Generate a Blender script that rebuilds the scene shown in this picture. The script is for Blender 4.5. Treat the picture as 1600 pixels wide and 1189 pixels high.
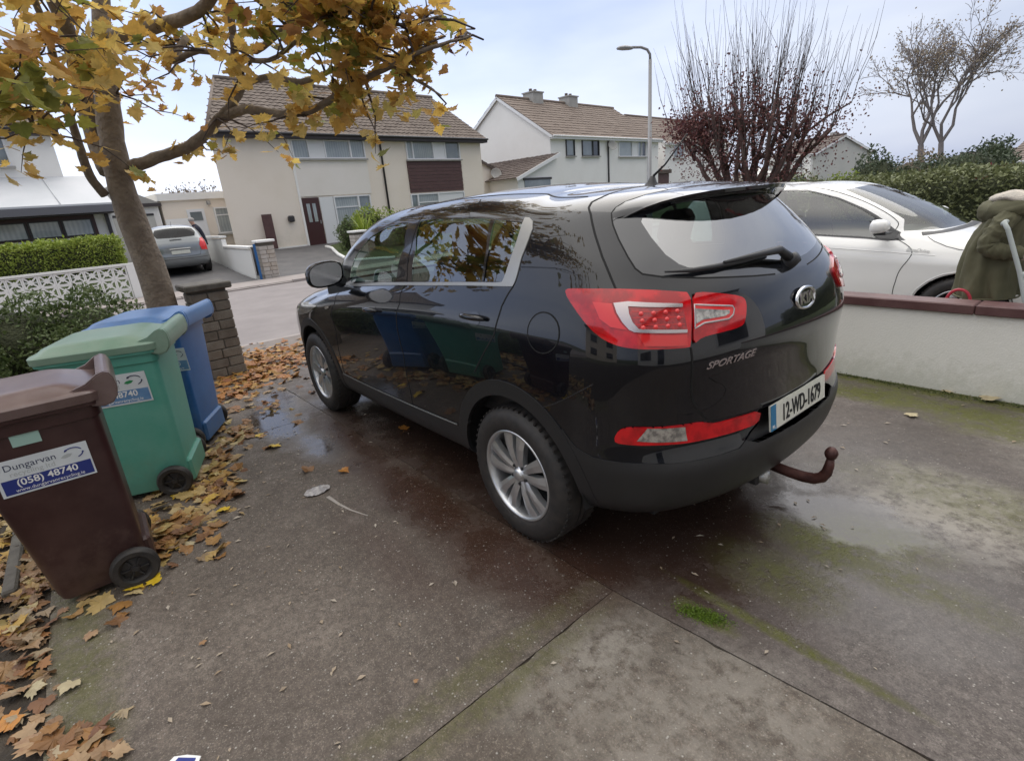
import bpy, bmesh, math, random
import numpy as np
from mathutils import Vector, Matrix, Euler
from mathutils.geometry import delaunay_2d_cdt
R = math.radians
PI = math.pi
for o in list(bpy.data.objects): bpy.data.objects.remove(o)
scn = bpy.context.scene
col = scn.collection

# ---------------------------------------------------------------- camera
# world: x runs along the drive towards the street, y to the left, z up; origin under the car's rear axle
cam_d = bpy.data.cameras.new('camera'); cam = bpy.data.objects.new('camera', cam_d); col.objects.link(cam)
cam_d.sensor_width = 36; cam_d.lens = 18.45; cam_d.clip_start = .05; cam_d.clip_end = 3000
yaw, pitch, roll = -.660, .327, -.083
cf = Vector((math.cos(yaw)*math.cos(pitch), math.sin(yaw)*math.cos(pitch), -math.sin(pitch)))
cr = Vector((math.sin(yaw), -math.cos(yaw), 0)); cu = cr.cross(cf)
cr2 = math.cos(roll)*cr + math.sin(roll)*cu; cu2 = -math.sin(roll)*cr + math.cos(roll)*cu
m = Matrix.Identity(4)
for i in range(3): m[i][0] = cr2[i]; m[i][1] = cu2[i]; m[i][2] = -cf[i]
m.translation = Vector((-1.806, 2.284, 1.611)); cam.matrix_world = m
scn.camera = cam

# ---------------------------------------------------------------- sky and sun (overcast, pale)
SUN_EL, SUN_AZ = R(50), R(-60)
w = bpy.data.worlds.new('World'); scn.world = w; w.use_nodes = True
nt = w.node_tree; nt.nodes.clear(); L = nt.links.new
def N(t, **k):
    n = nt.nodes.new(t)
    for a, b in k.items(): setattr(n, a, b)
    return n
sky = N('ShaderNodeTexSky', sky_type='NISHITA', sun_disc=False, sun_elevation=SUN_EL, sun_rotation=R(90)-SUN_AZ, air_density=1.2, dust_density=2.0)
tc = N('ShaderNodeTexCoord'); mp = N('ShaderNodeMapping'); mp.inputs['Scale'].default_value = (1.0, 1.0, 3.2)
n1 = N('ShaderNodeTexNoise'); n1.inputs['Scale'].default_value = 1.5; n1.inputs['Detail'].default_value = 5; n1.inputs['Roughness'].default_value = .5
rp = N('ShaderNodeValToRGB')
rp.color_ramp.elements[0].position = .36; rp.color_ramp.elements[0].color = (3.0, 3.6, 5.2, 1)
rp.color_ramp.elements[1].position = .66; rp.color_ramp.elements[1].color = (5.0, 5.4, 6.4, 1)
mx = N('ShaderNodeMix', data_type='RGBA'); mx.inputs[0].default_value = .94
bg = N('ShaderNodeBackground'); bg.inputs[1].default_value = .10; wo = N('ShaderNodeOutputWorld')
# thinner, brighter cloud towards the hidden sun
vs = N('ShaderNodeVectorMath', operation='DOT_PRODUCT'); vs.inputs[1].default_value = (math.cos(R(14))*math.cos(R(10)), math.sin(R(14))*math.cos(R(10)), math.sin(R(10)))
mr = N('ShaderNodeMapRange'); mr.inputs[1].default_value = .0; mr.inputs[2].default_value = 1.0; mr.inputs[1].default_value = -.3; mr.inputs[3].default_value = .60; mr.inputs[4].default_value = 1.22
ml = N('ShaderNodeVectorMath', operation='SCALE')
L(tc.outputs['Generated'], mp.inputs[0]); L(mp.outputs[0], n1.inputs[0]); L(n1.outputs[0], rp.inputs[0])
L(tc.outputs['Generated'], vs.inputs[0]); L(vs.outputs['Value'], mr.inputs[0]); pass
# overcast sky: brighter overhead than near the horizon
sz = N('ShaderNodeSeparateXYZ'); zr = N('ShaderNodeMapRange', interpolation_type='SMOOTHSTEP'); zr.inputs[1].default_value = .30; zr.inputs[2].default_value = 1.0; zr.inputs[3].default_value = 1.0; zr.inputs[4].default_value = 2.5
mq = N('ShaderNodeMath', operation='MULTIPLY'); L(tc.outputs['Generated'], sz.inputs[0]); L(sz.outputs[2], zr.inputs[0]); L(zr.outputs[0], mq.inputs[0]); L(mr.outputs[0], mq.inputs[1]); L(mq.outputs[0], ml.inputs['Scale'])
wm = N('ShaderNodeMix', data_type='RGBA'); wm.inputs[7].default_value = (5.6, 5.35, 4.95, 1); zf = N('ShaderNodeMapRange', interpolation_type='SMOOTHSTEP'); zf.inputs[1].default_value = .28; zf.inputs[2].default_value = .75; zf.inputs[4].default_value = .85
L(sz.outputs[2], zf.inputs[0]); L(zf.outputs[0], wm.inputs[0]); L(rp.outputs[0], wm.inputs[6]); L(wm.outputs[2], ml.inputs[0])
L(sky.outputs[0], mx.inputs[6]); L(ml.outputs[0], mx.inputs[7]); L(mx.outputs[2], bg.inputs[0]); L(bg.outputs[0], wo.inputs[0])
sd = bpy.data.lights.new('sun', 'SUN'); sd.energy = .6; sd.angle = R(60); sd.color = (1, .96, .9)
so = bpy.data.objects.new('sun', sd); col.objects.link(so)
sdir = Vector((math.cos(SUN_EL)*math.cos(SUN_AZ), math.cos(SUN_EL)*math.sin(SUN_AZ), math.sin(SUN_EL)))
so.rotation_euler = sdir.to_track_quat('Z', 'Y').to_euler(); so.location = sdir*40
scn.view_settings.view_transform = 'Standard'; scn.view_settings.look = 'None'
scn.view_settings.exposure = .95; scn.view_settings.gamma = 1; scn.view_settings.use_curve_mapping = False
scn.render.engine = 'CYCLES'; scn.cycles.max_bounces = 8; scn.cycles.transparent_max_bounces = 16
scn.render.resolution_x = 1024; scn.render.resolution_y = 760

# ---------------------------------------------------------------- helpers
def setp(o, label=None, cat=None, group=None, kind=None):
    if label: o['label'] = label
    if cat: o['category'] = cat
    if group: o['group'] = group
    if kind: o['kind'] = kind
    return o
def thing(name, loc, label, cat, group=None, rz=0, kind=None):
    o = bpy.data.objects.new(name, None); col.objects.link(o); o.empty_display_size = .1
    o.location = loc; o.rotation_euler = (0, 0, rz)
    return setp(o, label, cat, group, kind)
def mat4(o):
    M = Matrix.LocRotScale(o.location, o.rotation_euler, o.scale)
    return mat4(o.parent) @ M if o.parent else M
def mesh_obj(name, me, mats, parent=None, smooth=False):
    """link a mesh whose vertices are in world coordinates; they are moved into the parent's space"""
    if mats is not None and not isinstance(mats, (list, tuple)): mats = [mats]
    for m_ in mats or []: me.materials.append(m_)
    if parent is not None: me.transform(mat4(parent).inverted())
    if smooth: me.polygons.foreach_set('use_smooth', [True]*len(me.polygons))
    o = bpy.data.objects.new(name, me); col.objects.link(o); o.parent = parent
    return o
def raw(name, vs, fs, mats, parent=None, smooth=False, mi=None):
    me = bpy.data.meshes.new(name); me.from_pydata([tuple(v) for v in vs], [], fs)
    if mi is not None: me.polygons.foreach_set('material_index', mi)
    return mesh_obj(name, me, mats, parent, smooth)
def bobj(name, bm, mats, parent=None, smooth=False):
    me = bpy.data.meshes.new(name); bm.normal_update(); bm.to_mesh(me); bm.free()
    return mesh_obj(name, me, mats, parent, smooth)
def dup(o, parent=None, **k):
    c = o.copy(); col.objects.link(c)
    if parent is not None: c.parent = parent
    for ch in list(o.children): dup(ch, c)
    for a, b in k.items():
        if a in ('label', 'group'): c[a] = b
        else: setattr(c, a, b)
    return c
def box(bm, c, s, M=None, bev=0, mi=0):
    """box of full size s round centre c; M places it"""
    T = Matrix.Translation(c) @ Matrix.Diagonal((s[0], s[1], s[2], 1))
    if M is not None: T = M @ T
    r = bmesh.ops.create_cube(bm, size=1, matrix=T)
    if bev > 0:
        es = list({e for v in r['verts'] for e in v.link_edges})
        rr = bmesh.ops.bevel(bm, geom=es, offset=bev, segments=1, affect='EDGES', profile=.5)
        fs = rr['faces']
    fs = {f for v in r['verts'] if v.is_valid for f in v.link_faces}
    for f in fs: f.material_index = mi
    return bm
def nb(): return bmesh.new()
def boxo(name, c, s, mat, parent=None, M=None, bev=0, smooth=False):
    return bobj(name, box(nb(), c, s, M, bev), mat, parent, smooth)
def sweep(bm, pts, rad, seg=8, cap=True, mi=0):
    """tube through pts, radius per point"""
    pts = [Vector(p) for p in pts]; n = len(pts)
    if not isinstance(rad, (list, tuple)): rad = [rad]*n
    rings = []; up = Vector((0, 0, 1))
    t0 = (pts[1]-pts[0]).normalized(); a = t0.orthogonal().normalized() if abs(t0.z) > .9 else t0.cross(up).normalized()
    for i, p in enumerate(pts):
        t = (pts[min(i+1, n-1)]-pts[max(i-1, 0)]).normalized()
        a = (a - t*a.dot(t)); a = a.normalized() if a.length > 1e-6 else t.orthogonal().normalized()
        b = t.cross(a)
        rings.append([bm.verts.new(p+(a*math.cos(2*PI*k/seg)+b*math.sin(2*PI*k/seg))*rad[i]) for k in range(seg)])
    for i in range(n-1):
        for k in range(seg):
            f = bm.faces.new((rings[i][k], rings[i][(k+1) % seg], rings[i+1][(k+1) % seg], rings[i+1][k])); f.smooth = True; f.material_index = mi
    if cap:
        for r_, s in ((rings[0], -1), (rings[-1], 1)):
            if rad[0 if s < 0 else -1] > 1e-4:
                f = bm.faces.new(r_ if s > 0 else r_[::-1]); f.material_index = mi
    return bm
def lathe(bm, prof, M, seg=32, mi=0):
    """profile (radius, axial) spun round the local z axis; M places it"""
    rings = []
    for r_, z in prof:
        if r_ < 1e-5: rings.append([bm.verts.new(M @ Vector((0, 0, z)))])
        else: rings.append([bm.verts.new(M @ Vector((r_*math.cos(2*PI*k/seg), r_*math.sin(2*PI*k/seg), z))) for k in range(seg)])
    for a, b in zip(rings[:-1], rings[1:]):
        for k in range(seg):
            q = (k+1) % seg
            try:
                if len(a) == 1 and len(b) == 1: continue
                if len(a) == 1: f = bm.faces.new((a[0], b[q], b[k]))
                elif len(b) == 1: f = bm.faces.new((a[k], a[q], b[0]))
                else: f = bm.faces.new((a[k], a[q], b[q], b[k]))
                f.smooth = True; f.material_index = mi
            except ValueError: pass
    return bm
def prism(bm, poly, M, h, mi=0):
    """flat outline (x, y) extruded 0..h along local z, placed by M"""
    lo = [bm.verts.new(M @ Vector((x, y, 0))) for x, y in poly]; hi = [bm.verts.new(M @ Vector((x, y, h))) for x, y in poly]
    n = len(poly); fs = [bm.faces.new(lo[::-1]), bm.faces.new(hi)]
    for i in range(n): fs.append(bm.faces.new((lo[i], lo[(i+1) % n], hi[(i+1) % n], hi[i])))
    for f in fs: f.material_index = mi
    return bm
def frame(origin, xa, ya):
    """matrix with local x along xa, local y along ya (made square), z their cross"""
    xa = Vector(xa).normalized(); ya = Vector(ya); ya = (ya-xa*ya.dot(xa)).normalized(); za = xa.cross(ya)
    M = Matrix.Identity(4)
    for i in range(3): M[i][0] = xa[i]; M[i][1] = ya[i]; M[i][2] = za[i]
    M.translation = Vector(origin); return M
def text_mesh(s, h, depth, M, name, mat, parent, sx=1.0, align='LEFT', shear=0, mat_only=False, width=None):
    """lettering in the built-in font as real mesh; capital height about h"""
    cu_ = bpy.data.curves.new(name, 'FONT'); cu_.body = s; cu_.size = h*1.45; cu_.extrude = depth/2; cu_.align_x = align; cu_.shear = shear; cu_.resolution_u = 3
    if width: cu_.offset = width
    t = bpy.data.objects.new(name, cu_); col.objects.link(t); bpy.context.view_layer.update()
    me = bpy.data.meshes.new_from_object(t.evaluated_get(bpy.context.evaluated_depsgraph_get()))
    bpy.data.objects.remove(t); me.transform(Matrix.Diagonal((sx, 1, 1, 1))); me.transform(M)
    me.materials.clear()
    return mesh_obj(name, me, mat, parent)

# ---------------------------------------------------------------- materials
def mat(name, base=(.5, .5, .5), rough=.6, metal=0, c2=None, scale=5, detail=4, bump=0, bscale=None, coat=0, spec=.5, obj=False, dist=.02, ramp=(.35, .65), trans=0, rvar=0, crough=.03, sss=0):
    m_ = bpy.data.materials.new(name); m_.use_nodes = True; t = m_.node_tree; b = t.nodes['Principled BSDF']; l = t.links.new
    b.inputs['Base Color'].default_value = (*base, 1); b.inputs['Roughness'].default_value = rough; b.inputs['Metallic'].default_value = metal
    b.inputs['Coat Weight'].default_value = coat; b.inputs['Coat Roughness'].default_value = crough; b.inputs['Specular IOR Level'].default_value = spec
    b.inputs['Transmission Weight'].default_value = trans
    if c2 is not None or bump or rvar:
        co = t.nodes.new('ShaderNodeTexCoord'); src = co.outputs['Object']
        if not obj:
            g = t.nodes.new('ShaderNodeNewGeometry'); src = g.outputs['Position']
        nz = t.nodes.new('ShaderNodeTexNoise'); nz.inputs['Scale'].default_value = scale; nz.inputs['Detail'].default_value = detail; nz.inputs['Roughness'].default_value = .6
        l(src, nz.inputs['Vector'])
        if c2 is not None:
            r_ = t.nodes.new('ShaderNodeValToRGB'); r_.color_ramp.elements[0].position = ramp[0]; r_.color_ramp.elements[1].position = ramp[1]
            r_.color_ramp.elements[0].color = (*base, 1); r_.color_ramp.elements[1].color = (*c2, 1)
            l(nz.outputs[0], r_.inputs[0]); l(r_.outputs[0], b.inputs['Base Color'])
        if rvar:
            mr_ = t.nodes.new('ShaderNodeMapRange'); mr_.inputs[3].default_value = rough-rvar; mr_.inputs[4].default_value = rough+rvar
            l(nz.outputs[0], mr_.inputs[0]); l(mr_.outputs[0], b.inputs['Roughness'])
        if bump:
            n2 = t.nodes.new('ShaderNodeTexNoise'); n2.inputs['Scale'].default_value = bscale or scale*6; n2.inputs['Detail'].default_value = 5
            l(src, n2.inputs['Vector']); bp = t.nodes.new('ShaderNodeBump'); bp.inputs['Strength'].default_value = bump; bp.inputs['Distance'].default_value = dist
            l(n2.outputs[0], bp.inputs['Height']); l(bp.outputs[0], b.inputs['Normal'])
    return m_
def glass_mat(name, tint=(.5, .6, .56), refl=1.5, rough=.0):
    """single sheet of tinted glass: see-through with a mirror coat by angle"""
    m_ = bpy.data.materials.new(name); m_.use_nodes = True; t = m_.node_tree; t.nodes.clear(); l = t.links.new
    o = t.nodes.new('ShaderNodeOutputMaterial'); a = t.nodes.new('ShaderNodeBsdfTransparent'); a.inputs[0].default_value = (*tint, 1)
    g = t.nodes.new('ShaderNodeBsdfGlossy'); g.inputs['Roughness'].default_value = rough
    f = t.nodes.new('ShaderNodeFresnel'); f.inputs[0].default_value = refl; x = t.nodes.new('ShaderNodeMixShader')
    mu = t.nodes.new('ShaderNodeMath'); mu.operation = 'MULTIPLY'; mu.inputs[1].default_value = 1.7; mu.use_clamp = True
    # the sheet answers the same from both sides
    ge = t.nodes.new('ShaderNodeNewGeometry'); ab = t.nodes.new('ShaderNodeVectorMath'); ab.operation = 'DOT_PRODUCT'
    l(ge.outputs['Normal'], ab.inputs[0]); l(ge.outputs['Incoming'], ab.inputs[1])
    s1 = t.nodes.new('ShaderNodeMath'); s1.operation = 'ABSOLUTE'; s2 = t.nodes.new('ShaderNodeMath'); s2.operation = 'SUBTRACT'; s2.inputs[0].default_value = 1; s2.use_clamp = True
    s3 = t.nodes.new('ShaderNodeMath'); s3.operation = 'POWER'; s3.inputs[1].default_value = 4.2
    s4 = t.nodes.new('ShaderNodeMath'); s4.operation = 'MULTIPLY_ADD'; s4.inputs[1].default_value = .9; s4.inputs[2].default_value = (refl-1)*.2; s4.use_clamp = True
    l(ab.outputs['Value'], s1.inputs[0]); l(s1.outputs[0], s2.inputs[1]); l(s2.outputs[0], s3.inputs[0]); l(s3.outputs[0], s4.inputs[0])
    l(s4.outputs[0], x.inputs[0]); l(a.outputs[0], x.inputs[1]); l(g.outputs[0], x.inputs[2]); l(x.outputs[0], o.inputs[0])
    return m_
M = {}
def add_dirt(m_, z0, z1, colr, amt=.8, sc=14):
    """splashed dirt that thins out upwards"""
    t = m_.node_tree; b = t.nodes['Principled BSDF']; l = t.links.new; src = b.inputs['Base Color'].links[0].from_socket
    g = t.nodes.new('ShaderNodeNewGeometry'); s = t.nodes.new('ShaderNodeSeparateXYZ'); l(g.outputs['Position'], s.inputs[0])
    n = t.nodes.new('ShaderNodeTexNoise'); n.inputs['Scale'].default_value = sc; n.inputs['Detail'].default_value = 7; n.inputs['Roughness'].default_value = .75; l(g.outputs['Position'], n.inputs[0])
    a = t.nodes.new('ShaderNodeMapRange'); a.inputs[1].default_value = z0; a.inputs[2].default_value = z1; a.inputs[3].default_value = .32; a.inputs[4].default_value = -.12; l(s.outputs[2], a.inputs[0])
    d = t.nodes.new('ShaderNodeMath'); d.operation = 'ADD'; l(n.outputs[0], d.inputs[0]); l(a.outputs[0], d.inputs[1])
    r_ = t.nodes.new('ShaderNodeMapRange'); r_.inputs[1].default_value = .50; r_.inputs[2].default_value = .78; r_.inputs[4].default_value = amt; l(d.outputs[0], r_.inputs[0])
    x = t.nodes.new('ShaderNodeMix'); x.data_type = 'RGBA'; x.inputs[7].default_value = (*colr, 1); l(r_.outputs[0], x.inputs[0]); l(src, x.inputs[6]); l(x.outputs[2], b.inputs['Base Color'])
M['white_paint'] = mat('white_paint', (.78, .78, .76), .5)
M['black_plastic'] = mat('black_plastic', (.022, .022, .024), .45, rvar=.08, scale=30, bump=.25, bscale=900, dist=.001, obj=True)
M['rubber'] = mat('rubber', (.018, .017, .017), .62, c2=(.035, .03, .027), scale=25, bump=.3, bscale=300, dist=.002, obj=True)
M['chrome'] = mat('chrome', (.75, .76, .78), .14, 1)
M['dark'] = mat('dark', (.012, .012, .013), .7)
M['dark_gloss'] = mat('dark_gloss', (.01, .01, .012), .12, coat=.6)
M['window_glass'] = mat('window_glass', (.10, .12, .13), .06, spec=.8, coat=.5)

# ================================================================ GROUND
def gz(x): 
    t = min(1, max(0, (x-15)/8.5)); return .42*t*t*(3-2*t)
def concrete(name, base, light, seed, patch=.5, wet=(), moss=(), rust=(), pale=(), speck=.5):
    """weathered exposed concrete: mottled greys, bright grit, damp and mossy places given as (x, y, rx, ry, amount)"""
    m_ = bpy.data.materials.new(name); m_.use_nodes = True; t = m_.node_tree; b = t.nodes['Principled BSDF']; l = t.links.new
    def nn(k, **kw):
        n = t.nodes.new(k)
        for a, v in kw.items(): setattr(n, a, v)
        return n
    g = nn('ShaderNodeNewGeometry'); P = g.outputs['Position']
    def noise(s, d=5, r=.6, off=0):
        n = nn('ShaderNodeTexNoise'); n.inputs['Scale'].default_value = s; n.inputs['Detail'].default_value = d; n.inputs['Roughness'].default_value = r
        if off:
            a = nn('ShaderNodeVectorMath', operation='ADD'); a.inputs[1].default_value = (off, off*.7, off*.3); l(P, a.inputs[0]); l(a.outputs[0], n.inputs[0])
        else: l(P, n.inputs[0])
        return n.outputs[0]
    def mrange(v, a, b_, c=0, d=1):
        n = nn('ShaderNodeMapRange'); n.inputs[1].default_value = a; n.inputs[2].default_value = b_; n.inputs[3].default_value = c; n.inputs[4].default_value = d; l(v, n.inputs[0]); return n.outputs[0]
    def math_(op, a, b_):
        n = nn('ShaderNodeMath', operation=op)
        for i, v in enumerate((a, b_)):
            if isinstance(v, (int, float)): n.inputs[i].default_value = v
            else: l(v, n.inputs[i])
        return n.outputs[0]
    def mixc(f, a, b_):
        n = nn('ShaderNodeMix', data_type='RGBA')
        for i, v in ((0, f), (6, a), (7, b_)):
            if isinstance(v, tuple): n.inputs[i].default_value = (*v, 1) if len(v) == 3 else v
            elif isinstance(v, (int, float)): n.inputs[i].default_value = v
            else: l(v, n.inputs[i])
        return n.outputs[2]
    wob = noise(3.2, 6, .7, 3)
    def blobs(lst, edge=.35):
        tot = None
        for x, y, rx, ry, am in lst:
            s = nn('ShaderNodeVectorMath', operation='SUBTRACT'); s.inputs[1].default_value = (x, y, 0); l(P, s.inputs[0])
            k = nn('ShaderNodeVectorMath', operation='MULTIPLY'); k.inputs[1].default_value = (1/rx, 1/ry, 0); l(s.outputs[0], k.inputs[0])
            q = nn('ShaderNodeVectorMath', operation='LENGTH'); l(k.outputs[0], q.inputs[0])
            d = math_('ADD', q.outputs['Value'], math_('MULTIPLY', math_('SUBTRACT', wob, .5), 2.2))
            v = mrange(d, 1+edge, 1-edge, 0, am); tot = v if tot is None else math_('MAXIMUM', tot, v)
        return tot
    big = noise(.9, 6, .65, seed); mid = noise(5.5, 6, .7, seed+5); fine = noise(85, 3, .6)
    c = mixc(mrange(mid, .38, .64), base, tuple(v*.62 for v in base))
    c = mixc(mrange(math_('ADD', math_('MULTIPLY', big, .6), math_('MULTIPLY', mid, .4)), .62-patch*.25, .74-patch*.25), c, light)
    c = mixc(mrange(noise(30, 4, .7, 9), .40, .62, 0, .55), c, tuple(v*.5 for v in base))
    fv = math_('ADD', math_('MULTIPLY', noise(150, 3, .75, 1), .55), math_('MULTIPLY', noise(48, 4, .75, 6), .45))
    c = mixc(mrange(fv, .40, .50, .75, 0), c, tuple(v*.38 for v in base)); c = mixc(mrange(fv, .53, .64, 0, .6), c, tuple(min(1, v*1.55) for v in light))
    if pale: c = mixc(math_('MULTIPLY', blobs(pale, .5), mrange(noise(16, 5, .75, 2), .36, .56)), c, (.30, .275, .235))
    rs = None
    if rust: rs = blobs(rust, .6); c = mixc(rs, c, (.052, .021, .012))
    mo = None
    if moss:
        mo = math_('MULTIPLY', blobs(moss, .6), mrange(noise(22, 5, .7, 4), .30, .56)); c = mixc(mo, c, (.125, .130, .020))
    # grit: small bright stones
    vo = nn('ShaderNodeTexVoronoi'); vo.inputs['Scale'].default_value = 62; l(P, vo.inputs[0])
    vr = nn('ShaderNodeSeparateColor'); l(vo.outputs['Color'], vr.inputs[0])
    g1 = math_('MULTIPLY', mrange(vo.outputs['Distance'], .30, .12), mrange(vr.outputs[0], 1-.16*speck, 1-.10*speck))
    vo2 = nn('ShaderNodeTexVoronoi'); vo2.inputs['Scale'].default_value = 150; l(P, vo2.inputs[0])
    v2 = nn('ShaderNodeSeparateColor'); l(vo2.outputs['Color'], v2.inputs[0])
    g2 = math_('MULTIPLY', mrange(vo2.outputs['Distance'], .42, .2), mrange(v2.outputs[1], 1-.3*speck, 1-.15*speck))
    c = mixc(math_('MULTIPLY', g2, .45), c, (.36, .33, .29)); c = mixc(math_('MULTIPLY', g1, .8), c, (.5, .47, .42))
    wt = None
    if wet:
        wt = blobs(wet, .45); c = mixc(math_('MULTIPLY', wt, .75), c, tuple(v*.30 for v in base))
    l(c, b.inputs['Base Color'])
    r_ = mrange(mid, .3, .7, .50, .80)
    if rs is not None: r_ = math_('SUBTRACT', r_, math_('MULTIPLY', rs, .30))
    if wt is not None: r_ = math_('SUBTRACT', r_, math_('MULTIPLY', wt, .62))
    l(math_('MAXIMUM', r_, .04), b.inputs['Roughness'])
    h = math_('ADD', math_('MULTIPLY', noise(120, 4, .7), .5), math_('MULTIPLY', mid, 1.2)); h = math_('ADD', h, math_('MULTIPLY', g1, .5))
    if mo is not None: h = math_('ADD', h, math_('MULTIPLY', math_('MULTIPLY', mo, noise(140, 3, .7)), 2.5))
    bp = nn('ShaderNodeBump'); bp.inputs['Distance'].default_value = .008
    if wt is not None: l(mrange(wt, 0, .8, .9, .06), bp.inputs['Strength'])
    else: bp.inputs['Strength'].default_value = .9
    l(h, bp.inputs['Height']); l(bp.outputs[0], b.inputs['Normal'])
    return m_
WET = [(2.75, 1.32, .55, .20, 1.0), (2.0, 1.25, .35, .12, .8), (1.9, .35, 1.6, .55, .75), (.3, .2, 1.4, .8, .7), (3.3, 1.15, .5, .16, .8), (-1.05, -.35, .42, .26, .95), (-1.35, .05, .5, .5, .5), (-1.05, -1.2, .5, .9, .45)]
MOSS = [(-1.05, -.05, .20, .14, 1.3), (-1.15, -2.15, .28, .13, 1.4), (-1.18, -.25, .22, .16, 1.0), (-.75, -2.15, .6, .16, 1.2), (-1.35, -1.95, .4, .14, .9), (-.91, .73, .10, .035, 1.6), (-1.15, .62, .35, .022, 1.0), (-.98, .30, .22, .14, .8), (-1.2, -2.46, 1.8, .09, 1.2), (1.5, -2.46, 3, .07, 1.0), (-1.35, -.02, .3, .1, .7), (-.62, 1.5, .05, .5, .4), (-1.4, -.9, .5, .2, .5)]
RUST = [(.75, 1.06, .9, .17, 1.0), (.0, 1.05, .6, .22, .95), (-.35, .78, .35, .3, .9), (1.7, 1.03, .9, .12, .85), (1.0, .45, 1.6, .6, .95), (-.4, .3, .6, .7, .85), (.3, 1.45, .5, .12, .4)]
PALE = [(-1.28, -.72, .32, .38, 1.2), (-.76, 1.10, .14, .26, .75), (-.80, 1.35, .22, .2, .5), (-1.2, .95, .3, .2, .55), (-1.05, 1.25, .22, .2, .5), (-1.7, -1.9, .4, .4, .5)]
M['slab_left'] = concrete('slab_left', (.140, .112, .090), (.200, .168, .140), 1, patch=.5, wet=WET[:5], rust=RUST, moss=[(-.50, 1.5, .05, .6, .35), (.5, 2.7, 1.5, .1, .5)], speck=1.0)
M['slab_near'] = concrete('slab_near', (.135, .107, .083), (.195, .165, .132), 21, patch=.45, pale=PALE, moss=MOSS, rust=RUST[2:3], speck=.5)
M['slab_right'] = concrete('slab_right', (.112, .090, .078), (.178, .154, .138), 11, patch=.42, wet=WET, rust=RUST, moss=MOSS, pale=PALE, speck=.45)
M['soil'] = mat('soil', (.028, .022, .016), .85, c2=(.06, .045, .03), scale=14, bump=.8, bscale=60, dist=.02)
M['asphalt_road'] = mat('asphalt_road', (.20, .178, .175), .8, c2=(.25, .225, .22), scale=1.3, detail=7, bump=.25, bscale=180, dist=.004)
M['asphalt_dark'] = mat('asphalt_dark', (.075, .073, .075), .72, c2=(.11, .105, .105), scale=1.6, bump=.3, bscale=140, dist=.004)
M['footpath'] = mat('footpath', (.27, .235, .22), .8, c2=(.33, .295, .28), scale=2.2, detail=7, bump=.3, bscale=120, dist=.004)
M['footpath_near'] = mat('footpath_near', (.15, .125, .108), .7, c2=(.21, .18, .16), scale=2.5, detail=7, bump=.4, bscale=120, dist=.005, rvar=.15)
M['grass'] = mat('grass', (.035, .060, .012), .9, c2=(.07, .095, .02), scale=6, bump=1, bscale=120, dist=.03)
M['field'] = mat('field', (.10, .105, .075), .95, c2=(.07, .085, .04), scale=.15, bump=.5, bscale=2, dist=.2)

# terrain sheet out to the horizon
xs = [-900, -60, -8, 15]+[15+8.5*i/8 for i in range(1, 9)]+[60, 200, 900, 2200]; ys = [-2200, -400, -60, -20, -2.6, 2.6, 20, 60, 900]
vs = [(x, y, gz(x)-.06) for x in xs for y in ys]; ny = len(ys)
fs = [(i*ny+j, (i+1)*ny+j, (i+1)*ny+j+1, i*ny+j+1) for i in range(len(xs)-1) for j in range(ny-1)]
setp(raw('ground', vs, fs, M['field'], smooth=True), kind='structure')
def sheet(name, x0, x1, y0, y1, mt, dz=0, nx=1, kind='structure', parent=None):
    vs = []; fs = []
    for i in range(nx+1):
        x = x0+(x1-x0)*i/nx; vs += [(x, y0, gz(x)+dz), (x, y1, gz(x)+dz)]
        if i: k = 2*i; fs.append((k-2, k, k+1, k-1))
    return setp(raw(name, vs, fs, mt, parent), kind=kind)
# raised slabs: real joints between them, ragged arrises
rng = random.Random(5)
drive = raw('driveway', [(-6, -2.7, -.007), (4.95, -2.7, -.007), (4.95, 2.85, -.007), (-6, 2.85, -.007)], [(0, 1, 2, 3)], M['soil']); setp(drive, kind='structure')
def slab(pts, mt, label=None):
    out = []
    for i in range(len(pts)):
        a = Vector(pts[i]); b = Vector(pts[(i+1) % len(pts)]); n = max(2, int((b-a).length/.05)); d = (b-a).normalized(); p = Vector((-d.y, d.x))
        for k in range(n): out.append(a+(b-a)*k/n+p*(rng.uniform(.0008, .0035)+(.007 if rng.random() < .05 else 0)))
    n = len(out); vs = [(q.x, q.y, 0) for q in out]+[(q.x, q.y, -.05) for q in out]
    o = raw('concrete_slab', vs, [tuple(range(n))]+[(i, i+n, (i+1) % n+n, (i+1) % n) for i in range(n)], mt, drive)
    if label: o['label'] = label
slab([(-.575, .875), (2.6, .955), (2.6, 2.8), (-.63, 2.8)], M['slab_left'], 'brown grey slab with bright grit')
slab([(2.6, .955), (4.9, 1.02), (4.9, 2.8), (2.6, 2.8)], M['slab_left'])
slab([(-4.5, .47), (-.575, .875), (-.63, 2.8), (-4.5, 2.8)], M['slab_near'], 'pale mottled slab with lichen patches')
slab([(-4.5, -2.62), (-2.4, -2.62), (-2.4, .68), (-4.5, .47)], M['slab_right'])
slab([(-2.4, -2.62), (1.9, -2.62), (1.9, .938), (-.575, .875), (-2.4, .68)], M['slab_right'], 'dark damp slab with moss')
slab([(1.9, -2.62), (4.9, -2.62), (4.9, 1.02), (2.6, .955), (1.9, .938)], M['slab_right'])
sheet('own_garden', -6, 6.2, 2.85, 9, M['soil'], -.012)
sheet('pavement', 4.9, 6.15, -30, 30, M['footpath_near'], -.008)
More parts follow.
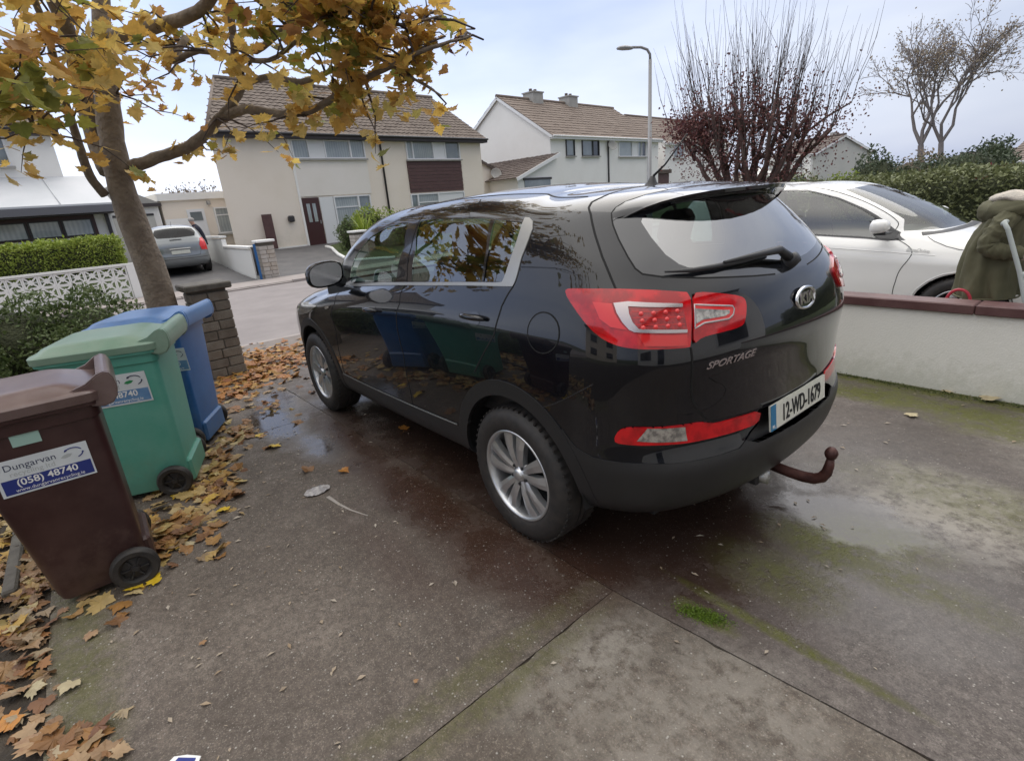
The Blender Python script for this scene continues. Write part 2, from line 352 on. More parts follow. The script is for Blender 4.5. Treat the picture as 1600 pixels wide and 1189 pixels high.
# low kerb edge of the near pavement, dropped in front of the drive
bm = nb()
for y0, y1, h in ((-30, -3, .05), (-3, 2.6, -.004), (2.6, 30, .05)):
    y = y0
    while y < y1-.01:
        e = min(y+.9, y1); box(bm, (6.215, (y+e)/2, h-.06), (.125, e-y-.012, .12), bev=.01); y = e
setp(bobj('kerb', bm, M['footpath']), kind='structure')
sheet('road', 6.2, 13.45, -60, 60, M['asphalt_road'], -.02)
bm = nb(); y = -40
while y < 30:
    lo = -2.4 < y < .9 or -12 < y < -6
    box(bm, (13.5, y+.45, -.03+(.0 if lo else .04)), (.12, .888, .10), bev=.01); y += .9
setp(bobj('far_kerb', bm, M['footpath']), kind='structure')
sheet('far_pavement', 13.56, 15.0, -60, 40, M['footpath'], .03)
sheet('neighbour_drive', 15.0, 24.0, -1.75, 1.15, M['asphalt_dark'], .012, 9)
sheet('front_drive', 15.0, 24.0, -9.0, -1.98, M['asphalt_dark'], .016, 9)
sheet('far_gardens', 15.0, 24.5, -40, -9.0, M['grass'], .012, 9)
sheet('far_lawn', 15.0, 24.5, 1.15, 20, M['grass'], .012, 9)
# next-door drive behind the low wall
sheet('next_drive', -6, 6.1, -7.6, -2.66, M['asphalt_dark'], -.01)
sheet('side_garden', -20, 6.1, -40, -7.6, M['grass'], -.012)
sheet('rear_garden', -40, -6, -2.62, 40, M['grass'], -.015)

# ---------------------------------------------------------------- right-hand boundary wall
M['dash'] = mat('dash', (.80, .79, .73), .85, c2=(.70, .70, .63), scale=1.8, detail=7, bump=.8, bscale=95, dist=.004, ramp=(.5, .8))
M['maroon'] = mat('maroon', (.085, .036, .036), .5, c2=(.14, .075, .07), scale=5, detail=6, bump=.4, bscale=60, dist=.003, rvar=.1)
wl = thing('boundary_wall', (1.5, -2.6, 0), 'low white rendered boundary wall with a maroon coping, right of the black car', 'wall')
bm = nb(); box(bm, (0, -2.60, .26), (10, .14, .68)); wob = random.Random(3)
add_dirt(M['dash'], .0, .35, (.34, .35, .24), .30, 16)
bobj('rendered_wall', bm, M['dash'], wl)
x = -5
while x < 4.9:
    boxo('coping_stone', (x+.5, -2.60, .635), (.995, .20, .072), M['maroon'], wl, bev=.008); x += 1.0

# ================================================================ BLACK SUV
# ---- lofted car skin: rings (rows, bottom to top) x stations (rear centre -> front centre)
RINGS = [
 #zr   zm    zn    xr     Wr   Wm   Wf   xf
 (.31, .28, .24, -.70,  .80, .80, .80, 3.28),
 (.36, .315,.30, -.82,  .865,.865,.85, 3.38),
 (.43, .37, .38, -.885, .892,.890,.88, 3.43),
 (.51, .44, .47, -.910, .906,.897,.89, 3.46),
 (.585,.53, .56, -.918, .915,.900,.90, 3.47),
 (.67, .64, .65, -.893, .918,.905,.907,3.47),
 (.80, .77, .74, -.885, .920,.912,.91, 3.46),
 (.93, .90, .82, -.893, .921,.918,.91, 3.43),
 (1.03,1.0, .88, -.900, .915,.917,.90, 3.38),
 (1.11,1.065,.93, -.885, .902,.907,.88, 3.28),
 (1.18,1.125,.985,-.862, .884,.887,.85, 3.12),
 (1.245,1.18,1.035,-.828,.864,.864,.82, 2.92),
 (1.29,1.222,1.085,-.79,.845,.848,.79, 2.72),
 (1.36,1.31,1.22,-.735,.815,.815,.76, 2.56),
 (1.44,1.41,1.37,-.665,.772,.775,.73, 2.34),
 (1.515,1.505,1.49,-.595,.725,.735,.69, 2.10),
 (1.567,1.585,1.57,-.54, .672,.69,.65, 1.86),
 (1.602,1.635,1.62,-.49,.585,.61, .57, 1.64),
 (1.622,1.663,1.645,-.42,.43, .46, .42, 1.42),
 (1.632,1.677,1.66,-.36, .22, .23, .21, 1.24),
 (1.636,1.682,1.665,-.34, .0, .0, .0, 1.16)]
RY = [0,.38,.68,.87,.965,.992]          # share of the half width, rear centre to corner
RX = [0,.022,.09,.195,.345,.55]
FS = [.1,.225,.36,.51,.655,.79,.91]
NY = [.985,.93,.78,.45,0]; NX=[.50,.26,.11,.03,0]
RINGS2 = [
 (.26,.24,.22,-.62,.76,.78,.74,3.05),(.32,.28,.28,-.72,.82,.83,.80,3.15),(.40,.34,.36,-.78,.85,.86,.83,3.20),
 (.50,.42,.46,-.80,.865,.868,.85,3.22),(.60,.52,.55,-.80,.87,.875,.86,3.22),(.70,.62,.63,-.78,.875,.878,.865,3.22),
 (.80,.74,.71,-.775,.878,.88,.865,3.20),(.88,.83,.77,-.77,.875,.878,.86,3.15),(.94,.90,.83,-.76,.865,.87,.84,3.06),
 (.99,.95,.89,-.745,.855,.86,.82,2.92),(1.03,.99,.95,-.73,.84,.845,.79,2.72),(1.07,1.025,1.0,-.71,.825,.83,.76,2.52),
 (1.11,1.06,1.04,-.69,.81,.815,.73,2.36),(1.18,1.15,1.13,-.65,.785,.79,.70,2.2),(1.28,1.27,1.25,-.60,.75,.755,.67,1.98),
 (1.38,1.38,1.36,-.55,.70,.71,.63,1.74),(1.45,1.47,1.45,-.50,.64,.65,.59,1.52),(1.49,1.52,1.50,-.45,.56,.57,.52,1.36),
 (1.515,1.555,1.53,-.40,.42,.43,.38,1.2),(1.53,1.572,1.545,-.35,.21,.22,.2,1.05),(1.535,1.578,1.55,-.33,0,0,0,.98)]
def control(RG):
    rows=[]
    for k,(zr,zm,zn,xr,Wr,Wm,Wf,xf) in enumerate(RG):
        up=max(0,(k-11)/9.0)
        pts=[]
        W0=Wr
        for a,b in zip(RY,RX): pts.append((xr+b*(1-.25*min(1,up*1.2)),a*W0,zr))
        x0=pts[-1][0]; x1=xf-NX[0]*(1-.3*min(1,up))
        a2=np.polyfit([0,.45,1],[zr,zm,zn],2)
        for f in FS:
            g=np.interp(f,[0,.42,.9],[Wr,Wm,Wf])
            pts.append((x0+(x1-x0)*f,g,np.polyval(a2,f)))
        for a,b in zip(NY,NX): pts.append((xf-b*(1-.3*min(1,up)),a*Wf,zn))
        rows.append(pts)
    return np.array(rows)
def natural_basis(k):
    """matrix of second derivatives for a natural cubic spline through unit data"""
    n=len(k);h=np.diff(k);A=np.zeros((n,n));B=np.zeros((n,n));A[0,0]=A[-1,-1]=1
    for i in range(1,n-1):
        A[i,i-1]=h[i-1];A[i,i]=2*(h[i-1]+h[i]);A[i,i+1]=h[i]
        B[i,i-1]=6/h[i-1];B[i,i]=-6/h[i-1]-6/h[i];B[i,i+1]=6/h[i]
    return np.linalg.solve(A,B)
def rows_at(k,M,x):
    x=np.asarray(x,float);i=np.clip(np.searchsorted(k,x)-1,0,len(k)-2);h=(k[i+1]-k[i]);a=(k[i+1]-x)/h;b=(x-k[i])/h
    R=(((a**3-a)*h*h/6)[:,None]*M[i]+((b**3-b)*h*h/6)[:,None]*M[i+1])
    n=np.arange(len(x));R[n,i]+=a;R[n,i+1]+=b
    return R
class Skin:
    def __init__(s,rings=None):
        C=control(rings or RINGS); I,J,_=C.shape
        L=np.zeros(J)
        ref=C[7]; L[1:]=np.cumsum(np.linalg.norm(np.diff(ref,axis=0),axis=1)); s.S=L
        # ghosts mirrored over the centre planes, so the skin is smooth there
        g=2
        lo=C[:,1:g+1][:,::-1].copy();lo[...,1]*=-1; hi=C[:,-g-1:-1][:,::-1].copy();hi[...,1]*=-1
        s.C=np.concatenate([lo,C,hi],1)
        s.ks=np.concatenate([-L[1:g+1][::-1],L,2*L[-1]-L[-g-1:-1][::-1]])
        H=np.zeros(I);m=C[:,7:9].mean(1);q=C[:,0]
        H[1:]=np.cumsum(.5*np.linalg.norm(np.diff(m,axis=0),axis=1)+.5*np.linalg.norm(np.diff(q,axis=0),axis=1));s.H=H
        s.Ms=natural_basis(s.ks);s.Mh=natural_basis(s.H)
    def P(s,u,h):
        u=np.atleast_1d(u);h=np.atleast_1d(h)
        return np.einsum('ni,nj,ijk->nk',rows_at(s.H,s.Mh,h),rows_at(s.ks,s.Ms,u),s.C,optimize=True)
    def N(s,u,h,e=1e-3):
        a=s.P(u+e,h)-s.P(u-e,h);hh=np.clip(h,e,s.H[-1]-e)
        b=s.P(u,hh+e)-s.P(u,hh-e);n=np.cross(b,a);n/= np.linalg.norm(n,axis=1)[:,None]+1e-12
        return n

FT = {
 'glass_fd':[(4.17,1.129),(4.29,1.161),(4.418,1.273),(4.405,1.365),(4.178,1.415),(3.869,1.437),(3.643,1.44),(3.256,1.302),(3.072,1.113)],
 'glass_rd':[(3.347,1.441),(2.731,1.444),(1.963,1.433),(1.874,1.27),(1.85,1.105),(2.231,1.105),(2.772,1.11),(2.972,1.284)],
 'glass_q':[(1.899,1.427),(1.481,1.406),(1.551,1.248),(1.623,1.106),(1.83,1.105),(1.84,1.252)],
 'dlo':[(4.306,1.133),(4.437,1.163),(4.555,1.304),(4.573,1.383),(4.502,1.429),(4.082,1.471),(3.625,1.486),(2.914,1.487),(2.081,1.468),(1.523,1.437),(1.404,1.428),(1.356,1.408),(1.35,1.366),(1.46,1.221),(1.528,1.078),(1.686,1.078),(2.421,1.077),(4.078,1.098)],
 'chrome':[(4.309,1.121),(2.457,1.101),(1.698,1.099),(1.637,1.103),(1.558,1.248),(1.47,1.431),(1.404,1.428),(1.356,1.408),(1.35,1.366),(1.46,1.221),(1.528,1.078),(1.686,1.078),(2.421,1.077),(4.078,1.098)],
 'lamp_body':[(1.141,1.069),(1.119,1.08),(0.942,1.085),(0.807,1.072),(0.71,1.054),(0.66,1.043),(0.682,0.949),(0.696,0.86),(0.712,0.857),(0.809,0.861),(0.878,0.864),(0.941,0.871),(0.998,0.89),(1.043,0.919),(1.086,0.963),(1.134,1.036)],
 'lamp_gate':[(0.648,1.04),(0.594,1.037),(0.468,1.009),(0.423,0.993),(0.416,0.973),(0.434,0.923),(0.452,0.898),(0.494,0.89),(0.596,0.887),(0.648,0.883),(0.685,0.865),(0.675,0.948)],
 'lamp_c':[(0.945,1.023),(0.941,0.988),(0.927,0.955),(0.907,0.929),(0.889,0.92),(0.707,0.906),(0.705,0.917),(0.874,0.931),(0.892,0.955),(0.899,0.984),(0.897,1.01),(0.708,0.994),(0.704,1.006),(0.893,1.028)],
 'lamp_led':[(0.895,1.008),(0.708,0.992),(0.705,0.919),(0.873,0.933),(0.89,0.956),(0.897,0.984)],
 'lamp_amber':[(1.023,1.026),(0.952,1.022),(0.948,0.986),(0.934,0.954),(0.913,0.928),(0.97,0.937),(1.008,0.965)],
 'lamp_low':[(0.88,0.913),(0.707,0.9),(0.709,0.864),(0.86,0.874)],
 'rev_chrome':[(0.66,0.997),(0.495,0.971),(0.49,0.96),(0.499,0.942),(0.523,0.929),(0.635,0.93),(0.675,0.916)],
 'rev_clear':[(0.659,0.983),(0.515,0.959),(0.517,0.948),(0.54,0.942),(0.639,0.942),(0.668,0.932)],
 'refl':[(0.957,0.514),(0.941,0.543),(0.907,0.559),(0.837,0.558),(0.718,0.554),(0.623,0.55),(0.578,0.535),(0.543,0.528),(0.454,0.527),(0.295,0.516),(0.321,0.464),(0.457,0.468),(0.572,0.473),(0.683,0.476),(0.806,0.485),(0.889,0.486),(0.956,0.489)],
 'refl_clear':[(0.837,0.556),(0.695,0.545),(0.687,0.487),(0.793,0.496),(0.876,0.504)],
 'rear_black':[(0.87,1.364),(0.863,1.295),(0.847,1.215),(0.832,1.165),(0.81,1.14),(0.741,1.123),(0.568,1.096),(0.292,1.063),(0.154,1.05),(0.0,1.063)],
 'rear_black_top':[(0.07,1.472),(0.095,1.484),(0.416,1.468),(0.596,1.435),(0.783,1.396),(0.854,1.382)],
 'rear_glass_l':[(0.739,1.372),(0.721,1.298),(0.689,1.215),(0.647,1.169),(0.613,1.151),(0.443,1.127),(0.252,1.106),(0.101,1.096),(0.0,1.103)],
 'gate_seam':[(0.97,1.515),(0.975,1.474),(0.963,1.433),(0.959,1.325),(0.95,1.224),(0.927,1.088)],
 'gate_low':[(0.692,0.855),(0.675,0.687),(0.662,0.638),(0.635,0.596),(0.597,0.551),(0.575,0.537),(0.454,0.53),(0.303,0.52),(0.226,0.519),(0.032,0.524)],
 'spoil_in':[(0.873,1.391),(0.864,1.43),(0.841,1.461),(0.794,1.495),(0.685,1.539),(0.502,1.581),(0.296,1.608)],
 'roof_seam':[(2.556,1.603),(2.107,1.62),(1.58,1.632),(1.025,1.575)],
 'hatch_top':[(0.975,1.51),(0.936,1.549),(0.877,1.643),(0.794,1.8)],
 'ledge_top':[(0.343,0.38),(0.081,0.377),(0.0,0.378)],
 'clad_top':[(1.208,0.488),(1.15,0.419),(1.072,0.398),(0.98,0.402),(0.864,0.406),(0.711,0.395),(0.568,0.39),(0.449,0.391),(0.407,0.414),(0.371,0.439),(0.315,0.462)],
 'bumper_seam':[(1.335,0.549),(1.24,0.592),(1.154,0.644),(1.045,0.72),(0.968,0.796),(0.932,0.865)],
 'rdoor_back':[(1.526,1.078),(1.6,0.976),(1.639,0.843),(1.736,0.715),(1.839,0.612)],
 'rdoor_top':[(1.526,1.078)],
 'plate':[(0.24,0.52),(0.249,0.409),(0.0,0.427),(0.0,0.522)],
 'fuel':[(1.211,0.896),(1.216,0.876),(1.227,0.856),(1.243,0.838),(1.262,0.823),(1.284,0.812),(1.308,0.805),(1.333,0.804),(1.356,0.809),(1.376,0.82),(1.391,0.835),(1.401,0.854),(1.403,0.875),(1.399,0.897),(1.388,0.918),(1.371,0.937),(1.348,0.953),(1.322,0.963),(1.295,0.968),(1.27,0.967),(1.248,0.961),(1.231,0.949),(1.218,0.934),(1.212,0.916)],
 'repeater':[(3.939,0.86),(3.899,0.873),(3.819,0.864),(3.785,0.828),(3.827,0.808),(3.881,0.824)],
 'headlight':[(4.824,0.871),(4.547,0.944),(4.088,0.865),(4.069,0.784),(4.282,0.831),(4.572,0.906)],
 'sill':[(3.667,0.262),(2.856,0.275),(2.088,0.283)],
 'b_seam':[(2.847,1.097),(2.642,0.934),(2.548,0.61),(2.57,0.27)],
 'f_seam':[(4.269,1.121),(3.744,0.899),(3.618,0.638),(3.642,0.325)],
 'arch_r':[(1.83,0.0),(1.933,0.115),(1.966,0.181),(1.973,0.232),(1.967,0.276),(1.956,0.316),(1.937,0.354),(1.909,0.389),(1.874,0.422),(1.837,0.452),(1.8,0.479),(1.761,0.503),(1.722,0.522),(1.681,0.537),(1.639,0.548),(1.595,0.554),(1.551,0.555),(1.507,0.552),(1.464,0.544),(1.421,0.531),(1.381,0.514),(1.343,0.492),(1.31,0.466),(1.284,0.435),(1.264,0.398),(1.246,0.357),(1.223,0.314),(1.196,0.271),(1.172,0.231),(1.143,0.188),(1.101,0.139),(1.03,0.069),(0.886,0.0)],
 'arch_R':[(1.884,0.0),(2.011,0.115),(2.044,0.191),(2.048,0.25),(2.04,0.3),(2.024,0.346),(1.996,0.389),(1.96,0.431),(1.921,0.47),(1.882,0.507),(1.842,0.539),(1.8,0.567),(1.755,0.59),(1.707,0.608),(1.658,0.621),(1.607,0.628),(1.555,0.629),(1.502,0.625),(1.45,0.616),(1.399,0.601),(1.35,0.581),(1.303,0.556),(1.26,0.526),(1.222,0.492),(1.193,0.452),(1.174,0.405),(1.158,0.353),(1.133,0.301),(1.105,0.251),(1.076,0.202),(1.032,0.147),(0.945,0.064),(0.758,0.0)],
 'arch_f':[(4.675,0.101),(4.642,0.153),(4.618,0.195),(4.595,0.233),(4.572,0.27),(4.551,0.306),(4.529,0.343),(4.505,0.38),(4.478,0.418),(4.448,0.457),(4.416,0.495),(4.382,0.53),(4.345,0.561),(4.307,0.585),(4.267,0.601),(4.225,0.61),(4.181,0.611),(4.136,0.606),(4.09,0.595),(4.045,0.578),(4.002,0.556),(3.961,0.529),(3.923,0.498),(3.889,0.465),(3.859,0.432),(3.834,0.399),(3.813,0.365),(3.796,0.331),(3.783,0.295),(3.779,0.255),(3.784,0.211),(3.796,0.161),(3.823,0.097)],
 'arch_F':[(4.75,0.089),(4.706,0.151),(4.677,0.199),(4.651,0.242),(4.627,0.285),(4.604,0.327),(4.58,0.371),(4.553,0.417),(4.524,0.465),(4.491,0.517),(4.458,0.567),(4.422,0.611),(4.385,0.647),(4.344,0.674),(4.299,0.691),(4.251,0.699),(4.2,0.699),(4.147,0.691),(4.093,0.676),(4.04,0.655),(3.987,0.628),(3.937,0.596),(3.891,0.558),(3.849,0.517),(3.813,0.474),(3.783,0.432),(3.759,0.392),(3.74,0.352),(3.726,0.311),(3.718,0.267),(3.723,0.217),(3.736,0.159),(3.769,0.079)],
}

SK = Skin(); UM = float(SK.S[-1]); HM = float(SK.H[-1])
M['car_black'] = mat('car_black', (.0040, .0045, .0068), .22, coat=1.0, crough=.010, spec=.12)
M['car_plastic'] = mat('car_plastic', (.017, .017, .018), .42, rvar=.06, scale=20, bump=.35, bscale=1500, dist=.0006)
M['lamp_red'] = mat('lamp_red', (.56, .004, .008), .08, coat=.5, c2=(.34, .002, .005), scale=14, ramp=(.4, .6))
M['lamp_red_bright'] = mat('lamp_red_bright', (.62, .012, .010), .12, coat=1)
M['lamp_pink'] = mat('lamp_pink', (.70, .030, .030), .12, coat=.5)
M['lamp_dark'] = mat('lamp_dark', (.22, .002, .004), .15, coat=1, c2=(.42, .01, .01), scale=60)
M['lamp_clear'] = mat('lamp_clear', (.52, .50, .46), .12, .5, coat=1, c2=(.22, .21, .20), scale=40, ramp=(.4, .6))
M['lamp_silver'] = mat('lamp_silver', (.50, .44, .44), .22, .8, coat=.6)
M['satin'] = mat('satin', (.40, .40, .385), .38, .7)
M['seam'] = mat('seam', (.002, .002, .002), .8)
M['glass_side'] = glass_mat('glass_side', (.55, .68, .62), 1.9)
M['glass_rear'] = glass_mat('glass_rear', (.30, .38, .38), 3.2)
M['glass_frit'] = mat('glass_frit', (.010, .011, .014), .05, coat=.5, spec=.9)
M['alloy'] = mat('alloy', (.62, .63, .64), .30, .85, rvar=.06, scale=12)
M['seat'] = mat('seat', (.045, .045, .05), .85, bump=.3, bscale=200, dist=.002)
M['rust_bar'] = mat('rust_bar', (.045, .016, .014), .5, .3, c2=(.09, .035, .028), scale=25, bump=.4, bscale=80, dist=.003)
CAR = thing('parked_car', (1.3, 0, 0), 'black five-door SUV parked on the wet drive, tailgate towards the camera', 'car')
def tri_inside(poly, P):
    x = P[:, 0]; y = P[:, 1]; ins = np.zeros(len(P), bool); n = len(poly)
    for i in range(n):
        x1, y1 = poly[i]; x2, y2 = poly[(i+1) % n]
        if y1 == y2: continue
        c = ((y1 > y) != (y2 > y)) & (x < (x2-x1)*(y-y1)/(y2-y1)+x1); ins ^= c
    return ins
def dens(poly, s=.03, closed=True):
    out = []; n = len(poly)
    for i in range(n if closed else n-1):
        a = np.array(poly[i]); b = np.array(poly[(i+1) % n]); k = max(1, int(np.ceil(np.linalg.norm(b-a)/s)))
        out += [tuple(a+(b-a)*j/k) for j in range(k)]
    if not closed: out.append(tuple(poly[-1]))
    return out
def smooth_poly(poly, it=1, closed=True):
    """corner cutting, for rounded outlines"""
    for _ in range(it):
        o = []; n = len(poly)
        for i in range(n):
            a = np.array(poly[i]); b = np.array(poly[(i+1) % n]); o += [tuple(a*.78+b*.22), tuple(a*.22+b*.78)]
        poly = o
    return poly
def skin_pts(uv, off=0, side=1):
    uv = np.array(uv, float); P = SK.P(uv[:, 0], uv[:, 1]); n = SK.N(uv[:, 0], uv[:, 1])
    n[:, 1] *= np.clip(np.abs(P[:, 1])/.22, 0, 1) if False else 1
    P = P+n*off
    if side < 0: P = P*[1, -1, 1]; n = n*[1, -1, 1]
    return P, n
def cdt(polys, dom, step):
    """triangulate domain box with all outlines as edges; dom = (u0,u1,h0,h1)"""
    V = []; E = []
    def add(ps, closed=True):
        b = len(V); V.extend(ps); n = len(ps)
        E.extend([(b+i, b+(i+1) % n) for i in range(n if closed else n-1)])
    u0, u1, h0, h1 = dom
    add(dens([(u0, h0), (u1, h0), (u1, h1), (u0, h1)], step))
    for p in polys: add(dens(p, step*.8))
    nu = int((u1-u0)/step); nh = int((h1-h0)/step)
    for i in range(1, nu):
        for j in range(1, nh): V.append((u0+(u1-u0)*(i+.5*(j % 2))/nu, h0+(h1-h0)*j/nh))
    r = delaunay_2d_cdt([Vector(v) for v in V], E, [], 0, 1e-5)
    P = np.array([tuple(v) for v in r[0]]); T = np.array([f for f in r[2] if len(f) == 3])
    a = P[T]; ar = np.abs((a[:, 1, 0]-a[:, 0, 0])*(a[:, 2, 1]-a[:, 0, 1])-(a[:, 2, 0]-a[:, 0, 0])*(a[:, 1, 1]-a[:, 0, 1]))
    return P, T[ar > 1e-9]
def emit(name, P, T, mt, parent, off=0, sides=(1,), skirt=0, label=None, fx=None):
    """triangles of the skin domain as one mesh; sides (1,) left, (-1,) right, (1,-1) both halves joined"""
    used = np.unique(T); idx = -np.ones(len(P), int); idx[used] = np.arange(len(used)); T = idx[T]; uv = P[used].copy()
    uv[:, 0] = np.clip(uv[:, 0], 0, UM); uv[:, 1] = np.clip(uv[:, 1], 0, HM)
    vs = []; nr = []; fs = []
    for s in sides:
        p, n = skin_pts(uv, off, 1)
        if fx is not None: p = fx(p, uv)
        n[:, 1] *= np.clip(np.abs(p[:, 1])/.12, 0, 1) if uv[:, 1].max() > HM-.05 else 1
        k = uv[:, 0] < .004; n[k, 1] = 0
        if s < 0: p = p*[1, -1, 1]; n = n*[1, -1, 1]
        b = len(vs); TT = T[:, ::-1] if s < 0 else T
        # orient outwards
        a = p[TT[:, 0]]; c = np.cross(p[TT[:, 1]]-a, p[TT[:, 2]]-a); flip = (c*n[TT[:, 0]]).sum(1) < 0
        TT = TT.copy(); TT[flip] = TT[flip][:, ::-1]
        vs += p.tolist(); nr += n.tolist(); fs += (TT+b).tolist()
        if skirt:
            from collections import Counter
            ed = Counter(); dr = {}
            for t in TT.tolist():
                for i in range(3):
                    e = (t[i], t[(i+1) % 3]); ks = (min(e), max(e)); ed[ks] += 1; dr[ks] = e
            low = {}
            for ks, c_ in ed.items():
                if c_ != 1: continue
                q0, q1 = dr[ks]
                if (uv[q0, 0] < .004 and uv[q1, 0] < .004): continue
                for q in (q0, q1):
                    if q not in low:
                        low[q] = len(vs); vs += [p[q].tolist(), (p[q]-n[q]*skirt).tolist()]; nr += [[0, 0, 0], [0, 0, 0]]
                on = np.cross(p[q1]-p[q0], n[q0])
                for q in (q0, q1):
                    for z in (0, 1): nr[low[q]+z] = (np.array(nr[low[q]+z])+on).tolist()
                fs.append([low[q1], low[q0], low[q0]+1, low[q1]+1])
    me = bpy.data.meshes.new(name); me.from_pydata(vs, [], fs); me.materials.append(mt)
    M_ = mat4(parent).inverted(); me.transform(M_)
    me.polygons.foreach_set('use_smooth', [True]*len(fs))
    nn_ = np.array(nr); nn_ /= np.linalg.norm(nn_, axis=1)[:, None]+1e-12
    me.normals_split_custom_set_from_vertices(nn_.tolist())
    o = bpy.data.objects.new(name, me); col.objects.link(o); o.parent = parent
    if label: o['label'] = label
    return o
def patch(name, poly, mt, parent, off=.003, step=.02, sides=(1,), skirt=.008, holes=(), label=None, fx=None):
    poly = [tuple(q) for q in poly]; a = np.array(poly); lo = a.min(0); hi = a.max(0)
    V = dens(poly, step*.7); E = [(i, (i+1) % len(V)) for i in range(len(V))]
    for h in holes:
        b = len(V); d = dens(h, step*.7); V += d; E += [(b+i, b+(i+1) % len(d)) for i in range(len(d))]
    nu = max(2, int((hi[0]-lo[0])/step)); nh = max(2, int((hi[1]-lo[1])/step))
    G_ = np.array([(lo[0]+(hi[0]-lo[0])*(i+.5*(j % 2))/nu, lo[1]+(hi[1]-lo[1])*j/nh) for i in range(nu+1) for j in range(1, nh)])
    V += [tuple(g) for g, k in zip(G_, tri_inside(poly, G_)) if k]
    r = delaunay_2d_cdt([Vector(v) for v in V], E, [], 0, 1e-6)
    P = np.array([tuple(v) for v in r[0]]); T = np.array([f for f in r[2] if len(f) == 3])
    c = P[T].mean(1); k = tri_inside(poly, c)
    for h in holes: k &= ~tri_inside(h, c)
    return emit(name, P, T[k], mt, parent, off, sides, skirt, label, fx)
def ribbon(name, line, wd, mt, parent, off=.0012, sides=(1,), closed=False, hgt=0):
    if len(sides) > 1:
        for s in sides: ribbon(name, line, wd, mt, parent, off, (s,), closed, hgt)
        return
    uv = np.array(dens(line, .02, closed)); n_ = len(uv); vs = []; fs = []
    for s in sides:
        p, n = skin_pts(uv, off, s); b = len(vs)
        for i in range(n_):
            a = p[(i-1) % n_ if closed else max(i-1, 0)]; c = p[(i+1) % n_ if closed else min(i+1, n_-1)]
            d = np.cross(n[i], c-a); d /= np.linalg.norm(d)+1e-9
            vs += [(p[i]-d*wd/2).tolist(), (p[i]+n[i]*hgt).tolist(), (p[i]+d*wd/2).tolist()]
        for i in range(n_ if closed else n_-1):
            q = (i+1) % n_
            for k in (0, 1): fs.append([b+3*i+k, b+3*i+k+1, b+3*q+k+1, b+3*q+k])
    return raw(name, vs, fs, mt, parent, smooth=True)

F = FT
glass_fd = F['glass_fd']; glass_rd = F['glass_rd']; glass_q = F['glass_q']; dlo = F['dlo']
blk = [(0, 1.063)]+F['rear_black'][::-1][1:]+[(.868, 1.40), (.80, 1.455), (.6, 1.49), (.3, 1.515), (0, 1.52)]
gls = [(0, 1.103)]+F['rear_glass_l'][::-1][1:]+[(.72, 1.40), (.5, 1.455), (.25, 1.475), (0, 1.48)]
windscreen = [(4.62, 1.13), (4.68, 1.28), (4.69, 1.46), (5.0, 1.48), (UM+.01, 1.49), (UM+.01, 1.115), (5.0, 1.115)]
recess = [(-.01, .378), (-.01, .524), (.032, .524), (.226, .519), (.303, .52), (.315, .462), (.371, .439), (.407, .414), (.343, .382), (.081, .377)]
low_clad = [(-.01, -.01), (-.01, .377), (.081, .377), (.343, .382), (.407, .414), (.449, .391), (.568, .39), (.711, .395), (.864, .406), (.98, .402), (1.072, .398), (1.15, .419), (1.208, .488), (1.35, .3), (1.35, -.01)]
gate = [(-.01, .524), (.032, .524), (.226, .519), (.303, .52), (.454, .53), (.575, .537), (.597, .551), (.635, .596), (.662, .638), (.675, .687), (.692, .855), (.66, 1.06), (.92, 1.06), (.927, 1.088), (.95, 1.224), (.959, 1.325), (.963, 1.433), (.975, 1.474), (.970, 1.515), (.936, 1.549), (.877, 1.643), (.80, 1.80), (.72, HM+.01), (-.01, HM+.01)]
bumper = [(-.01, -.01), (-.01, .53), (.226, .53), (.303, .53), (.454, .535), (.575, .537), (.597, .551), (.635, .596), (.662, .638), (.675, .687), (.692, .87), (.932, .88), (.968, .796), (1.045, .72), (1.154, .644), (1.24, .592), (1.335, .549), (1.5, .3), (1.5, -.01)]
rdoor = [(1.526, 1.078), (1.60, .976), (1.639, .843), (1.736, .715), (1.80, .62), (1.96, .50), (2.06, .38), (2.06, .283), (2.57, .278), (2.548, .61), (2.642, .934), (2.847, 1.097)]
fdoor = [(2.57, .278), (3.66, .262), (3.618, .638), (3.744, .899), (4.269, 1.121), (2.847, 1.097), (2.642, .934), (2.548, .61)]
sillc = [(1.85, -.01), (1.85, .283), (2.088, .283), (2.856, .275), (3.667, .262), (3.9, .262), (3.9, -.01)]
roof = [(1.025, 1.575), (1.58, 1.632), (2.107, 1.62), (2.556, 1.603), (3.6, 1.575), (4.5, 1.545), (UM+.01, 1.52), (UM+.01, HM+.01), (.72, HM+.01), (.80, 1.80), (.877, 1.643), (.936, 1.549), (.970, 1.53)]
hood = [(UM+.01, .86), (5.0, .86), (4.6, .90), (4.35, .985), (4.33, 1.09), (4.62, 1.12), (5.0, 1.105), (UM+.01, 1.105)]
grille = [(5.05, .28), (UM+.01, .26), (UM+.01, .60), (5.1, .60)]
def full_circle(k): return F[k]
regions = [('hole', F['arch_r']), ('hole', F['arch_f']), ('arch_trim', F['arch_R']), ('arch_trim', F['arch_F']),
  ('side_window', glass_fd), ('side_window', glass_rd), ('side_window', glass_q), ('window_frame', dlo),
  ('hole', F['lamp_body']), ('hole', F['lamp_gate']), ('hole', recess), ('rear_window', gls), ('rear_frit', blk), ('windscreen', windscreen),
  ('tailgate', gate), ('lower_bumper', low_clad), ('bumper', bumper), ('sill_cladding', sillc), ('rear_door', rdoor), ('front_door', fdoor),
  ('roof', roof), ('bonnet', hood), ('grille', grille)]
clipd = lambda p: [(min(max(a, 0), UM), min(max(b, 0), HM)) for a, b in p]
P0, T0 = cdt([clipd(p) for _, p in regions], (0, UM, 0, HM), .024)
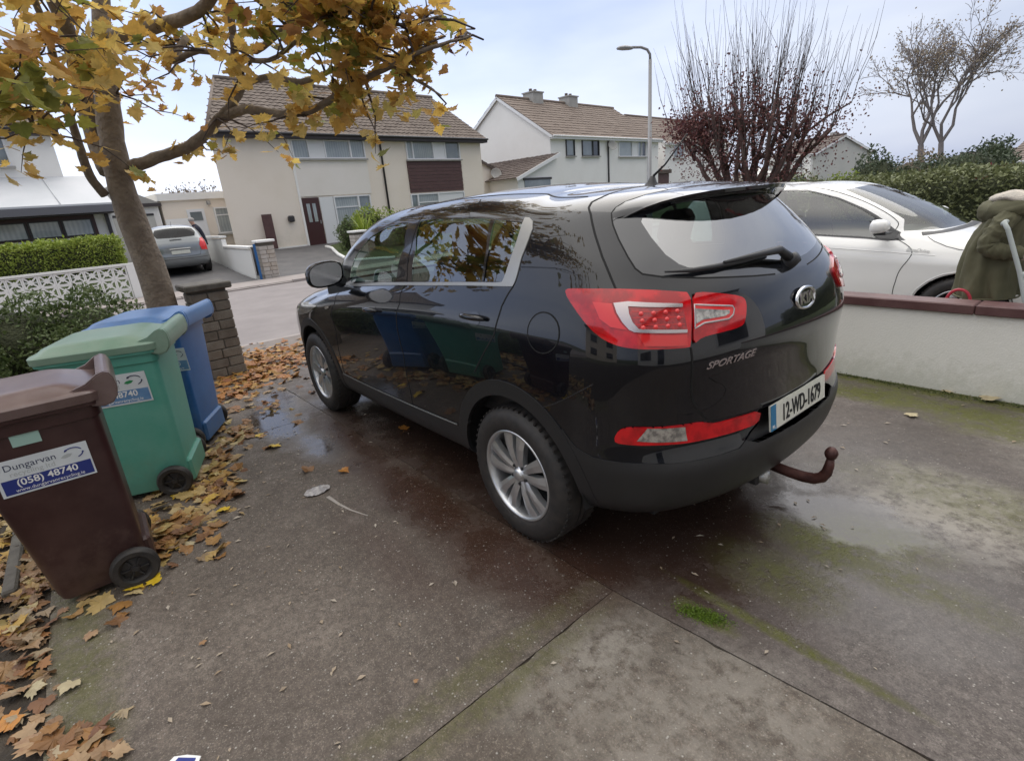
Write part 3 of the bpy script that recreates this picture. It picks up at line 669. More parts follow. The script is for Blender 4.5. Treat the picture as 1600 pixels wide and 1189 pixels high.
cen = P0[T0].mean(1); own = np.full(len(T0), -1)
for i in range(len(regions)-1, -1, -1): own[tri_inside(regions[i][1], cen)] = i
def T_(idx): return T0[np.isin(own, idx)]
ids = lambda n: [i for i, r in enumerate(regions) if r[0] == n]
cb = M['car_black']
emit('body', P0, T_([-1]), cb, CAR, 0, (1, -1))
gate_o = emit('tailgate', P0, T_(ids('tailgate')), cb, CAR, 0, (1, -1))
for s in (1, -1):
    emit('rear_door', P0, T_(ids('rear_door')), cb, CAR, 0, (s,)); emit('front_door', P0, T_(ids('front_door')), cb, CAR, 0, (s,))
    emit('window_frame', P0, T_(ids('window_frame')), M['dark_gloss'], CAR, 0, (s,))
    for k, nm in zip(ids('side_window'), ('front_window', 'rear_side_window', 'quarter_window')): emit(nm, P0, T_([k]), M['glass_side'], CAR, -.004, (s,))
    for k in ids('arch_trim'): emit('wheel_arch_trim', P0, T_([k]), M['car_plastic'], CAR, .006, (s,), .02)
    emit('sill_cladding', P0, T_(ids('sill_cladding')), M['car_plastic'], CAR, .003, (s,), .006)
emit('roof', P0, T_(ids('roof')), cb, CAR, 0, (1, -1)); emit('bonnet', P0, T_(ids('bonnet')), cb, CAR, 0, (1, -1))
emit('rear_bumper', P0, T_(ids('bumper')), cb, CAR, 0, (1, -1)); emit('lower_bumper', P0, T_(ids('lower_bumper')), M['car_plastic'], CAR, .004, (1, -1), .006, 'grey black textured plastic lower bumper')
rw = emit('rear_window', P0, T_(ids('rear_window')), M['glass_rear'], CAR, 0, (1, -1)); emit('window_border', P0, T_(ids('rear_frit')), M['glass_frit'], rw, 0, (1, -1))
emit('windscreen', P0, T_(ids('windscreen')), M['glass_side'], CAR, 0, (1, -1)); emit('grille', P0, T_(ids('grille')), M['dark'], CAR, -.01, (1, -1))
# number plate recess, pushed in behind the bumper face
patch('plate_recess', clipd(recess), M['car_plastic'], CAR, -.035, .02, (1, -1), -.04)
# shut lines
sm = M['seam']
ribbon('panel_gap', [(1.526, 1.078), (1.60, .976), (1.639, .843), (1.736, .715), (1.80, .63)], .008, sm, CAR, sides=(1, -1))
ribbon('panel_gap', rdoor[8:], .0075, sm, CAR, sides=(1, -1)); ribbon('panel_gap', fdoor[1:5], .0075, sm, CAR, sides=(1, -1))
ribbon('panel_gap', gate[3:11], .008, sm, CAR, sides=(1, -1)); ribbon('panel_gap', gate[12:23], .009, sm, CAR, sides=(1, -1))
ribbon('panel_gap', [(0, .524), (.032, .524), (.226, .519), (.303, .52), (.454, .53)], .006, sm, CAR, sides=(1, -1))
ribbon('panel_gap', F['roof_seam'][::-1]+[(3.6, 1.575), (4.5, 1.545)], .012, sm, CAR, sides=(1, -1))
ribbon('panel_gap', [(a, b+.004) for a, b in blk[1:10]]+[(.868, 1.40), (.864, 1.43), (.841, 1.461), (.794, 1.495), (.685, 1.539), (.502, 1.581), (.296, 1.608), (.1, 1.62), (0, 1.622)], .006, sm, CAR, sides=(1, -1))
ribbon('bumper_edge', F['bumper_seam'][:4], .004, M['car_plastic'], CAR, sides=(1, -1), hgt=.001)
fuelc = F['fuel']; ribbon('fuel_flap_gap', fuelc, .006, sm, patch('fuel_flap', fuelc, cb, CAR, .001, .03, (1,), 0), closed=True, off=.0016)
for s in (1, -1):
    ch = patch('chrome_strip', F['chrome'], M['satin'], CAR, .004, .02, (s,), .007)
    ribbon('sill_trim', [(2.06, .293)]+[(a, b+.01) for a, b in F['sill'][::-1]][1:], .010, M['satin'], CAR, .004, (s,), hgt=.003)
    # B pillar edges between the front and rear windows
    ribbon('pillar_seam', [(2.847, 1.10), (3.10, 1.30), (3.45, 1.475)], .007, sm, CAR, .002, (s,))
    # tail lamps: body half and tailgate half with their inner parts proud of the lens
    lb = patch('tail_light', smooth_poly(F['lamp_body']), M['lamp_red'], CAR, .010, .02, (s,), .02)
    patch('lens_band', F['lamp_amber'], M['lamp_pink'], lb, .0125, .02, (s,), .001); patch('lamp_strip', F['lamp_low'], M['lamp_red_bright'], lb, .0125, .02, (s,), .001)
    patch('light_grid', F['lamp_led'], M['lamp_dark'], lb, .012, .02, (s,), .001); patch('silver_frame', F['lamp_c'], M['lamp_silver'], lb, .015, .01, (s,), .003)
    bm = nb(); q = F['lamp_led']
    for i in range(4):
        for j in range(3):
            u_ = .73+.043*i; h_ = .935+.024*j; p_, n_ = skin_pts([(u_, h_)], .012, s)
            lathe(bm, [(.009, 0), (.007, .003), (0, .005)], Vector(p_[0]).to_track_quat('Z', 'Y').to_matrix().to_4x4() if False else Matrix.Translation(p_[0]) @ Vector(n_[0]).to_track_quat('Z', 'Y').to_matrix().to_4x4(), 8)
    setp(bobj('light_diode', bm, M['lamp_pink'], lb), kind='stuff')
    for hh in (.947, .971, .992): ribbon('grid_line', [(.712, hh-.010), (.888, hh)], .0025, M['lamp_red_bright'], lb, .0135, (s,))
    lg = patch('tail_light', smooth_poly(F['lamp_gate']), M['lamp_red'], CAR, .010, .02, (s,), .02)
    patch('silver_frame', F['rev_chrome'], M['lamp_pink'], lg, .012, .02, (s,), .001); rv = patch('reversing_light', F['rev_clear'], M['lamp_clear'], lg, .0145, .01, (s,), .002)
    ribbon('bright_edge', F['rev_chrome'], .006, M['lamp_silver'], lg, .0135, (s,), True, hgt=.002)
    rf = patch('bumper_reflector', smooth_poly(F['refl']), M['lamp_red_bright'] if False else M['lamp_red'], CAR, .008, .02, (s,), .01); patch('clear_lens', F['refl_clear'], M['lamp_clear'], rf, .010, .01, (s,), .002)
    patch('side_repeater', [(3.87, .865), (3.80, .872), (3.79, .843), (3.83, .83), (3.875, .842)], M['lamp_clear'], CAR, .006, .02, (s,), .006)
    hl = patch('headlight', [(4.10, .865), (4.5, .92), (4.95, .80), (4.95, .70), (4.6, .70), (4.2, .78)], M['lamp_clear'], CAR, .003, .03, (s,), .004)
# ---- spoiler over the rear window
te = [(-.413, .646, 1.497), (-.457, .596, 1.530), (-.494, .547, 1.552), (-.528, .498, 1.567), (-.562, .44, 1.578), (-.589, .385, 1.585), (-.617, .311, 1.591), (-.640, .22, 1.594), (-.655, .12, 1.595), (-.662, 0, 1.595)]
te = np.array(te+[(a, -b, c) for a, b, c in te[-2::-1]])
inn_uv = [(.873, 1.391), (.864, 1.43), (.841, 1.461), (.794, 1.495), (.685, 1.539), (.50, 1.581), (.296, 1.608), (.16, 1.618), (.08, 1.621), (0, 1.622)]
ip, inr = skin_pts(inn_uv, .001); ip = np.concatenate([ip, (ip*[1, -1, 1])[-2::-1]]); inr = np.concatenate([inr, (inr*[1, -1, 1])[-2::-1]])
bt_uv = [(.866, 1.388), (.845, 1.40), (.80, 1.41), (.74, 1.422), (.66, 1.433), (.55, 1.445), (.42, 1.458), (.28, 1.467), (.14, 1.472), (0, 1.474)]
bp_, bn_ = skin_pts(bt_uv, .002); bp_ = np.concatenate([bp_, (bp_*[1, -1, 1])[-2::-1]])
vs = []; K = 7; cols_ = []
for a, b, c, n_ in zip(ip, te, bp_, inr):
    L_ = np.linalg.norm(b-a)
    ring = [a+(b-a)*t+np.array([0, 0, 1])*(.045*L_*4*t*(1-t)*.5) for t in np.linspace(0, 1, K)]
    lip = b+np.array([.004, 0, -.014*min(1, L_*5)]); ring += [lip, lip*.6+c*.4+np.array([0, 0, .008*min(1, L_*5)]), c]
    vs += [r_.tolist() for r_ in ring]
K2 = K+3; n_ = len(te)
fs = [(i*K2+k, (i+1)*K2+k, (i+1)*K2+k+1, i*K2+k+1) for i in range(n_-1) for k in range(K2-1)]
sp = raw('spoiler', vs, fs, cb, CAR, smooth=True)
sp.data.set_sharp_from_angle(angle=R(40)) if hasattr(sp.data, 'set_sharp_from_angle') else None
# ---- aerial, wiper, handles, mirrors
ar = thing_part = bobj('aerial', sweep(nb(), [(-.145, .03, 1.675), (-.21, .03, 1.72), (-.33, .04, 1.835)], [.006, .004, .003], 6), M['black_plastic'], CAR)
bobj('aerial_base', lathe(nb(), [(.0, .045), (.012, .04), (.022, .015), (.036, 0)], frame((-.135, .03, 1.634), (1, 0, .1), (0, 1, 0)), 12), M['black_plastic'], ar, True)
wp = []
def onskin(u_, h_, off, s=1): p_, n2 = skin_pts([(abs(u_), h_)], off, 1 if u_ >= 0 else -1); return p_[0]
blade = [onskin(u_, h_, .018) for u_, h_ in ((.73, 1.135), (.62, 1.128), (.48, 1.13), (.34, 1.135), (.20, 1.14), (.10, 1.145))]
wpr = bobj('rear_wiper', sweep(nb(), [onskin(.02, 1.10, .025), onskin(.10, 1.135, .045), onskin(.30, 1.138, .035), onskin(.46, 1.135, .028)], [.020, .017, .010, .006], 8), M['black_plastic'], CAR)
bobj('wiper_blade', sweep(nb(), blade, [.004, .009, .010, .010, .009, .006], 6), M['black_plastic'], wpr)
bobj('pivot_cover', lathe(nb(), [(0, .05), (.022, .046), (.03, .02), (.034, 0)], Matrix.Translation(onskin(.0, 1.09, 0)) @ Vector((-.8, 0, .5)).to_track_quat('Z', 'Y').to_matrix().to_4x4(), 16), M['black_plastic'], wpr, True)
def handle(uc, hc, s):
    p_, n2 = skin_pts([(uc-.10, hc-.002), (uc, hc), (uc+.10, hc+.004)], 0, s)
    mid = p_[1]; pts = []
    for t in np.linspace(0, 1, 9):
        q = p_[0]*(1-t)+p_[2]*t; pts.append(q+n2[1]*(.010+.030*math.sin(PI*t)**.6))
    o = bobj('door_handle', sweep(nb(), pts, [.008, .012, .014, .0145, .0145, .0145, .014, .012, .008], 8), cb, CAR, True)
    patch('handle_cup', [(uc+.052*math.cos(a), hc-.008+.042*math.sin(a)) for a in np.linspace(0, 2*PI, 20)[:-1]], M['dark_gloss'], o, .0015, .02, (s,), 0)
for s in (1, -1):
    handle(1.81, .905, s); handle(2.98, .865, s)
    # mirror: shell with a glass facing back
    y = s
    mr_ = bobj('door_mirror', sweep(nb(), [(2.00, .835*y, 1.165), (1.93, .90*y, 1.18), (1.90, .93*y, 1.20)], [.05, .035, .03], 8), M['black_plastic'], CAR, True)
    bm = nb(); sec = [(1.80, .0), (1.815, .7), (1.86, 1.0), (1.92, .9), (1.965, .55), (1.98, .2)]
    rings = []
    for x_, k in [(1.795, .93), (1.80, 1.0), (1.85, 1.0), (1.91, .86), (1.95, .6), (1.97, .25)]:
        rings.append([bm.verts.new((x_, y*(1.0+.125*k*math.copysign(abs(math.cos(a))**.7, math.cos(a))), 1.245+.085*k*math.copysign(abs(math.sin(a))**.75, math.sin(a))-.012*math.cos(a))) for a in np.linspace(0, 2*PI, 24, endpoint=False)])
    for a, b in zip(rings[:-1], rings[1:]):
        for k in range(24): f = bm.faces.new((a[k], a[(k+1) % 24], b[(k+1) % 24], b[k])); f.smooth = True
    bm.faces.new(rings[-1]); bmesh.ops.recalc_face_normals(bm, faces=bm.faces)
    shell = bobj('mirror_shell', bm, cb, mr_)
    bm = nb(); bm.faces.new([bm.verts.new((1.802, y*(1.0+.112*math.copysign(abs(math.cos(a))**.7, math.cos(a))), 1.245+.074*math.copysign(abs(math.sin(a))**.75, math.sin(a))-.012*math.cos(a))) for a in np.linspace(0, 2*PI, 24, endpoint=False)])
    bobj('mirror_glass', bm, M['chrome'], mr_)
# ---- badges and number plate
pe, ne = skin_pts([(.0, .928)], .004); up = Vector((.12, 0, 1)).normalized(); nn0 = Vector(ne[0]); xa = Vector((0, -1, 0))
EM = frame(pe[0], xa, up)
if EM.to_3x3().col[2].dot(nn0) < 0: EM = EM @ Matrix.Scale(-1, 4, (0, 0, 1))
bm = nb(); n_ = 40
oval = [(math.cos(a), math.sin(a)) for a in np.linspace(0, 2*PI, n_, endpoint=False)]
prof_ = [(1.0, 0), (.97, .008), (.86, .009), (.80, .004)]
rings = [[bm.verts.new(EM @ Vector((x*.088*k, y*.048*(k if k > .9 else k*.94), z))) for x, y in oval] for k, z in prof_]
for a, b in zip(rings[:-1], rings[1:]):
    for k in range(n_): f = bm.faces.new((a[k], a[(k+1) % n_], b[(k+1) % n_], b[k])); f.smooth = True
em = bobj('round_badge', bm, M['chrome'], CAR)
bobj('badge_field', prism(nb(), [(x*.071, y*.037) for x, y in oval], EM, .004), M['dark_gloss'], em)
text_mesh('KIA', .043, .004, EM @ Matrix.Translation((0, -.021, .008)), 'badge_letters', M['lamp_silver'], em, sx=1.25, align='CENTER', width=.0020)
# model name under the left tail lamp
uvn = [(0.628,0.766), (0.38,0.775)]
t_ = text_mesh('SPORTAGE', .026, .003, Matrix.Identity(4), 'model_name', M['lamp_silver'], None, sx=1.0, shear=.35, width=.0008)
co = np.array([v.co[:] for v in t_.data.vertices]); ua, ub = np.array(uvn[0]), np.array(uvn[1]); fr = co[:, :1]/co[:, 0].max()
uvt = ua+(ub-ua)*fr; uvt[:, 1] += co[:, 1]; pt, _n = skin_pts(uvt, 0); pt = pt+_n*(.0015+co[:, 2:3]+.0015)
for v, q in zip(t_.data.vertices, pt): v.co = q
t_.data.transform(mat4(CAR).inverted()); t_.parent = CAR
t_['label'] = 'chrome lettering on the tailgate'
# plate
pp, pn = skin_pts([(.24, .464), (.0, .468)], -.002)
PM_ = frame((-.892, 0, .685), (0, -1, 0), (.10, 0, 1))   # x to the right as seen from behind, normal to the rear
if PM_.to_3x3().col[2].x > 0: PM_ = PM_ @ Matrix.Scale(-1, 4, (0, 0, 1))
M['plate_white'] = mat('plate_white', (.70, .70, .62), .35, c2=(.62, .62, .55), scale=30, coat=.2)
M['plate_blue'] = mat('plate_blue', (.01, .16, .33), .35)
pl = bobj('number_plate', prism(nb(), [(-.26, -.055), (.26, -.055), (.26, .055), (-.26, .055)], PM_, .008), M['plate_white'], CAR)
bobj('plate_band', prism(nb(), [(-.26, -.055), (-.215, -.055), (-.215, .055), (-.26, .055)], PM_ @ Matrix.Translation((0, 0, .0082)), .001), M['plate_blue'], pl)
text_mesh('12-WD-1679', .072, .002, PM_ @ Matrix.Translation((.022, -.037, .010)), 'plate_number', M['dark'], pl, sx=.66, align='CENTER', width=.001)
text_mesh('IRL', .014, .001, PM_ @ Matrix.Translation((-.237, -.046, .0100)), 'country_letters', M['white_paint'], pl, sx=.9, align='CENTER')
# tow bar
tb = bobj('tow_bar', sweep(nb(), [(-.66, .03, .38), (-.80, .03, .358), (-.90, .03, .350), (-.96, .03, .350), (-1.005, .03, .357), (-1.035, .03, .375), (-1.052, .03, .405), (-1.058, .03, .44), (-1.060, .03, .475)], [.022, .023, .024, .0245, .0245, .024, .022, .020, .015], 12), M['rust_bar'], CAR, True)
bobj('tow_ball', lathe(nb(), [(.0, .05), (.014, .046), (.024, .032), (.027, .02), (.022, .004), (.016, -.004)], Matrix.Translation((-1.06, .03, .478)), 16), M['rust_bar'], tb, True)
boxo('tow_socket', (-.80, .15, .355), (.07, .09, .075), M['black_plastic'], tb, bev=.01); boxo('tow_bracket', (-.70, .03, .37), (.10, .16, .09), M['black_plastic'], tb, bev=.012); bobj('socket_cap', lathe(nb(), [(0, .03), (.03, .028), (.032, .0)], frame((-.835, .15, .355), (0, 1, 0), (0, 0, -1)), 14), M['satin'], tb, True)
# ---- underside, wheel wells and cabin
boxo('underbody', (1.35, 0, .32), (3.9, 1.25, .10), M['dark'], CAR)
for x_ in (0, 2.64):
    for s in (1, -1):
        bm = nb(); rr_ = .43; r0 = None
        for a in np.linspace(R(-2), R(182), 18):
            q = [bm.verts.new((x_+rr_*math.cos(a), s*yy, .35+rr_*math.sin(a))) for yy in (.885, .58)]
            if r0: bm.faces.new((r0[0], q[0], q[1], r0[1]))
            r0 = q
        bm.faces.new([bm.verts.new((x_+rr_*math.cos(a), s*.58, .35+rr_*math.sin(a))) for a in np.linspace(R(-2), R(182), 18)])
        bobj('wheel_well', bm, M['dark'], CAR)
boxo('cabin_floor', (1.2, 0, .60), (2.9, 1.5, .04), M['dark'], CAR)
boxo('load_cover', (-.28, 0, 1.06), (.62, 1.25, .03), M['dark'], CAR, bev=.01)
ds = boxo('dashboard', (2.13, 0, 1.02), (.42, 1.42, .22), M['black_plastic'], CAR, bev=.06)
bobj('steering_wheel', lathe(nb(), [(.175, -.012), (.19, 0), (.175, .012), (.165, 0), (.175, -.012)], Matrix.Translation((1.85, -.37, 1.06)) @ Euler((0, R(-65), 0)).to_matrix().to_4x4(), 24), M['black_plastic'], CAR, True)
def seat(x, y, wd, hr=True):
    bm = nb(); box(bm, (x+.02, y, .78), (.50, wd, .16), bev=.05)
    box(bm, (0, 0, .27), (.14, wd*.96, .54), Matrix.Translation((x-.24, y, .80)) @ Euler((0, R(-14), 0)).to_matrix().to_4x4(), bev=.05)
    o = bobj('seat', bm, M['seat'], CAR)
    for yy in ([y] if wd < .7 else [y-.42, y, y+.42]):
        boxo('headrest', (0, 0, .62), (.10, .26, .19), M['seat'], o, Matrix.Translation((x-.24, yy, .80)) @ Euler((0, R(-14), 0)).to_matrix().to_4x4(), bev=.035)
seat(1.35, .37, .52); seat(1.35, -.37, .52); seat(.42, 0, 1.30)
for s in (1, -1):
    boxo('door_lining', (1.2, s*.80, .86), (2.3, .03, .52), M['black_plastic'], CAR)
bobj('interior_mirror', box(nb(), (1.72, 0, 1.46), (.03, .22, .07), bev=.01), M['black_plastic'], CAR)
# ---- wheels
def wheel(x, s, parent, tyre_r=.35, rim_r=.232, face=.905, wd=.225, spokes=5, name='wheel'):
    Mw = frame((x, s*(face-.0), tyre_r), (-s, 0, 0), (0, 0, 1))   # z points outwards
    w_ = thing(name, (x, s*(face-wd/2), tyre_r), None, None); w_.parent = parent; w_.location = mat4(parent).inverted() @ Vector((x, s*(face-wd/2), tyre_r))
    o_ = .012
    prof = [(rim_r-.004, -.006), (rim_r+.008, .004), (rim_r+.03, .012), (rim_r+.07, .014), (tyre_r-.03, .004), (tyre_r-.012, -.012), (tyre_r-.004, -.03), (tyre_r, -.06), (tyre_r, -.085), (tyre_r-.008, -.087), (tyre_r-.008, -.095), (tyre_r, -.097), (tyre_r+.001, -.12), (tyre_r-.008, -.122), (tyre_r-.008, -.13), (tyre_r, -.132), (tyre_r-.004, -wd+.03), (tyre_r-.03, -wd), (rim_r+.02, -wd), (rim_r, -wd+.01)]
    bm = lathe(nb(), prof, Mw, 64)
    for k in range(56):
        a = 2*PI*k/56
        for zz, rr_ in ((-.024, tyre_r-.0065), (-wd+.035, tyre_r-.0065)):
            box(bm, (0, 0, 0), (.012, .008, .030), Mw @ Matrix.Rotation(a, 4, 'Z') @ Matrix.Translation((rr_, 0, zz)) @ Matrix.Rotation(R(90), 4, 'Z'))
    bobj('tyre', bm, M['rubber'], w_, False).data.set_sharp_from_angle(angle=R(50))
    r = rim_r
    rim = bobj('rim', lathe(nb(), [(r-.004, -.02), (r+.004, -.004), (r+.002, .004), (r-.008, .003), (r-.014, -.010), (r-.022, -.05), (r-.03, -.16), (r-.012, -.2)], Mw, 64), M['alloy'], w_, True)
    bobj('brake_disc', lathe(nb(), [(0, -.11), (.14, -.11), (.14, -.125), (0, -.125)], Mw, 32), M['dark'], w_, False)
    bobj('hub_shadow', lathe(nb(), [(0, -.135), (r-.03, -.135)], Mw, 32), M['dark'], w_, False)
    bm = nb()
    for k in range(spokes):
        a = 2*PI*k/spokes+.35
        for sg in (-1, 1):
            A = Mw @ Matrix.Rotation(a, 4, 'Z')
            # one blade of the pair: a tapered ridge from hub to rim
            st = [(.035, .013*sg, .018, -.018), (.09, .026*sg, .023, -.006), (.15, .039*sg, .028, -.002), (r-.012, .050*sg, .038, -.010)]
            prev = None
            for rr_, off, hw, z in st:
                q = [bm.verts.new(A @ Vector(v)) for v in ((rr_, off-hw, z-.035), (rr_, off-hw*.95, z-.006), (rr_, off+sg*hw*.1, z), (rr_, off+hw*.95, z-.006), (rr_, off+hw, z-.035))]
                if prev:
                    for i in range(4): bm.faces.new((prev[i], prev[i+1], q[i+1], q[i]))
                prev = q
    bmesh.ops.recalc_face_normals(bm, faces=bm.faces); bobj('spokes', bm, M['alloy'], rim)
    hubo = bobj('hub_cap', lathe(nb(), [(0, -.002), (.026, -.003), (.030, -.008), (.033, -.02), (.062, -.026), (.068, -.04)], Mw, 24), M['alloy'], rim, True)
    bm = nb()
    for k in range(5):
        a = 2*PI*(k+.5)/5+.35; lathe(bm, [(0, -.012), (.008, -.012), (.009, -.03)], Mw @ Matrix.Rotation(a, 4, 'Z') @ Matrix.Translation((.05, 0, 0)), 6)
    setp(bobj('wheel_nuts', bm, M['dark'], rim), kind='stuff')
    return w_
for x_ in (0, 2.64):
    for s in (1, -1): wheel(x_, s, CAR)

# ================================================================ WHEELIE BINS
M['label_white'] = mat('label_white', (.66, .70, .72), .4, c2=(.58, .62, .64), scale=8)
M['label_blue'] = mat('label_blue', (.02, .035, .20), .4); M['label_lightblue'] = mat('label_lightblue', (.10, .22, .42), .4, c2=(.16, .30, .50), scale=9)
M['label_ink'] = mat('label_ink', (.03, .04, .09), .5); M['label_grey'] = mat('label_grey', (.42, .45, .45), .5); M['label_green'] = mat('label_green', (.03, .25, .09), .5)
def rrect(x0, x1, hw, r, n=5):
    """rounded rectangle outline, counter-clockwise"""
    o = []
    for cx, cy, a0 in ((x1-r, hw-r, 0), (x0+r, hw-r, 90), (x0+r, -hw+r, 180), (x1-r, -hw+r, 270)):
        for k in range(n+1): a = R(a0+90*k/n); o.append((cx+r*math.cos(a), cy+r*math.sin(a)))
    return o
def loft(bm, secs, mi=0, cap=(True, True)):
    rings = [[bm.verts.new((x, y, z)) for x, y, z in s] for s in secs]; n = len(rings[0])
    for a, b in zip(rings[:-1], rings[1:]):
        for k in range(n): f = bm.faces.new((a[k], a[(k+1) % n], b[(k+1) % n], b[k])); f.smooth = True; f.material_index = mi
    if cap[0]: bm.faces.new(rings[0][::-1])
    if cap[1]: bm.faces.new(rings[-1])
    return bm
def wheelie_bin(label, loc, deg, mt, lidm, xb, xf, xbt, xft, hw0, hw1, H, wy, tag, lab, extra=None):
    T = thing('wheelie_bin', (loc[0], loc[1], 0), label, 'bin', 'wheelie bins beside the drive', rz=0)
    W = Matrix.Translation((loc[0], loc[1], 0)) @ Matrix.Rotation(R(deg), 4, 'Z')
    def out(name, bm, mt_, par=None, smooth=False, ang=35):
        bmesh.ops.transform(bm, matrix=W, verts=bm.verts); o = bobj(name, bm, mt_, par or T, smooth)
        o.data.set_sharp_from_angle(angle=R(ang)); return o
    def lev(z, g=0, r=.045):
        t = (z-.04)/(H-.04); a = xb+(xbt-xb)*t; b = xf+(xft-xf)*t; w_ = hw0+(hw1-hw0)*t
        return [(x, y, z) for x, y in rrect(a-g, b+g, w_+g, r+g*.5)]
    zt = H-.12
    body = out('bin_body', loft(nb(), [lev(.035, -.03), lev(.04, -.006), lev(.07), lev(.25), lev(.5), lev(zt-.05), lev(zt), lev(zt+.004, .010), lev(zt+.055, .012), lev(zt+.06, .028), lev(H-.03, .030), lev(H-.026, .012)]), mt)
    # wheel arch notch blocks at the back and moulded ribs
    bm = nb(); box(bm, (xb-.004, 0, .12), (.05, hw0*2-.05, .16), bev=.015); out('axle_housing', bm, mt)
    bm = nb(); sweep(bm, [(0, -wy, .10), (0, wy, .10)], .011, 8); out('axle', bm, M['dark'])
    for s in (1, -1):
        Mw = Matrix.Translation((0, s*wy, .10)) @ Matrix.Rotation(R(-90*s), 4, 'X')
        pr = [(.0, .012), (.018, .012), (.02, .002), (.055, -.004), (.06, .012), (.068, .022), (.090, .024), (.099, .014), (.101, 0), (.099, -.016), (.09, -.026), (0, -.026)]
        w_ = out('bin_wheel', lathe(nb(), pr, Mw, 32), M['rubber'], None, True)
        bm = nb()
        for k in range(6): box(bm, (.038, 0, .006), (.036, .007, .012), Mw @ Matrix.Rotation(k*PI/3, 4, 'Z'))
        out('wheel_hub', lathe(bm, [(0, .018), (.014, .018), (.016, .002)], Mw, 12), M['black_plastic'], w_)
    # lid: domed tray with a raised panel, overhanging lip, hinge tubes at the back
    def ll(z, g, r=.06, dz=0, bk=0): return [(x, y, z+dz*(1-((x-(xft+xbt)/2)/((xft-xbt)/2))**2)) for x, y in rrect(xbt+.0-g+bk, xft+g, hw1+g, r)]
    secs = [ll(H-.045, .026), ll(H-.042, .034), ll(H-.005, .036), ll(H+.004, .028), ll(H+.006, .010, dz=.006), ll(H+.030, -.022, dz=.012, bk=.05), ll(H+.036, -.045, dz=.016, bk=.06), ll(H+.030, -.09, dz=.018, bk=.09), ll(H+.030, -.12, dz=.020, bk=.10)]
    lid = out('bin_lid', loft(nb(), secs, cap=(False, True)), lidm, None, True, 40)
    hook = [(xbt+.07, H+.012), (xbt+.01, H+.030), (xbt-.035, H+.062), (xbt-.062, H+.070), (xbt-.082, H+.060), (xbt-.092, H+.035), (xbt-.096, H-.010), (xbt-.088, H-.045), (xbt-.066, H-.072), (xbt-.030, H-.082), (xbt+.01, H-.07), (xbt+.03, H-.03)]
    hin = [(xbt+.06, H+.004), (xbt+.01, H+.012), (xbt-.030, H+.040), (xbt-.055, H+.046), (xbt-.066, H+.038), (xbt-.072, H+.020), (xbt-.074, H-.008), (xbt-.068, H-.034), (xbt-.052, H-.052), (xbt-.030, H-.060), (xbt-.0, H-.05), (xbt+.02, H-.02)]
    for a, b in ((-hw1-.012, -hw1+.020), (hw1-.020, hw1+.012)):       # solid cheeks
        bm = nb(); prism(bm, hook, Matrix(((1, 0, 0, 0), (0, 0, 1, a), (0, 1, 0, 0), (0, 0, 0, 1))), b-a); bmesh.ops.recalc_face_normals(bm, faces=bm.faces)
        es = [e for e in bm.edges if abs(e.verts[0].co.y-e.verts[1].co.y) < 1e-4]; bmesh.ops.bevel(bm, geom=es, offset=.006, segments=2, affect='EDGES')
        out('handle_cheek', bm, lidm, lid, True, 60)
    bm = nb(); k0 = 2; sec = hook[k0:8]+hin[k0:8][::-1]
    prism(bm, sec, Matrix(((1, 0, 0, 0), (0, 0, 1, -hw1+.02), (0, 1, 0, 0), (0, 0, 0, 1))), 2*hw1-.04); bmesh.ops.recalc_face_normals(bm, faces=bm.faces)
    setp(out('lid_handle', bm, lidm, lid, True, 50), label='curved grip bar at the back of the lid')
    # printed sticker on the camera side
    t0, t1 = .07, zt; sl = (hw1-hw0)/(H-.04)
    def face(x, z): return W @ Vector((x, hw0+(z-.04)*sl+.002, z))
    up = (W.to_3x3() @ Vector((0, sl, 1))).normalized(); xr = W.to_3x3() @ Vector((-1, 0, 0))
    cx, cz, w2, h2, tilt = lab
    FM = frame(face(cx, cz), xr, up) @ Matrix.Rotation(R(tilt), 4, 'Z')
    st = bobj('sticker', prism(nb(), [(-w2, -h2), (w2, -h2), (w2, h2), (-w2, h2)], FM, .0012), M['label_white'], T)
    bandm = M['label_blue'] if tag == 'dark' else M['label_lightblue']
    k = w2/.17
    bobj('blue_band', prism(nb(), [(-w2*.93, -h2*.90), (w2*.96, -h2*.90), (w2*.96, -h2*.08), (-w2*.93, -h2*.08)], FM @ Matrix.Translation((0, 0, .0013)), .0004), bandm, st)
    Z = Matrix.Translation
    text_mesh('Dungarvan', .030*k, .0004, FM @ Z((-w2*.80, h2*.42, .0016)), 'company_name', M['label_ink'], st, sx=.98)
    text_mesh('recycling ltd', .024*k, .0004, FM @ Z((-w2*.72, h2*.06, .0016)), 'company_name', M['label_grey'], st, sx=.95)
    text_mesh('(058) 48740', .031*k, .0004, FM @ Z((w2*.0, -h2*.50, .0019)), 'phone_number', M['white_paint'], st, sx=1.0, align='CENTER', width=.0007*k)
    text_mesh('www.dungarvanrecycling.ie', .016*k, .0004, FM @ Z((w2*.02, -h2*.82, .0019)), 'web_address', M['white_paint'], st, sx=.98, align='CENTER')
    for a0, a1 in ((20, 150), (-70, 0), (190, 270)):
        pts = [FM @ Vector((w2*.66+.028*k*math.cos(R(a))*1.25, h2*.50+.026*k*math.sin(R(a)), .0018)) for a in np.linspace(a0, a1, 10)]
        if a0 == 190: continue
        bobj('arrow_mark', sweep(nb(), pts, [.0008]+[.0026*k]*7+[.005*k, .0005], 4), M['label_blue'] if tag == 'dark' else M['label_ink'], st)
    lf = [(-.022, -.004), (-.006, -.010), (.012, -.006), (.024, .006), (.008, .010), (-.010, .006)]
    bobj('leaf_mark', prism(nb(), [(w2*.50+x*k, h2*.42+y*k) for x, y in lf], FM @ Z((0, 0, .0016)), .0004), M['label_green'] if tag != 'dark' else M['label_grey'], st)
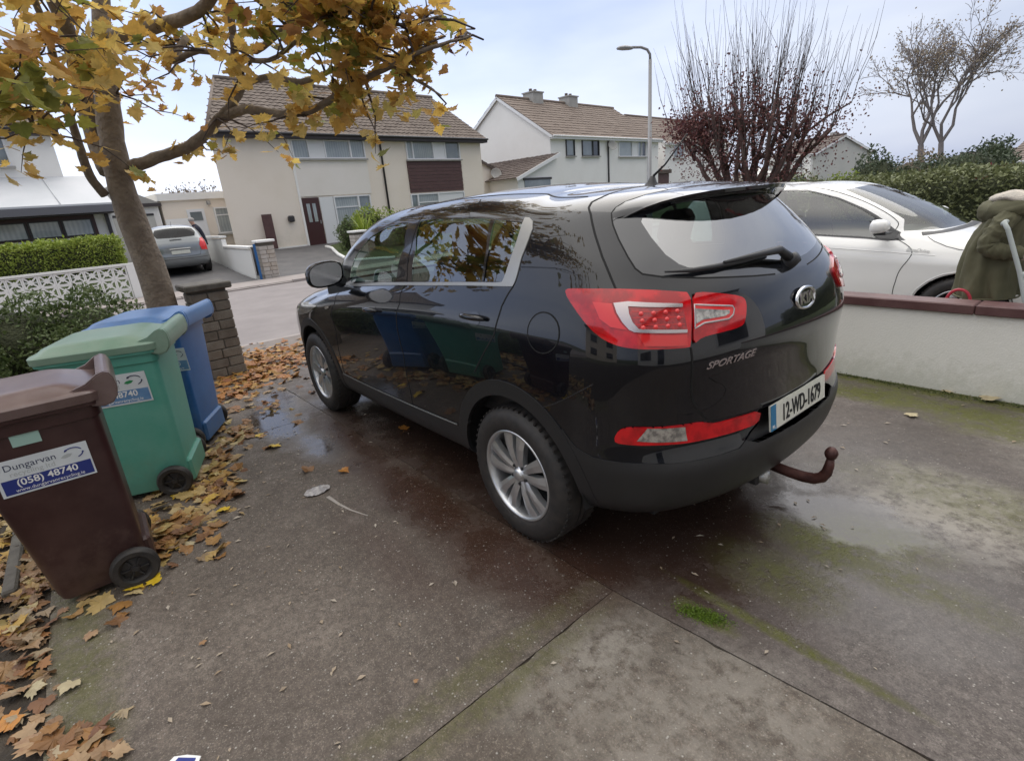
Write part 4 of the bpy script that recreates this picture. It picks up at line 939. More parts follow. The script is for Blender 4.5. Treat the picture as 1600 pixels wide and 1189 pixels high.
    if extra:
        for ex, ez, ew, eh, em in extra:
            E_ = frame(face(ex, ez), xr, up); bobj('small_sticker', prism(nb(), [(-ew, -eh), (ew, -eh), (ew, eh), (-ew, eh)], E_, .001), em, T)
    return T
M['pale_green'] = mat('pale_green', (.33, .50, .44), .45)
M['bin_brown'] = mat('bin_brown', (.036, .014, .014), .36, c2=(.055, .026, .024), scale=7, detail=6, rvar=.08, bump=.2, bscale=160, dist=.001)
M['bin_brown_lid'] = mat('bin_brown_lid', (.080, .042, .040), .30, c2=(.15, .10, .095), scale=4, detail=6, rvar=.08)
M['bin_green'] = mat('bin_green', (.085, .33, .255), .42, c2=(.125, .37, .295), scale=6, detail=6, rvar=.08, bump=.15, bscale=120, dist=.001)
M['bin_green_lid'] = mat('bin_green_lid', (.15, .27, .195), .42, c2=(.22, .32, .245), scale=4, detail=7, rvar=.1)
M['bin_blue'] = mat('bin_blue', (.020, .105, .30), .38, c2=(.04, .14, .36), scale=6, detail=6, rvar=.08)
M['bin_blue_lid'] = mat('bin_blue_lid', (.055, .17, .42), .36, c2=(.09, .22, .48), scale=4, detail=6, rvar=.08)
for k_, c_, a_ in (('bin_brown', (.12, .08, .065), .32), ('bin_green', (.14, .26, .18), .4), ('bin_blue', (.08, .13, .20), .4)): add_dirt(M[k_], .05, .4, c_, a_)
for k_ in ('bin_brown_lid', 'bin_green_lid', 'bin_blue_lid'): add_dirt(M[k_], .9, 1.5, (.17, .15, .12), .16, 22)
wheelie_bin('brown wheelie bin with a white and dark blue sticker, nearest the camera', (1.27, 2.445), 89, M['bin_brown'], M['bin_brown_lid'], -.06, .30, -.065, .42, .185, .230, .985, .235, 'dark', (.168, .69, .158, .080, 0), [(.19, .845, .047, .028, M['pale_green'])])
wheelie_bin('green wheelie bin with a paler lid, between the brown and the blue bin', (2.19, 2.08), 72, M['bin_green'], M['bin_green_lid'], -.07, .42, -.10, .47, .225, .275, 1.0, .27, 'light', (.17, .74, .19, .095, 0))
wheelie_bin('blue wheelie bin, farthest of the three, beside the brick pillar', (2.86, 1.84), 62, M['bin_blue'], M['bin_blue_lid'], -.07, .42, -.11, .45, .225, .275, 1.0, .27, 'light', (.02, .72, .15, .085, 0), [(-.04, .87, .030, .022, M['pale_green'])])

# ---------------------------------------------------------------- brick gate pillar and garden edging
M['old_brick'] = mat('old_brick', (.125, .105, .082), .85, c2=(.19, .165, .135), scale=7, detail=6, bump=.8, bscale=70, dist=.008)
M['old_brick2'] = mat('old_brick2', (.165, .135, .105), .85, c2=(.22, .20, .165), scale=9, detail=6, bump=.8, bscale=70, dist=.008)
M['mortar'] = mat('mortar', (.10, .09, .075), .9, bump=.6, bscale=80, dist=.01)
M['cap_concrete'] = mat('cap_concrete', (.075, .066, .056), .8, c2=(.13, .12, .10), scale=8, bump=.6, bscale=60, dist=.006)
def brick_pillar(name, x, y, rz, w_, H, label, mts, cap_m, course=.105, gap=.010, capw=.05, base=0, group=None):
    T = thing(name, (x, y, base), label, 'pillar', group); W = Matrix.Translation((x, y, base)) @ Matrix.Rotation(rz, 4, 'Z')
    boxo('mortar_core', (0, 0, H/2), (w_-.02, w_-.02, H), M['mortar'], T, W)
    n = int(H/course); rg = random.Random(int(abs(x)*100))
    protos = {}
    for k in range(n):
        z = (k+.5)*course
        for side in range(4):
            segs = ((-.5, -.06), (-.06, .5)) if (k+side) % 2 else ((-.5, .06), (.06, .5))
            for a, b in segs:
                lx = (b-a)*w_-gap; key = round(lx, 3), rg.random() < .5
                if key not in protos:
                    bm = nb(); box(bm, (0, 0, 0), (lx, .05, course-gap), bev=.006); me = bpy.data.meshes.new('brick'); bm.to_mesh(me); bm.free(); me.materials.append(mts[key[1]]); protos[key] = me
                o = bpy.data.objects.new('brick', protos[key]); col.objects.link(o); o.parent = T
                L_ = Matrix.Rotation(rz, 4, 'Z') @ Matrix.Rotation(side*PI/2, 4, 'Z') @ Matrix.Translation(((a+b)/2*w_*1.0, -(w_/2-.022)+rg.uniform(-.004, .004), z))
                o.matrix_local = L_
    bm = nb(); box(bm, (0, 0, H+.035), (w_+capw*2, w_+capw*2, .07), W, bev=.012)
    bobj('pillar_cap', bm, cap_m, T); return T
brick_pillar('gate_pillar', 4.86, 1.28, R(3), .36, .97, 'weathered brick gate pillar with a dark slab cap, beside the blue bin', (M['old_brick'], M['old_brick2']), M['cap_concrete'])
# concrete edging between drive and garden bed
ke = bobj('garden_edging', None or box(nb(), (3.15, 2.95, .005), (3.5, .06, .07), bev=.01), M['cap_concrete'])
setp(ke, kind='structure')

# ================================================================ HOUSES ACROSS THE ROAD
M['render_cream'] = mat('render_cream', (.86, .77, .66), .85, c2=(.80, .71, .59), scale=.7, detail=8, bump=.4, bscale=60, dist=.006, ramp=(.45, .8))
M['render_white'] = mat('render_white', (.88, .865, .83), .85, c2=(.83, .81, .77), scale=.8, detail=8, bump=.4, bscale=60, dist=.006, ramp=(.45, .8))
M['bay_cream'] = mat('bay_cream', (.84, .79, .73), .85, c2=(.80, .75, .68), scale=.8, bump=.4, bscale=60, dist=.006)
M['render_grey'] = mat('render_grey', (.50, .50, .47), .85, c2=(.56, .55, .51), scale=.9, detail=8, bump=.4, bscale=60, dist=.006)
M['upvc'] = mat('upvc', (.80, .80, .80), .35)
M['panel_white'] = mat('panel_white', (.76, .765, .76), .4)
M['pane'] = mat('pane', (.16, .19, .20), .06, coat=1, c2=(.24, .27, .27), scale=1.2, spec=.8)
M['pane_blind'] = mat('pane_blind', (.42, .46, .46), .12, coat=.8, c2=(.34, .38, .39), scale=1.5)
M['pane_dark'] = mat('pane_dark', (.03, .035, .04), .06, coat=1)
M['brown_board'] = mat('brown_board', (.085, .040, .038), .55, c2=(.11, .055, .05), scale=6)
M['door_brown'] = mat('door_brown', (.060, .022, .022), .4)
M['tile_brown'] = mat('tile_brown', (.125, .096, .078), .85, c2=(.185, .148, .122), scale=2.2, detail=6, bump=.5, bscale=30, dist=.01)
M['tile_dark'] = mat('tile_dark', (.085, .062, .052), .85, c2=(.13, .10, .085), scale=1.8, detail=6, bump=.5, bscale=30, dist=.01)
M['tile_tan'] = mat('tile_tan', (.165, .125, .10), .85, c2=(.205, .16, .13), scale=1.2, detail=6, bump=.4, bscale=20, dist=.01)
M['fascia_dark'] = mat('fascia_dark', (.05, .04, .04), .5); M['fascia_grey'] = mat('fascia_grey', (.14, .14, .16), .5)
M['gutter'] = mat('gutter', (.035, .032, .035), .4)
M['sheet_white'] = mat('sheet_white', (.60, .61, .63), .55, c2=(.54, .56, .58), scale=.8)
M['concrete_grey'] = mat('concrete_grey', (.35, .34, .32), .85, c2=(.42, .41, .38), scale=2)
t_ = M['pane_blind'].node_tree; b_ = t_.nodes['Principled BSDF']; s_ = b_.inputs['Base Color'].links[0].from_socket
wv = t_.nodes.new('ShaderNodeTexWave'); wv.bands_direction = 'Y'; wv.inputs['Scale'].default_value = 2.6; wv.inputs['Distortion'].default_value = 3; wv.inputs['Detail'].default_value = 2
g_ = t_.nodes.new('ShaderNodeNewGeometry'); x_ = t_.nodes.new('ShaderNodeMix'); x_.data_type = 'RGBA'; x_.blend_type = 'MULTIPLY'; x_.inputs[0].default_value = .18
t_.links.new(g_.outputs['Position'], wv.inputs['Vector']); t_.links.new(s_, x_.inputs[6]); t_.links.new(wv.outputs['Color'], x_.inputs[7]); t_.links.new(x_.outputs[2], b_.inputs['Base Color'])
add_dirt(M['render_cream'], 0, 1.6, (.56, .53, .42), .4, 2.2); add_dirt(M['render_white'], 0, 1.4, (.60, .60, .54), .4, 2.5)
HMx = Matrix(((.115, .9934, 0, 23.2), (-.9934, .115, 0, -3.3), (0, 0, 1, 0), (0, 0, 0, 1)))   # house row: x along the fronts, y away from the street
def hb(name, s0, s1, o0, o1, z0, z1, mt, par, bev=0, Mx=None): return boxo(name, ((s0+s1)/2, (o0+o1)/2, (z0+z1)/2), (s1-s0, o1-o0, z1-z0), mt, par, Mx or HMx, bev)
def tiles(name, a, b, c, mt, par, tw=.30, th=.33, Mx=None, clipf=None, arch=.035, label=None):
    """courses of interlocking tiles on a plane: a origin at the eaves, b along the eaves, c up the slope (local house coordinates)"""
    a, b, c = Vector(a), Vector(b), Vector(c); n = b.cross(c).normalized(); nc = max(1, round(b.length/tw)); nr = max(1, round(c.length/th)); ub = b/nc; uc = c/nr
    vs = []; fs = []; rg = random.Random(1); Mx = Mx or HMx
    for r_ in range(nr):
        for k in range(nc):
            if clipf and not clipf((k+.5)/nc, (r_+.5)/nr): continue
            j = rg.uniform(-.006, .006); base = a+ub*k+uc*r_; m0 = len(vs)
            for t, lift in ((0, .040), (1.06, .010)):
                for f, h in ((0, 0), (.18, .4), (.42, 1), (.62, .9), (.85, .15), (1.0, 0)):
                    vs.append(Mx @ (base+ub*f+uc*t+n*(lift+h*arch+j)))
            for i in range(5): fs.append((m0+i, m0+i+1, m0+7+i, m0+6+i))
            m1 = len(vs)
            for f, h in ((0, 0), (.42, 1), (.85, .15), (1, 0)): vs.append(Mx @ (base+ub*f+n*(h*arch*.2)))
            fs.append((m0, m1, m1+1, m0+2)); fs.append((m0+2, m1+1, m1+2, m0+4)); fs.append((m0+4, m1+2, m1+3, m0+5))
    o = raw(name, vs, fs, mt, par); o['kind'] = 'stuff'
    if label: o['label'] = label
    return o
def window(par, s0, s1, z0, z1, off, bars, fm='upvc', sill=True, Mx=None, depth=.10):
    """framed window: bars = list of (s0, s1, kind[, transom z]); kind 'p' white panel, 'g' glass, 'b' glass with blind, 'd' dark glass"""
    Mx = Mx or HMx; w_ = .055
    bm = nb()
    for a, b, c, d in ((s0, s1, z1-w_, z1), (s0, s1, z0, z0+w_), (s0, s0+w_, z0+w_, z1-w_), (s1-w_, s1, z0+w_, z1-w_)): box(bm, ((a+b)/2, off-.015, (c+d)/2), (b-a, depth, d-c), Mx)
    for i, bar in enumerate(bars[:-1]):
        x = (bar[1]+bars[i+1][0])/2; box(bm, (x, off-.015, (z0+z1)/2), (max(.05, bars[i+1][0]-bar[1]), depth, z1-z0-2*w_), Mx)
    f = bobj('window', bm, M[fm], par)
    for bar in bars:
        a, b, k = bar[:3]; mt_ = {'p': M['panel_white'], 'g': M['pane'], 'b': M['pane_blind'], 'd': M['pane_dark']}[k]
        hb('window_panel' if k == 'p' else 'window_pane', a, b, off+(-.02 if k == 'p' else .01), off+.03, z0+w_, z1-w_, mt_, f, Mx=Mx)
        if len(bar) > 3: hb('transom', a, b, off-.03, off+.02, bar[3]-.025, bar[3]+.025, M[fm], f, Mx=Mx)
    if sill: hb('window_sill', s0-.05, s1+.05, off-.16, off+.02, z0-.07, z0, M['concrete_grey'], f, Mx=Mx)
    return f
def wallbox(par, name, s0, s1, o0, o1, z0, z1, mt, Mx=None): return hb(name, s0, s1, o0, o1, z0, z1, mt, par, Mx=Mx)
def gable(bm, s, o0, o1, z0, zr, th, Mx): 
    om = (o0+o1)/2; P = [(o0, z0), (o1, z0), (om, zr)]
    vs = [bm.verts.new(Mx @ Vector((s+t, o, z))) for t in (0, th) for o, z in P]
    bm.faces.new(vs[:3][::-1]); bm.faces.new(vs[3:])
    for i in range(3): bm.faces.new((vs[i], vs[(i+1) % 3], vs[3+(i+1) % 3], vs[3+i]))
def pitched(par, s0, s1, o0, o1, ze, zr, mt, Mx=None, tw=.3, th=.33, ov=.35, verge=.2, hipL=0, hipR=0, fascia='upvc', arch=.035, skew=0):
    """two tiled slopes, ridge along s"""
    Mx = Mx or HMx; om = (o0+o1)/2; k = (zr-ze)/(om-o0); za = ze-ov*k; a0, a1 = s0-verge, s1+verge
    bm = nb()
    L0 = a0+hipL+skew*(om-o0+ov); R0 = a1-hipR; B0 = a0+skew*(o1-o0+2*ov)
    P = [(a0, o0-ov, za), (a1, o0-ov, za), (R0, om, zr), (L0, om, zr), (B0, o1+ov, za), (a1, o1+ov, za)]
    v = [bm.verts.new(Mx @ Vector(p)) for p in P]; v2 = [bm.verts.new(Mx @ Vector((p[0], p[1], p[2]-.12))) for p in P]
    bm.faces.new((v[0], v[1], v[2], v[3])); bm.faces.new((v[3], v[2], v[5], v[4]))
    if hipL: bm.faces.new((v[0], v[3], v[4]))
    if hipR: bm.faces.new((v[1], v[5], v[2]))
    bm.faces.new((v2[3], v2[2], v2[1], v2[0])); bm.faces.new((v2[4], v2[5], v2[2], v2[3])); bm.faces.new((v[0], v2[0], v2[1], v[1])); bm.faces.new((v[4], v[5], v2[5], v2[4]))
    for q in ((0, 3), (3, 4), (1, 2), (2, 5)): bm.faces.new((v[q[0]], v[q[1]], v2[q[1]], v2[q[0]]))
    bmesh.ops.recalc_face_normals(bm, faces=bm.faces)
    rf = bobj('roof', bm, mt, par)
    w = a1-a0
    hs = skew*(om-o0+ov)
    cf_ = (lambda f, g: f*w > (hipL+hs)*g and (1-f)*w > hipR*g)
    tiles('roof_tiles', (a0, o0-ov, za), (w, 0, 0), (0, om-o0+ov, zr-za), mt, rf, tw, th, Mx, cf_, arch)
    tiles('roof_tiles', (a1, o1+ov, za), (-w, 0, 0), (0, -(o1-om+ov), zr-za), mt, rf, tw*2, th*2, Mx, lambda f, g: f*w > hipR*g and (1-f)*w > hs*(2-g)+hipL*g, arch)
    bobj('ridge_tiles', sweep(nb(), [Mx @ Vector((L0, om, zr+.04)), Mx @ Vector((R0, om, zr+.04))], .12, 8), mt, rf)
    if hipL and not skew: bobj('ridge_tiles', sweep(nb(), [Mx @ Vector((a0, o0-ov, za+.05)), Mx @ Vector((L0, om, zr+.04))], .11, 8), mt, rf)
    if skew: bobj('barge_board', sweep(nb(), [Mx @ Vector((a0, o0-ov, za-.03)), Mx @ Vector((L0, om, zr-.03))], .09, 6), mt, rf)
    hb('fascia', a0, a1, o0-ov-.02, o0-ov+.005, za-.16, za-.02, M[fascia], rf, Mx=Mx)
    bobj('gutter', sweep(nb(), [Mx @ Vector((a0, o0-ov-.07, za-.01)), Mx @ Vector((a1, o0-ov-.07, za-.01))], .055, 8), M['gutter'] if fascia != 'upvc' else M['upvc'], rf)
    hb('soffit', a0, a1, o0-ov, o0, za-.18, za-.16, M[fascia], rf, Mx=Mx)
    for s, h in ((a0, hipL+skew), (a1, hipR)):
        if h: continue
        for sg in (-1, 1):
            q0 = Vector((s, om+sg*(om-o0+ov), za)); q1 = Vector((s, om, zr)); t = (q1-q0).normalized(); bm = nb()
            Fm = frame(Mx @ q0, (Mx @ q1)-(Mx @ q0), (0, 0, 1)); box(bm, ((q1-q0).length/2, -.09, 0), ((q1-q0).length, .18, .03), Fm); bobj('barge_board', bm, M[fascia], rf)
    return rf
def house_walls(par, s0, s1, o0, o1, z0, ze, zr, mt, hipL=False, hipR=False, Mx=None, name='wall'):
    Mx = Mx or HMx; bm = nb(); box(bm, ((s0+s1)/2, (o0+o1)/2, (z0+ze)/2), (s1-s0, o1-o0, ze-z0), Mx)
    o = bobj(name, bm, mt, par)
    for s, h in ((s0+.003, hipL), (s1-.203, hipR)):
        if not h: bm = nb(); gable(bm, s, o0, o1, ze-.003, zr-.1, .2, Mx); bobj('gable_wall', bm, mt, par)
    return o
def dish(par, s, z, off, r=.35, Mx=None):
    Mx = Mx or HMx; c = Mx @ Vector((s, off-.35, z)); ax = (Mx.to_3x3() @ Vector((-.45, -.8, .35))).normalized()
    D_ = Matrix.Translation(c) @ ax.to_track_quat('Z', 'Y').to_matrix().to_4x4()
    T = bobj('satellite_dish', lathe(nb(), [(0, 0), (r*.5, .02), (r*.85, .07), (r, .11), (r*.98, .12), (r*.84, .08), (r*.5, .03), (0, .01)], D_, 24), M['concrete_grey'], None, True)
    return T
def pipe(name, pts, r, mt, par, Mx=None): return bobj(name, sweep(nb(), [(Mx or HMx) @ Vector(p) for p in pts], r, 8), mt, par, True)

# ---- the cream pair of semi-detached houses
H = thing('semi_detached_houses', tuple(HMx @ Vector((7, 0, .4))), 'cream semi-detached pair of houses with brown tiled roof, behind the black car', 'house')
house_walls(H, 4.0, 14.3, 0.004, 8.4, .1, 5.30, 7.9, M['render_cream'], hipL=True)
SKW = .52; bm = nb(); prism(bm, [(-.25, 0), (4.2, 0), (4.2, 8.4), (-.25+SKW*8.4, 8.4)], HMx @ Matrix.Translation((0, 0, .1)), 5.2); bobj('wall', bm, M['render_cream'], H)
bm = nb(); q = [(-.25, 0, 5.3), (-.25+SKW*4.2, 4.2, 7.85), (-.25+SKW*8.4, 8.4, 5.3)]; v_ = [bm.verts.new(HMx @ Vector(a)) for a in q]+[bm.verts.new(HMx @ Vector((a[0]+.25, a[1], a[2]))) for a in q]
bm.faces.new(v_[:3]); bm.faces.new(v_[3:][::-1]); [bm.faces.new((v_[i], v_[(i+1) % 3], v_[3+(i+1) % 3], v_[3+i])) for i in range(3)]; bobj('gable_wall', bm, M['render_cream'], H)
pitched(H, -.25, 14.3, 0, 8.4, 5.36, 8.0, M['tile_brown'], hipL=0, ov=.4, fascia='fascia_dark', skew=.52)
# smoother lighter bay of the left house, stands slightly proud
hb('bay_panel', 2.95, 6.62, -.05, .02, 2.56, 4.08, M['bay_cream'], H); hb('bay_edge', 2.86, 2.95, -.07, .02, .38, 5.2, M['render_white'], H); hb('plinth', -.25, 2.9, -.03, .02, .30, .50, M['render_white'], H)
window(H, 2.97, 6.60, 4.14, 5.18, -.02, [(3.02, 3.72, 'b', 4.92), (3.76, 4.50, 'p'), (4.56, 5.78, 'b', 4.92), (5.86, 6.54, 'b')])
window(H, 4.52, 6.50, 1.15, 2.50, -.02, [(4.58, 5.78, 'b', 2.0), (5.86, 6.44, 'g')])
hb('white_panel', 3.82, 4.50, -.04, .02, .40, 2.50, M['panel_white'], H)
dr = hb('front_door', 2.98, 3.78, -.05, .02, .42, 2.50, M['door_brown'], H)
for a in (3.14, 3.42): hb('door_glass', a, a+.16, -.062, -.04, 1.45, 2.25, M['pane_blind'], dr)
hb('door_step', 2.9, 3.85, -.5, .0, .30, .42, M['concrete_grey'], dr); hb('door_handle', 3.66, 3.70, -.09, -.05, 1.35, 1.50, M['satin'], dr)
dp = pipe('downpipe', [(7.5, -.34, 5.2), (7.5, -.06, 4.95), (7.5, -.06, .4)], .05, M['gutter'], H)
window(H, 9.02, 12.65, 4.08, 5.18, -.02, [(9.08, 9.40, 'b'), (9.46, 10.75, 'b'), (10.80, 11.56, 'p'), (11.62, 12.58, 'g')])
for k in range(9): hb('cladding_board', 8.98, 12.66, -.05-.012*(k % 2), .0, 2.46+.172*k, 2.46+.172*k+.160, M['brown_board'], H)
window(H, 8.93, 12.66, 1.1, 2.40, -.02, [(8.99, 9.35, 'g'), (9.42, 10.75, 'b', 1.95), (10.82, 12.58, 'p')])
hb('wall_lamp_box', 2.17, 2.43, -.22, 0, 1.52, 1.80, M['gutter'], H, bev=.05)
# side lean-to on the right with its dish
E_ = thing('side_extension', tuple(HMx @ Vector((16, 2, .4))), 'cream lean-to extension on the right end of the cream houses', 'extension')
bm = nb(); prism(bm, [(14.32, .2), (19.0, .2), (19.0, 2.9), (14.32, 4.85)], HMx @ Matrix(((1, 0, 0, 0), (0, 0, -1, 7), (0, 1, 0, 0), (0, 0, 0, 1))), 5.0); bobj('wall', bm, M['render_cream'], E_)
tiles('roof_tiles', (19.25, 1.85, 2.88), (0, 5.3, 0), (-4.93, 0, 2.05), M['tile_dark'], E_, .3, .33)
bm = nb(); Fm = frame(HMx @ Vector((19.25, 1.86, 2.86)), HMx.to_3x3() @ Vector((-4.93, 0, 2.05)), (0, 0, 1)); box(bm, (2.67, -.06, 0), (5.34, .14, .04), Fm); bobj('barge_board', bm, M['tile_dark'], E_)
setp(dish(None, 17.0, 3.36, 2.0), 'grey satellite dish on the cream lean-to wall', 'satellite dish', 'satellite dishes')
# flat-roofed outbuilding on the left
O_ = thing('outbuilding', tuple(HMx @ Vector((-.7, 3, .4))), 'flat-roofed cream outbuilding with one window and a door, left of the cream houses', 'outbuilding')
hb('wall', -2.2, .86, 1.5, 6.5, .2, 2.74, M['render_cream'], O_); fr = hb('flat_roof', -2.32, .92, 1.38, 6.6, 2.74, 3.02, M['render_white'], O_)
window(O_, -.30, .48, 1.30, 2.38, 1.48, [(-.24, .42, 'b', 2.06)])
d2 = hb('white_door', -1.35, -.68, 1.44, 1.52, .35, 2.36, M['upvc'], O_); hb('door_glass', -1.25, -.80, 1.42, 1.45, 1.9, 2.25, M['pane'], d2); hb('outside_lamp', -.50, -.38, 1.36, 1.5, 2.5, 2.66, M['concrete_grey'], O_)
sg = bobj('garden_gate', box(nb(), (1.18, -.25, 1.2), (.42, .05, 1.45), HMx), M['brown_board']); setp(sg, 'narrow brown timber side gate between outbuilding and cream house', 'gate')
# white-walled boundary between the two drives, with the little blue gate and the stone pillar
W_ = thing('dividing_wall', (20, -1.9, .1), 'white painted wall beside the silver car, running back from the blue gate', 'wall')
for i, (x0, x1, h) in enumerate(((15.6, 19.2, .82), (19.2, 23.6, .86))): 
    z0 = gz((x0+x1)/2); boxo('painted_wall', ((x0+x1)/2, -1.86, z0+h/2-.1), (x1-x0-.004, .14, h+.1), M['white_paint'], W_); boxo('wall_coping', ((x0+x1)/2, -1.86, z0+h+.03), (x1-x0-.002, .22, .06), M['white_paint'], W_)
M['gate_blue'] = mat('gate_blue', (.015, .10, .28), .45)
G2 = thing('blue_gate', (15.35, -1.85, .02), 'open blue-framed metal gate beside the pale brick pillar', 'gate')
for z in (.14, .92): boxo('gate_rail', (15.35, -1.83, z), (.50, .03, .04), M['gutter'], G2)
for k in range(7): bobj('gate_bar', sweep(nb(), [(15.14+.07*k, -1.83, .12), (15.14+.07*k, -1.83, .93)], .010, 5), M['gutter'], G2)
boxo('gate_post', (15.08, -1.80, .52), (.06, .06, 1.04), M['gate_blue'], G2)
M['pale_brick'] = mat('pale_brick', (.36, .31, .26), .85, c2=(.45, .41, .36), scale=9, bump=.5, bscale=50, dist=.006)
M['pale_brick2'] = mat('pale_brick2', (.46, .43, .40), .85, c2=(.40, .36, .32), scale=9, bump=.5, bscale=50, dist=.006)
brick_pillar('gate_pillar', 15.3, -2.13, 0, .42, 1.06, 'pale brick gate pillar with white cap beside the blue gate across the road', (M['pale_brick'], M['pale_brick2']), M['white_paint'], course=.12, base=.0)
brick_pillar('gate_pillar', 17.2, -5.9, 0, .46, .92, 'pale brick pillar with white cap in front of the spiky shrubs', (M['pale_brick'], M['pale_brick2']), M['white_paint'], course=.12, base=.08)
# front lawn island with white kerb
isl = [(20.55,-5.527,0.2), (18.146,-5.384,0.15), (17.518,-5.923,0.1), (15.8, -8.5, .05), (22.5, -10.5, .25), (22.3, -7.9, .28)]
isl = [(20.6, -6.15), (18.6, -5.6), (16.6, -5.2), (15.7, -6.5), (15.8, -11.5), (22.6, -11.5), (22.4, -7.2), (21.4, -6.2)]
lw = raw('lawn', [(x, y, gz(x)+.05) for x, y in isl], [tuple(range(len(isl)))[::-1]], M['grass']); lw['kind'] = 'structure'
bm = nb(); sweep(bm, [(x, y, gz(x)+.05) for x, y in (isl[7], isl[0], isl[1], isl[2], isl[3])], .07, 6); setp(bobj('lawn_kerb', bm, M['white_paint'], None, True), kind='structure')

# ---- white house left: long white canopy roof over a dark window band, garage beside it
B = thing('white_house', tuple(HMx @ Vector((-8, 0, .4))), 'white house at the left edge with a long white canopy over brown-framed windows', 'house')
house_walls(B, -16, -5.2, .0, 8, .1, 5.2, 7.0, M['render_white'], hipL=True, hipR=True)
pitched(B, -16, -5.2, 0, 8, 5.25, 7.6, M['tile_brown'], hipL=3, hipR=2.5, fascia='fascia_dark')
bm = nb(); prism(bm, [(-2.25, 2.50), (-2.25, 2.62), (.0, 3.62), (.0, 3.50)], HMx @ Matrix(((0, 0, 1, -16.2), (1, 0, 0, 0), (0, 1, 0, 0), (0, 0, 0, 1))), 11.75); cp = bobj('canopy_roof', bm, M['sheet_white'], B)
for k in range(0, 12, 5): bobj('canopy_seam', sweep(nb(), [HMx @ Vector((-15.6+.98*k, -2.24, 2.64)), HMx @ Vector((-15.6+.98*k, 0, 3.64))], .012, 4), M['sheet_white'], cp)
hb('canopy_fascia', -16.2, -4.42, -2.34, -2.26, 2.34, 2.56, M['fascia_grey'], cp); hb('canopy_soffit', -16.2, -4.45, -2.25, -1.3, 2.30, 2.34, M['fascia_dark'], cp)
hb('porch_wall', -16.2, -4.95, -1.45, .02, .2, 1.62, M['render_white'], B); hb('window_band', -16.2, -4.95, -1.50, .01, 1.62, 2.36, M['door_brown'], B); hb('porch_end_wall', -4.95, -4.45, -1.46, .02, .2, 2.42, M['render_white'], B)
x = -15.9
while x < -5.3:
    w_ = .74; f_ = hb('window_frame', x-.03, x+w_+.03, -1.54, -1.50, 1.66, 2.19, M['gutter'], B); hb('window_pane', x+.02, x+w_-.02, -1.56, -1.52, 1.70, 2.15, M['pane_blind'], f_); x += .84
window(B, -8.2, -6.4, 3.95, 5.0, -.02, [(-8.14, -7.3, 'g'), (-7.24, -6.46, 'g')])
hb('pipe_box', -4.66, -4.56, -1.56, -1.46, .3, 2.4, M['gutter'], B)
GA = thing('garage', tuple(HMx @ Vector((-3.3, 3, .4))), 'white garage with pale up-and-over door behind the silver car', 'garage')
hb('wall', -4.44, -2.32, 1.5, 7, .2, 2.64, M['render_white'], GA)
bm = nb(); gp = [(-4.5, 2.6), (-2.2, 2.6), (-3.35+.2, 2.62)]
prism(bm, [(-5.1, 2.66), (-2.22, 2.66), (-3.65, 3.42)], HMx @ Matrix(((1, 0, 0, 0), (0, 0, -1, 7.2), (0, 1, 0, 0), (0, 0, 0, 1))), 5.8); bobj('roof', bm, M['concrete_grey'], GA)
hb('roof_edge', -4.5, -2.22, 1.32, 1.42, 2.55, 2.68, M['fascia_dark'], GA)
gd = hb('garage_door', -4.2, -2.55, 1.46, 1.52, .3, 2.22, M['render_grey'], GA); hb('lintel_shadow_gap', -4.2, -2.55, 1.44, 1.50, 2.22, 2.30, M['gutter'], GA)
hb('side_garage_wall', -2.3, -1.4, 1.0, 1.14, .2, 2.02, M['render_white'], GA)

# ---- second white pair, brown roof
H2_ = thing('white_houses', tuple(HMx @ Vector((27, 0, .4))), 'white semi-detached pair with two chimneys beyond the cream houses', 'house')
house_walls(H2_, 20.6, 34.6, 0, 9.0, .1, 5.62, 8.6, M['render_white'])
pitched(H2_, 20.6, 34.6, 0, 9.0, 5.68, 8.55, M['tile_tan'], ov=.35, verge=.15, tw=.45, th=.4, arch=.02)
window(H2_, 22.2, 23.15, 4.25, 5.42, -.02, [(22.27, 23.08, 'g')], 'gutter'); window(H2_, 24.0, 26.05, 4.25, 5.42, -.02, [(24.07, 25.25, 'g'), (25.32, 25.98, 'd')], 'gutter')
window(H2_, 28.6, 32.6, 4.2, 5.4, -.02, [(28.7, 30.45, 'b'), (30.5, 31.3, 'p'), (31.35, 31.85, 'g'), (31.9, 32.5, 'd')])
pipe('downpipe', [(27.2, -.06, 5.5), (27.2, -.06, .4)], .06, M['gutter'], H2_); pipe('downpipe', [(32.95, -.06, 5.5), (32.95, -.06, .4)], .08, M['gutter'], H2_)
for a in (24.3, 28.5):
    ch_ = hb('chimney', a-.55, a+.55, 4.0, 5.0, 8.1, 9.0, M['concrete_grey'], H2_); hb('chimney_cap', a-.62, a+.62, 3.93, 5.07, 9.0, 9.08, M['concrete_grey'], ch_)
    for q in (-.25, .25): pipe('chimney_pot', [(a+q, 4.5, 9.08), (a+q, 4.5, 9.3)], .12, M['tile_dark'], ch_)
setp(dish(None, 27.25, 4.9, 0), 'dark satellite dish on the white houses beside the drainpipe', 'satellite dish', 'satellite dishes')
L_ = thing('lean_to_garage', tuple(HMx @ Vector((18.5, 0, .4))), 'white lean-to garage with brown sloping roof against the white houses', 'garage')
bm = nb(); prism(bm, [(16.7, .2), (20.58, .2), (20.58, 4.3), (16.7, 3.0)], HMx @ Matrix(((1, 0, 0, 0), (0, 0, -1, 7.5), (0, 1, 0, 0), (0, 0, 0, 1))), 8.0); bobj('wall', bm, M['render_white'], L_)
tiles('roof_tiles', (16.3, 7.7, 2.92), (0, -8.5, 0), (4.28, 0, 1.45), M['tile_dark'], L_, .45, .4, arch=.02)
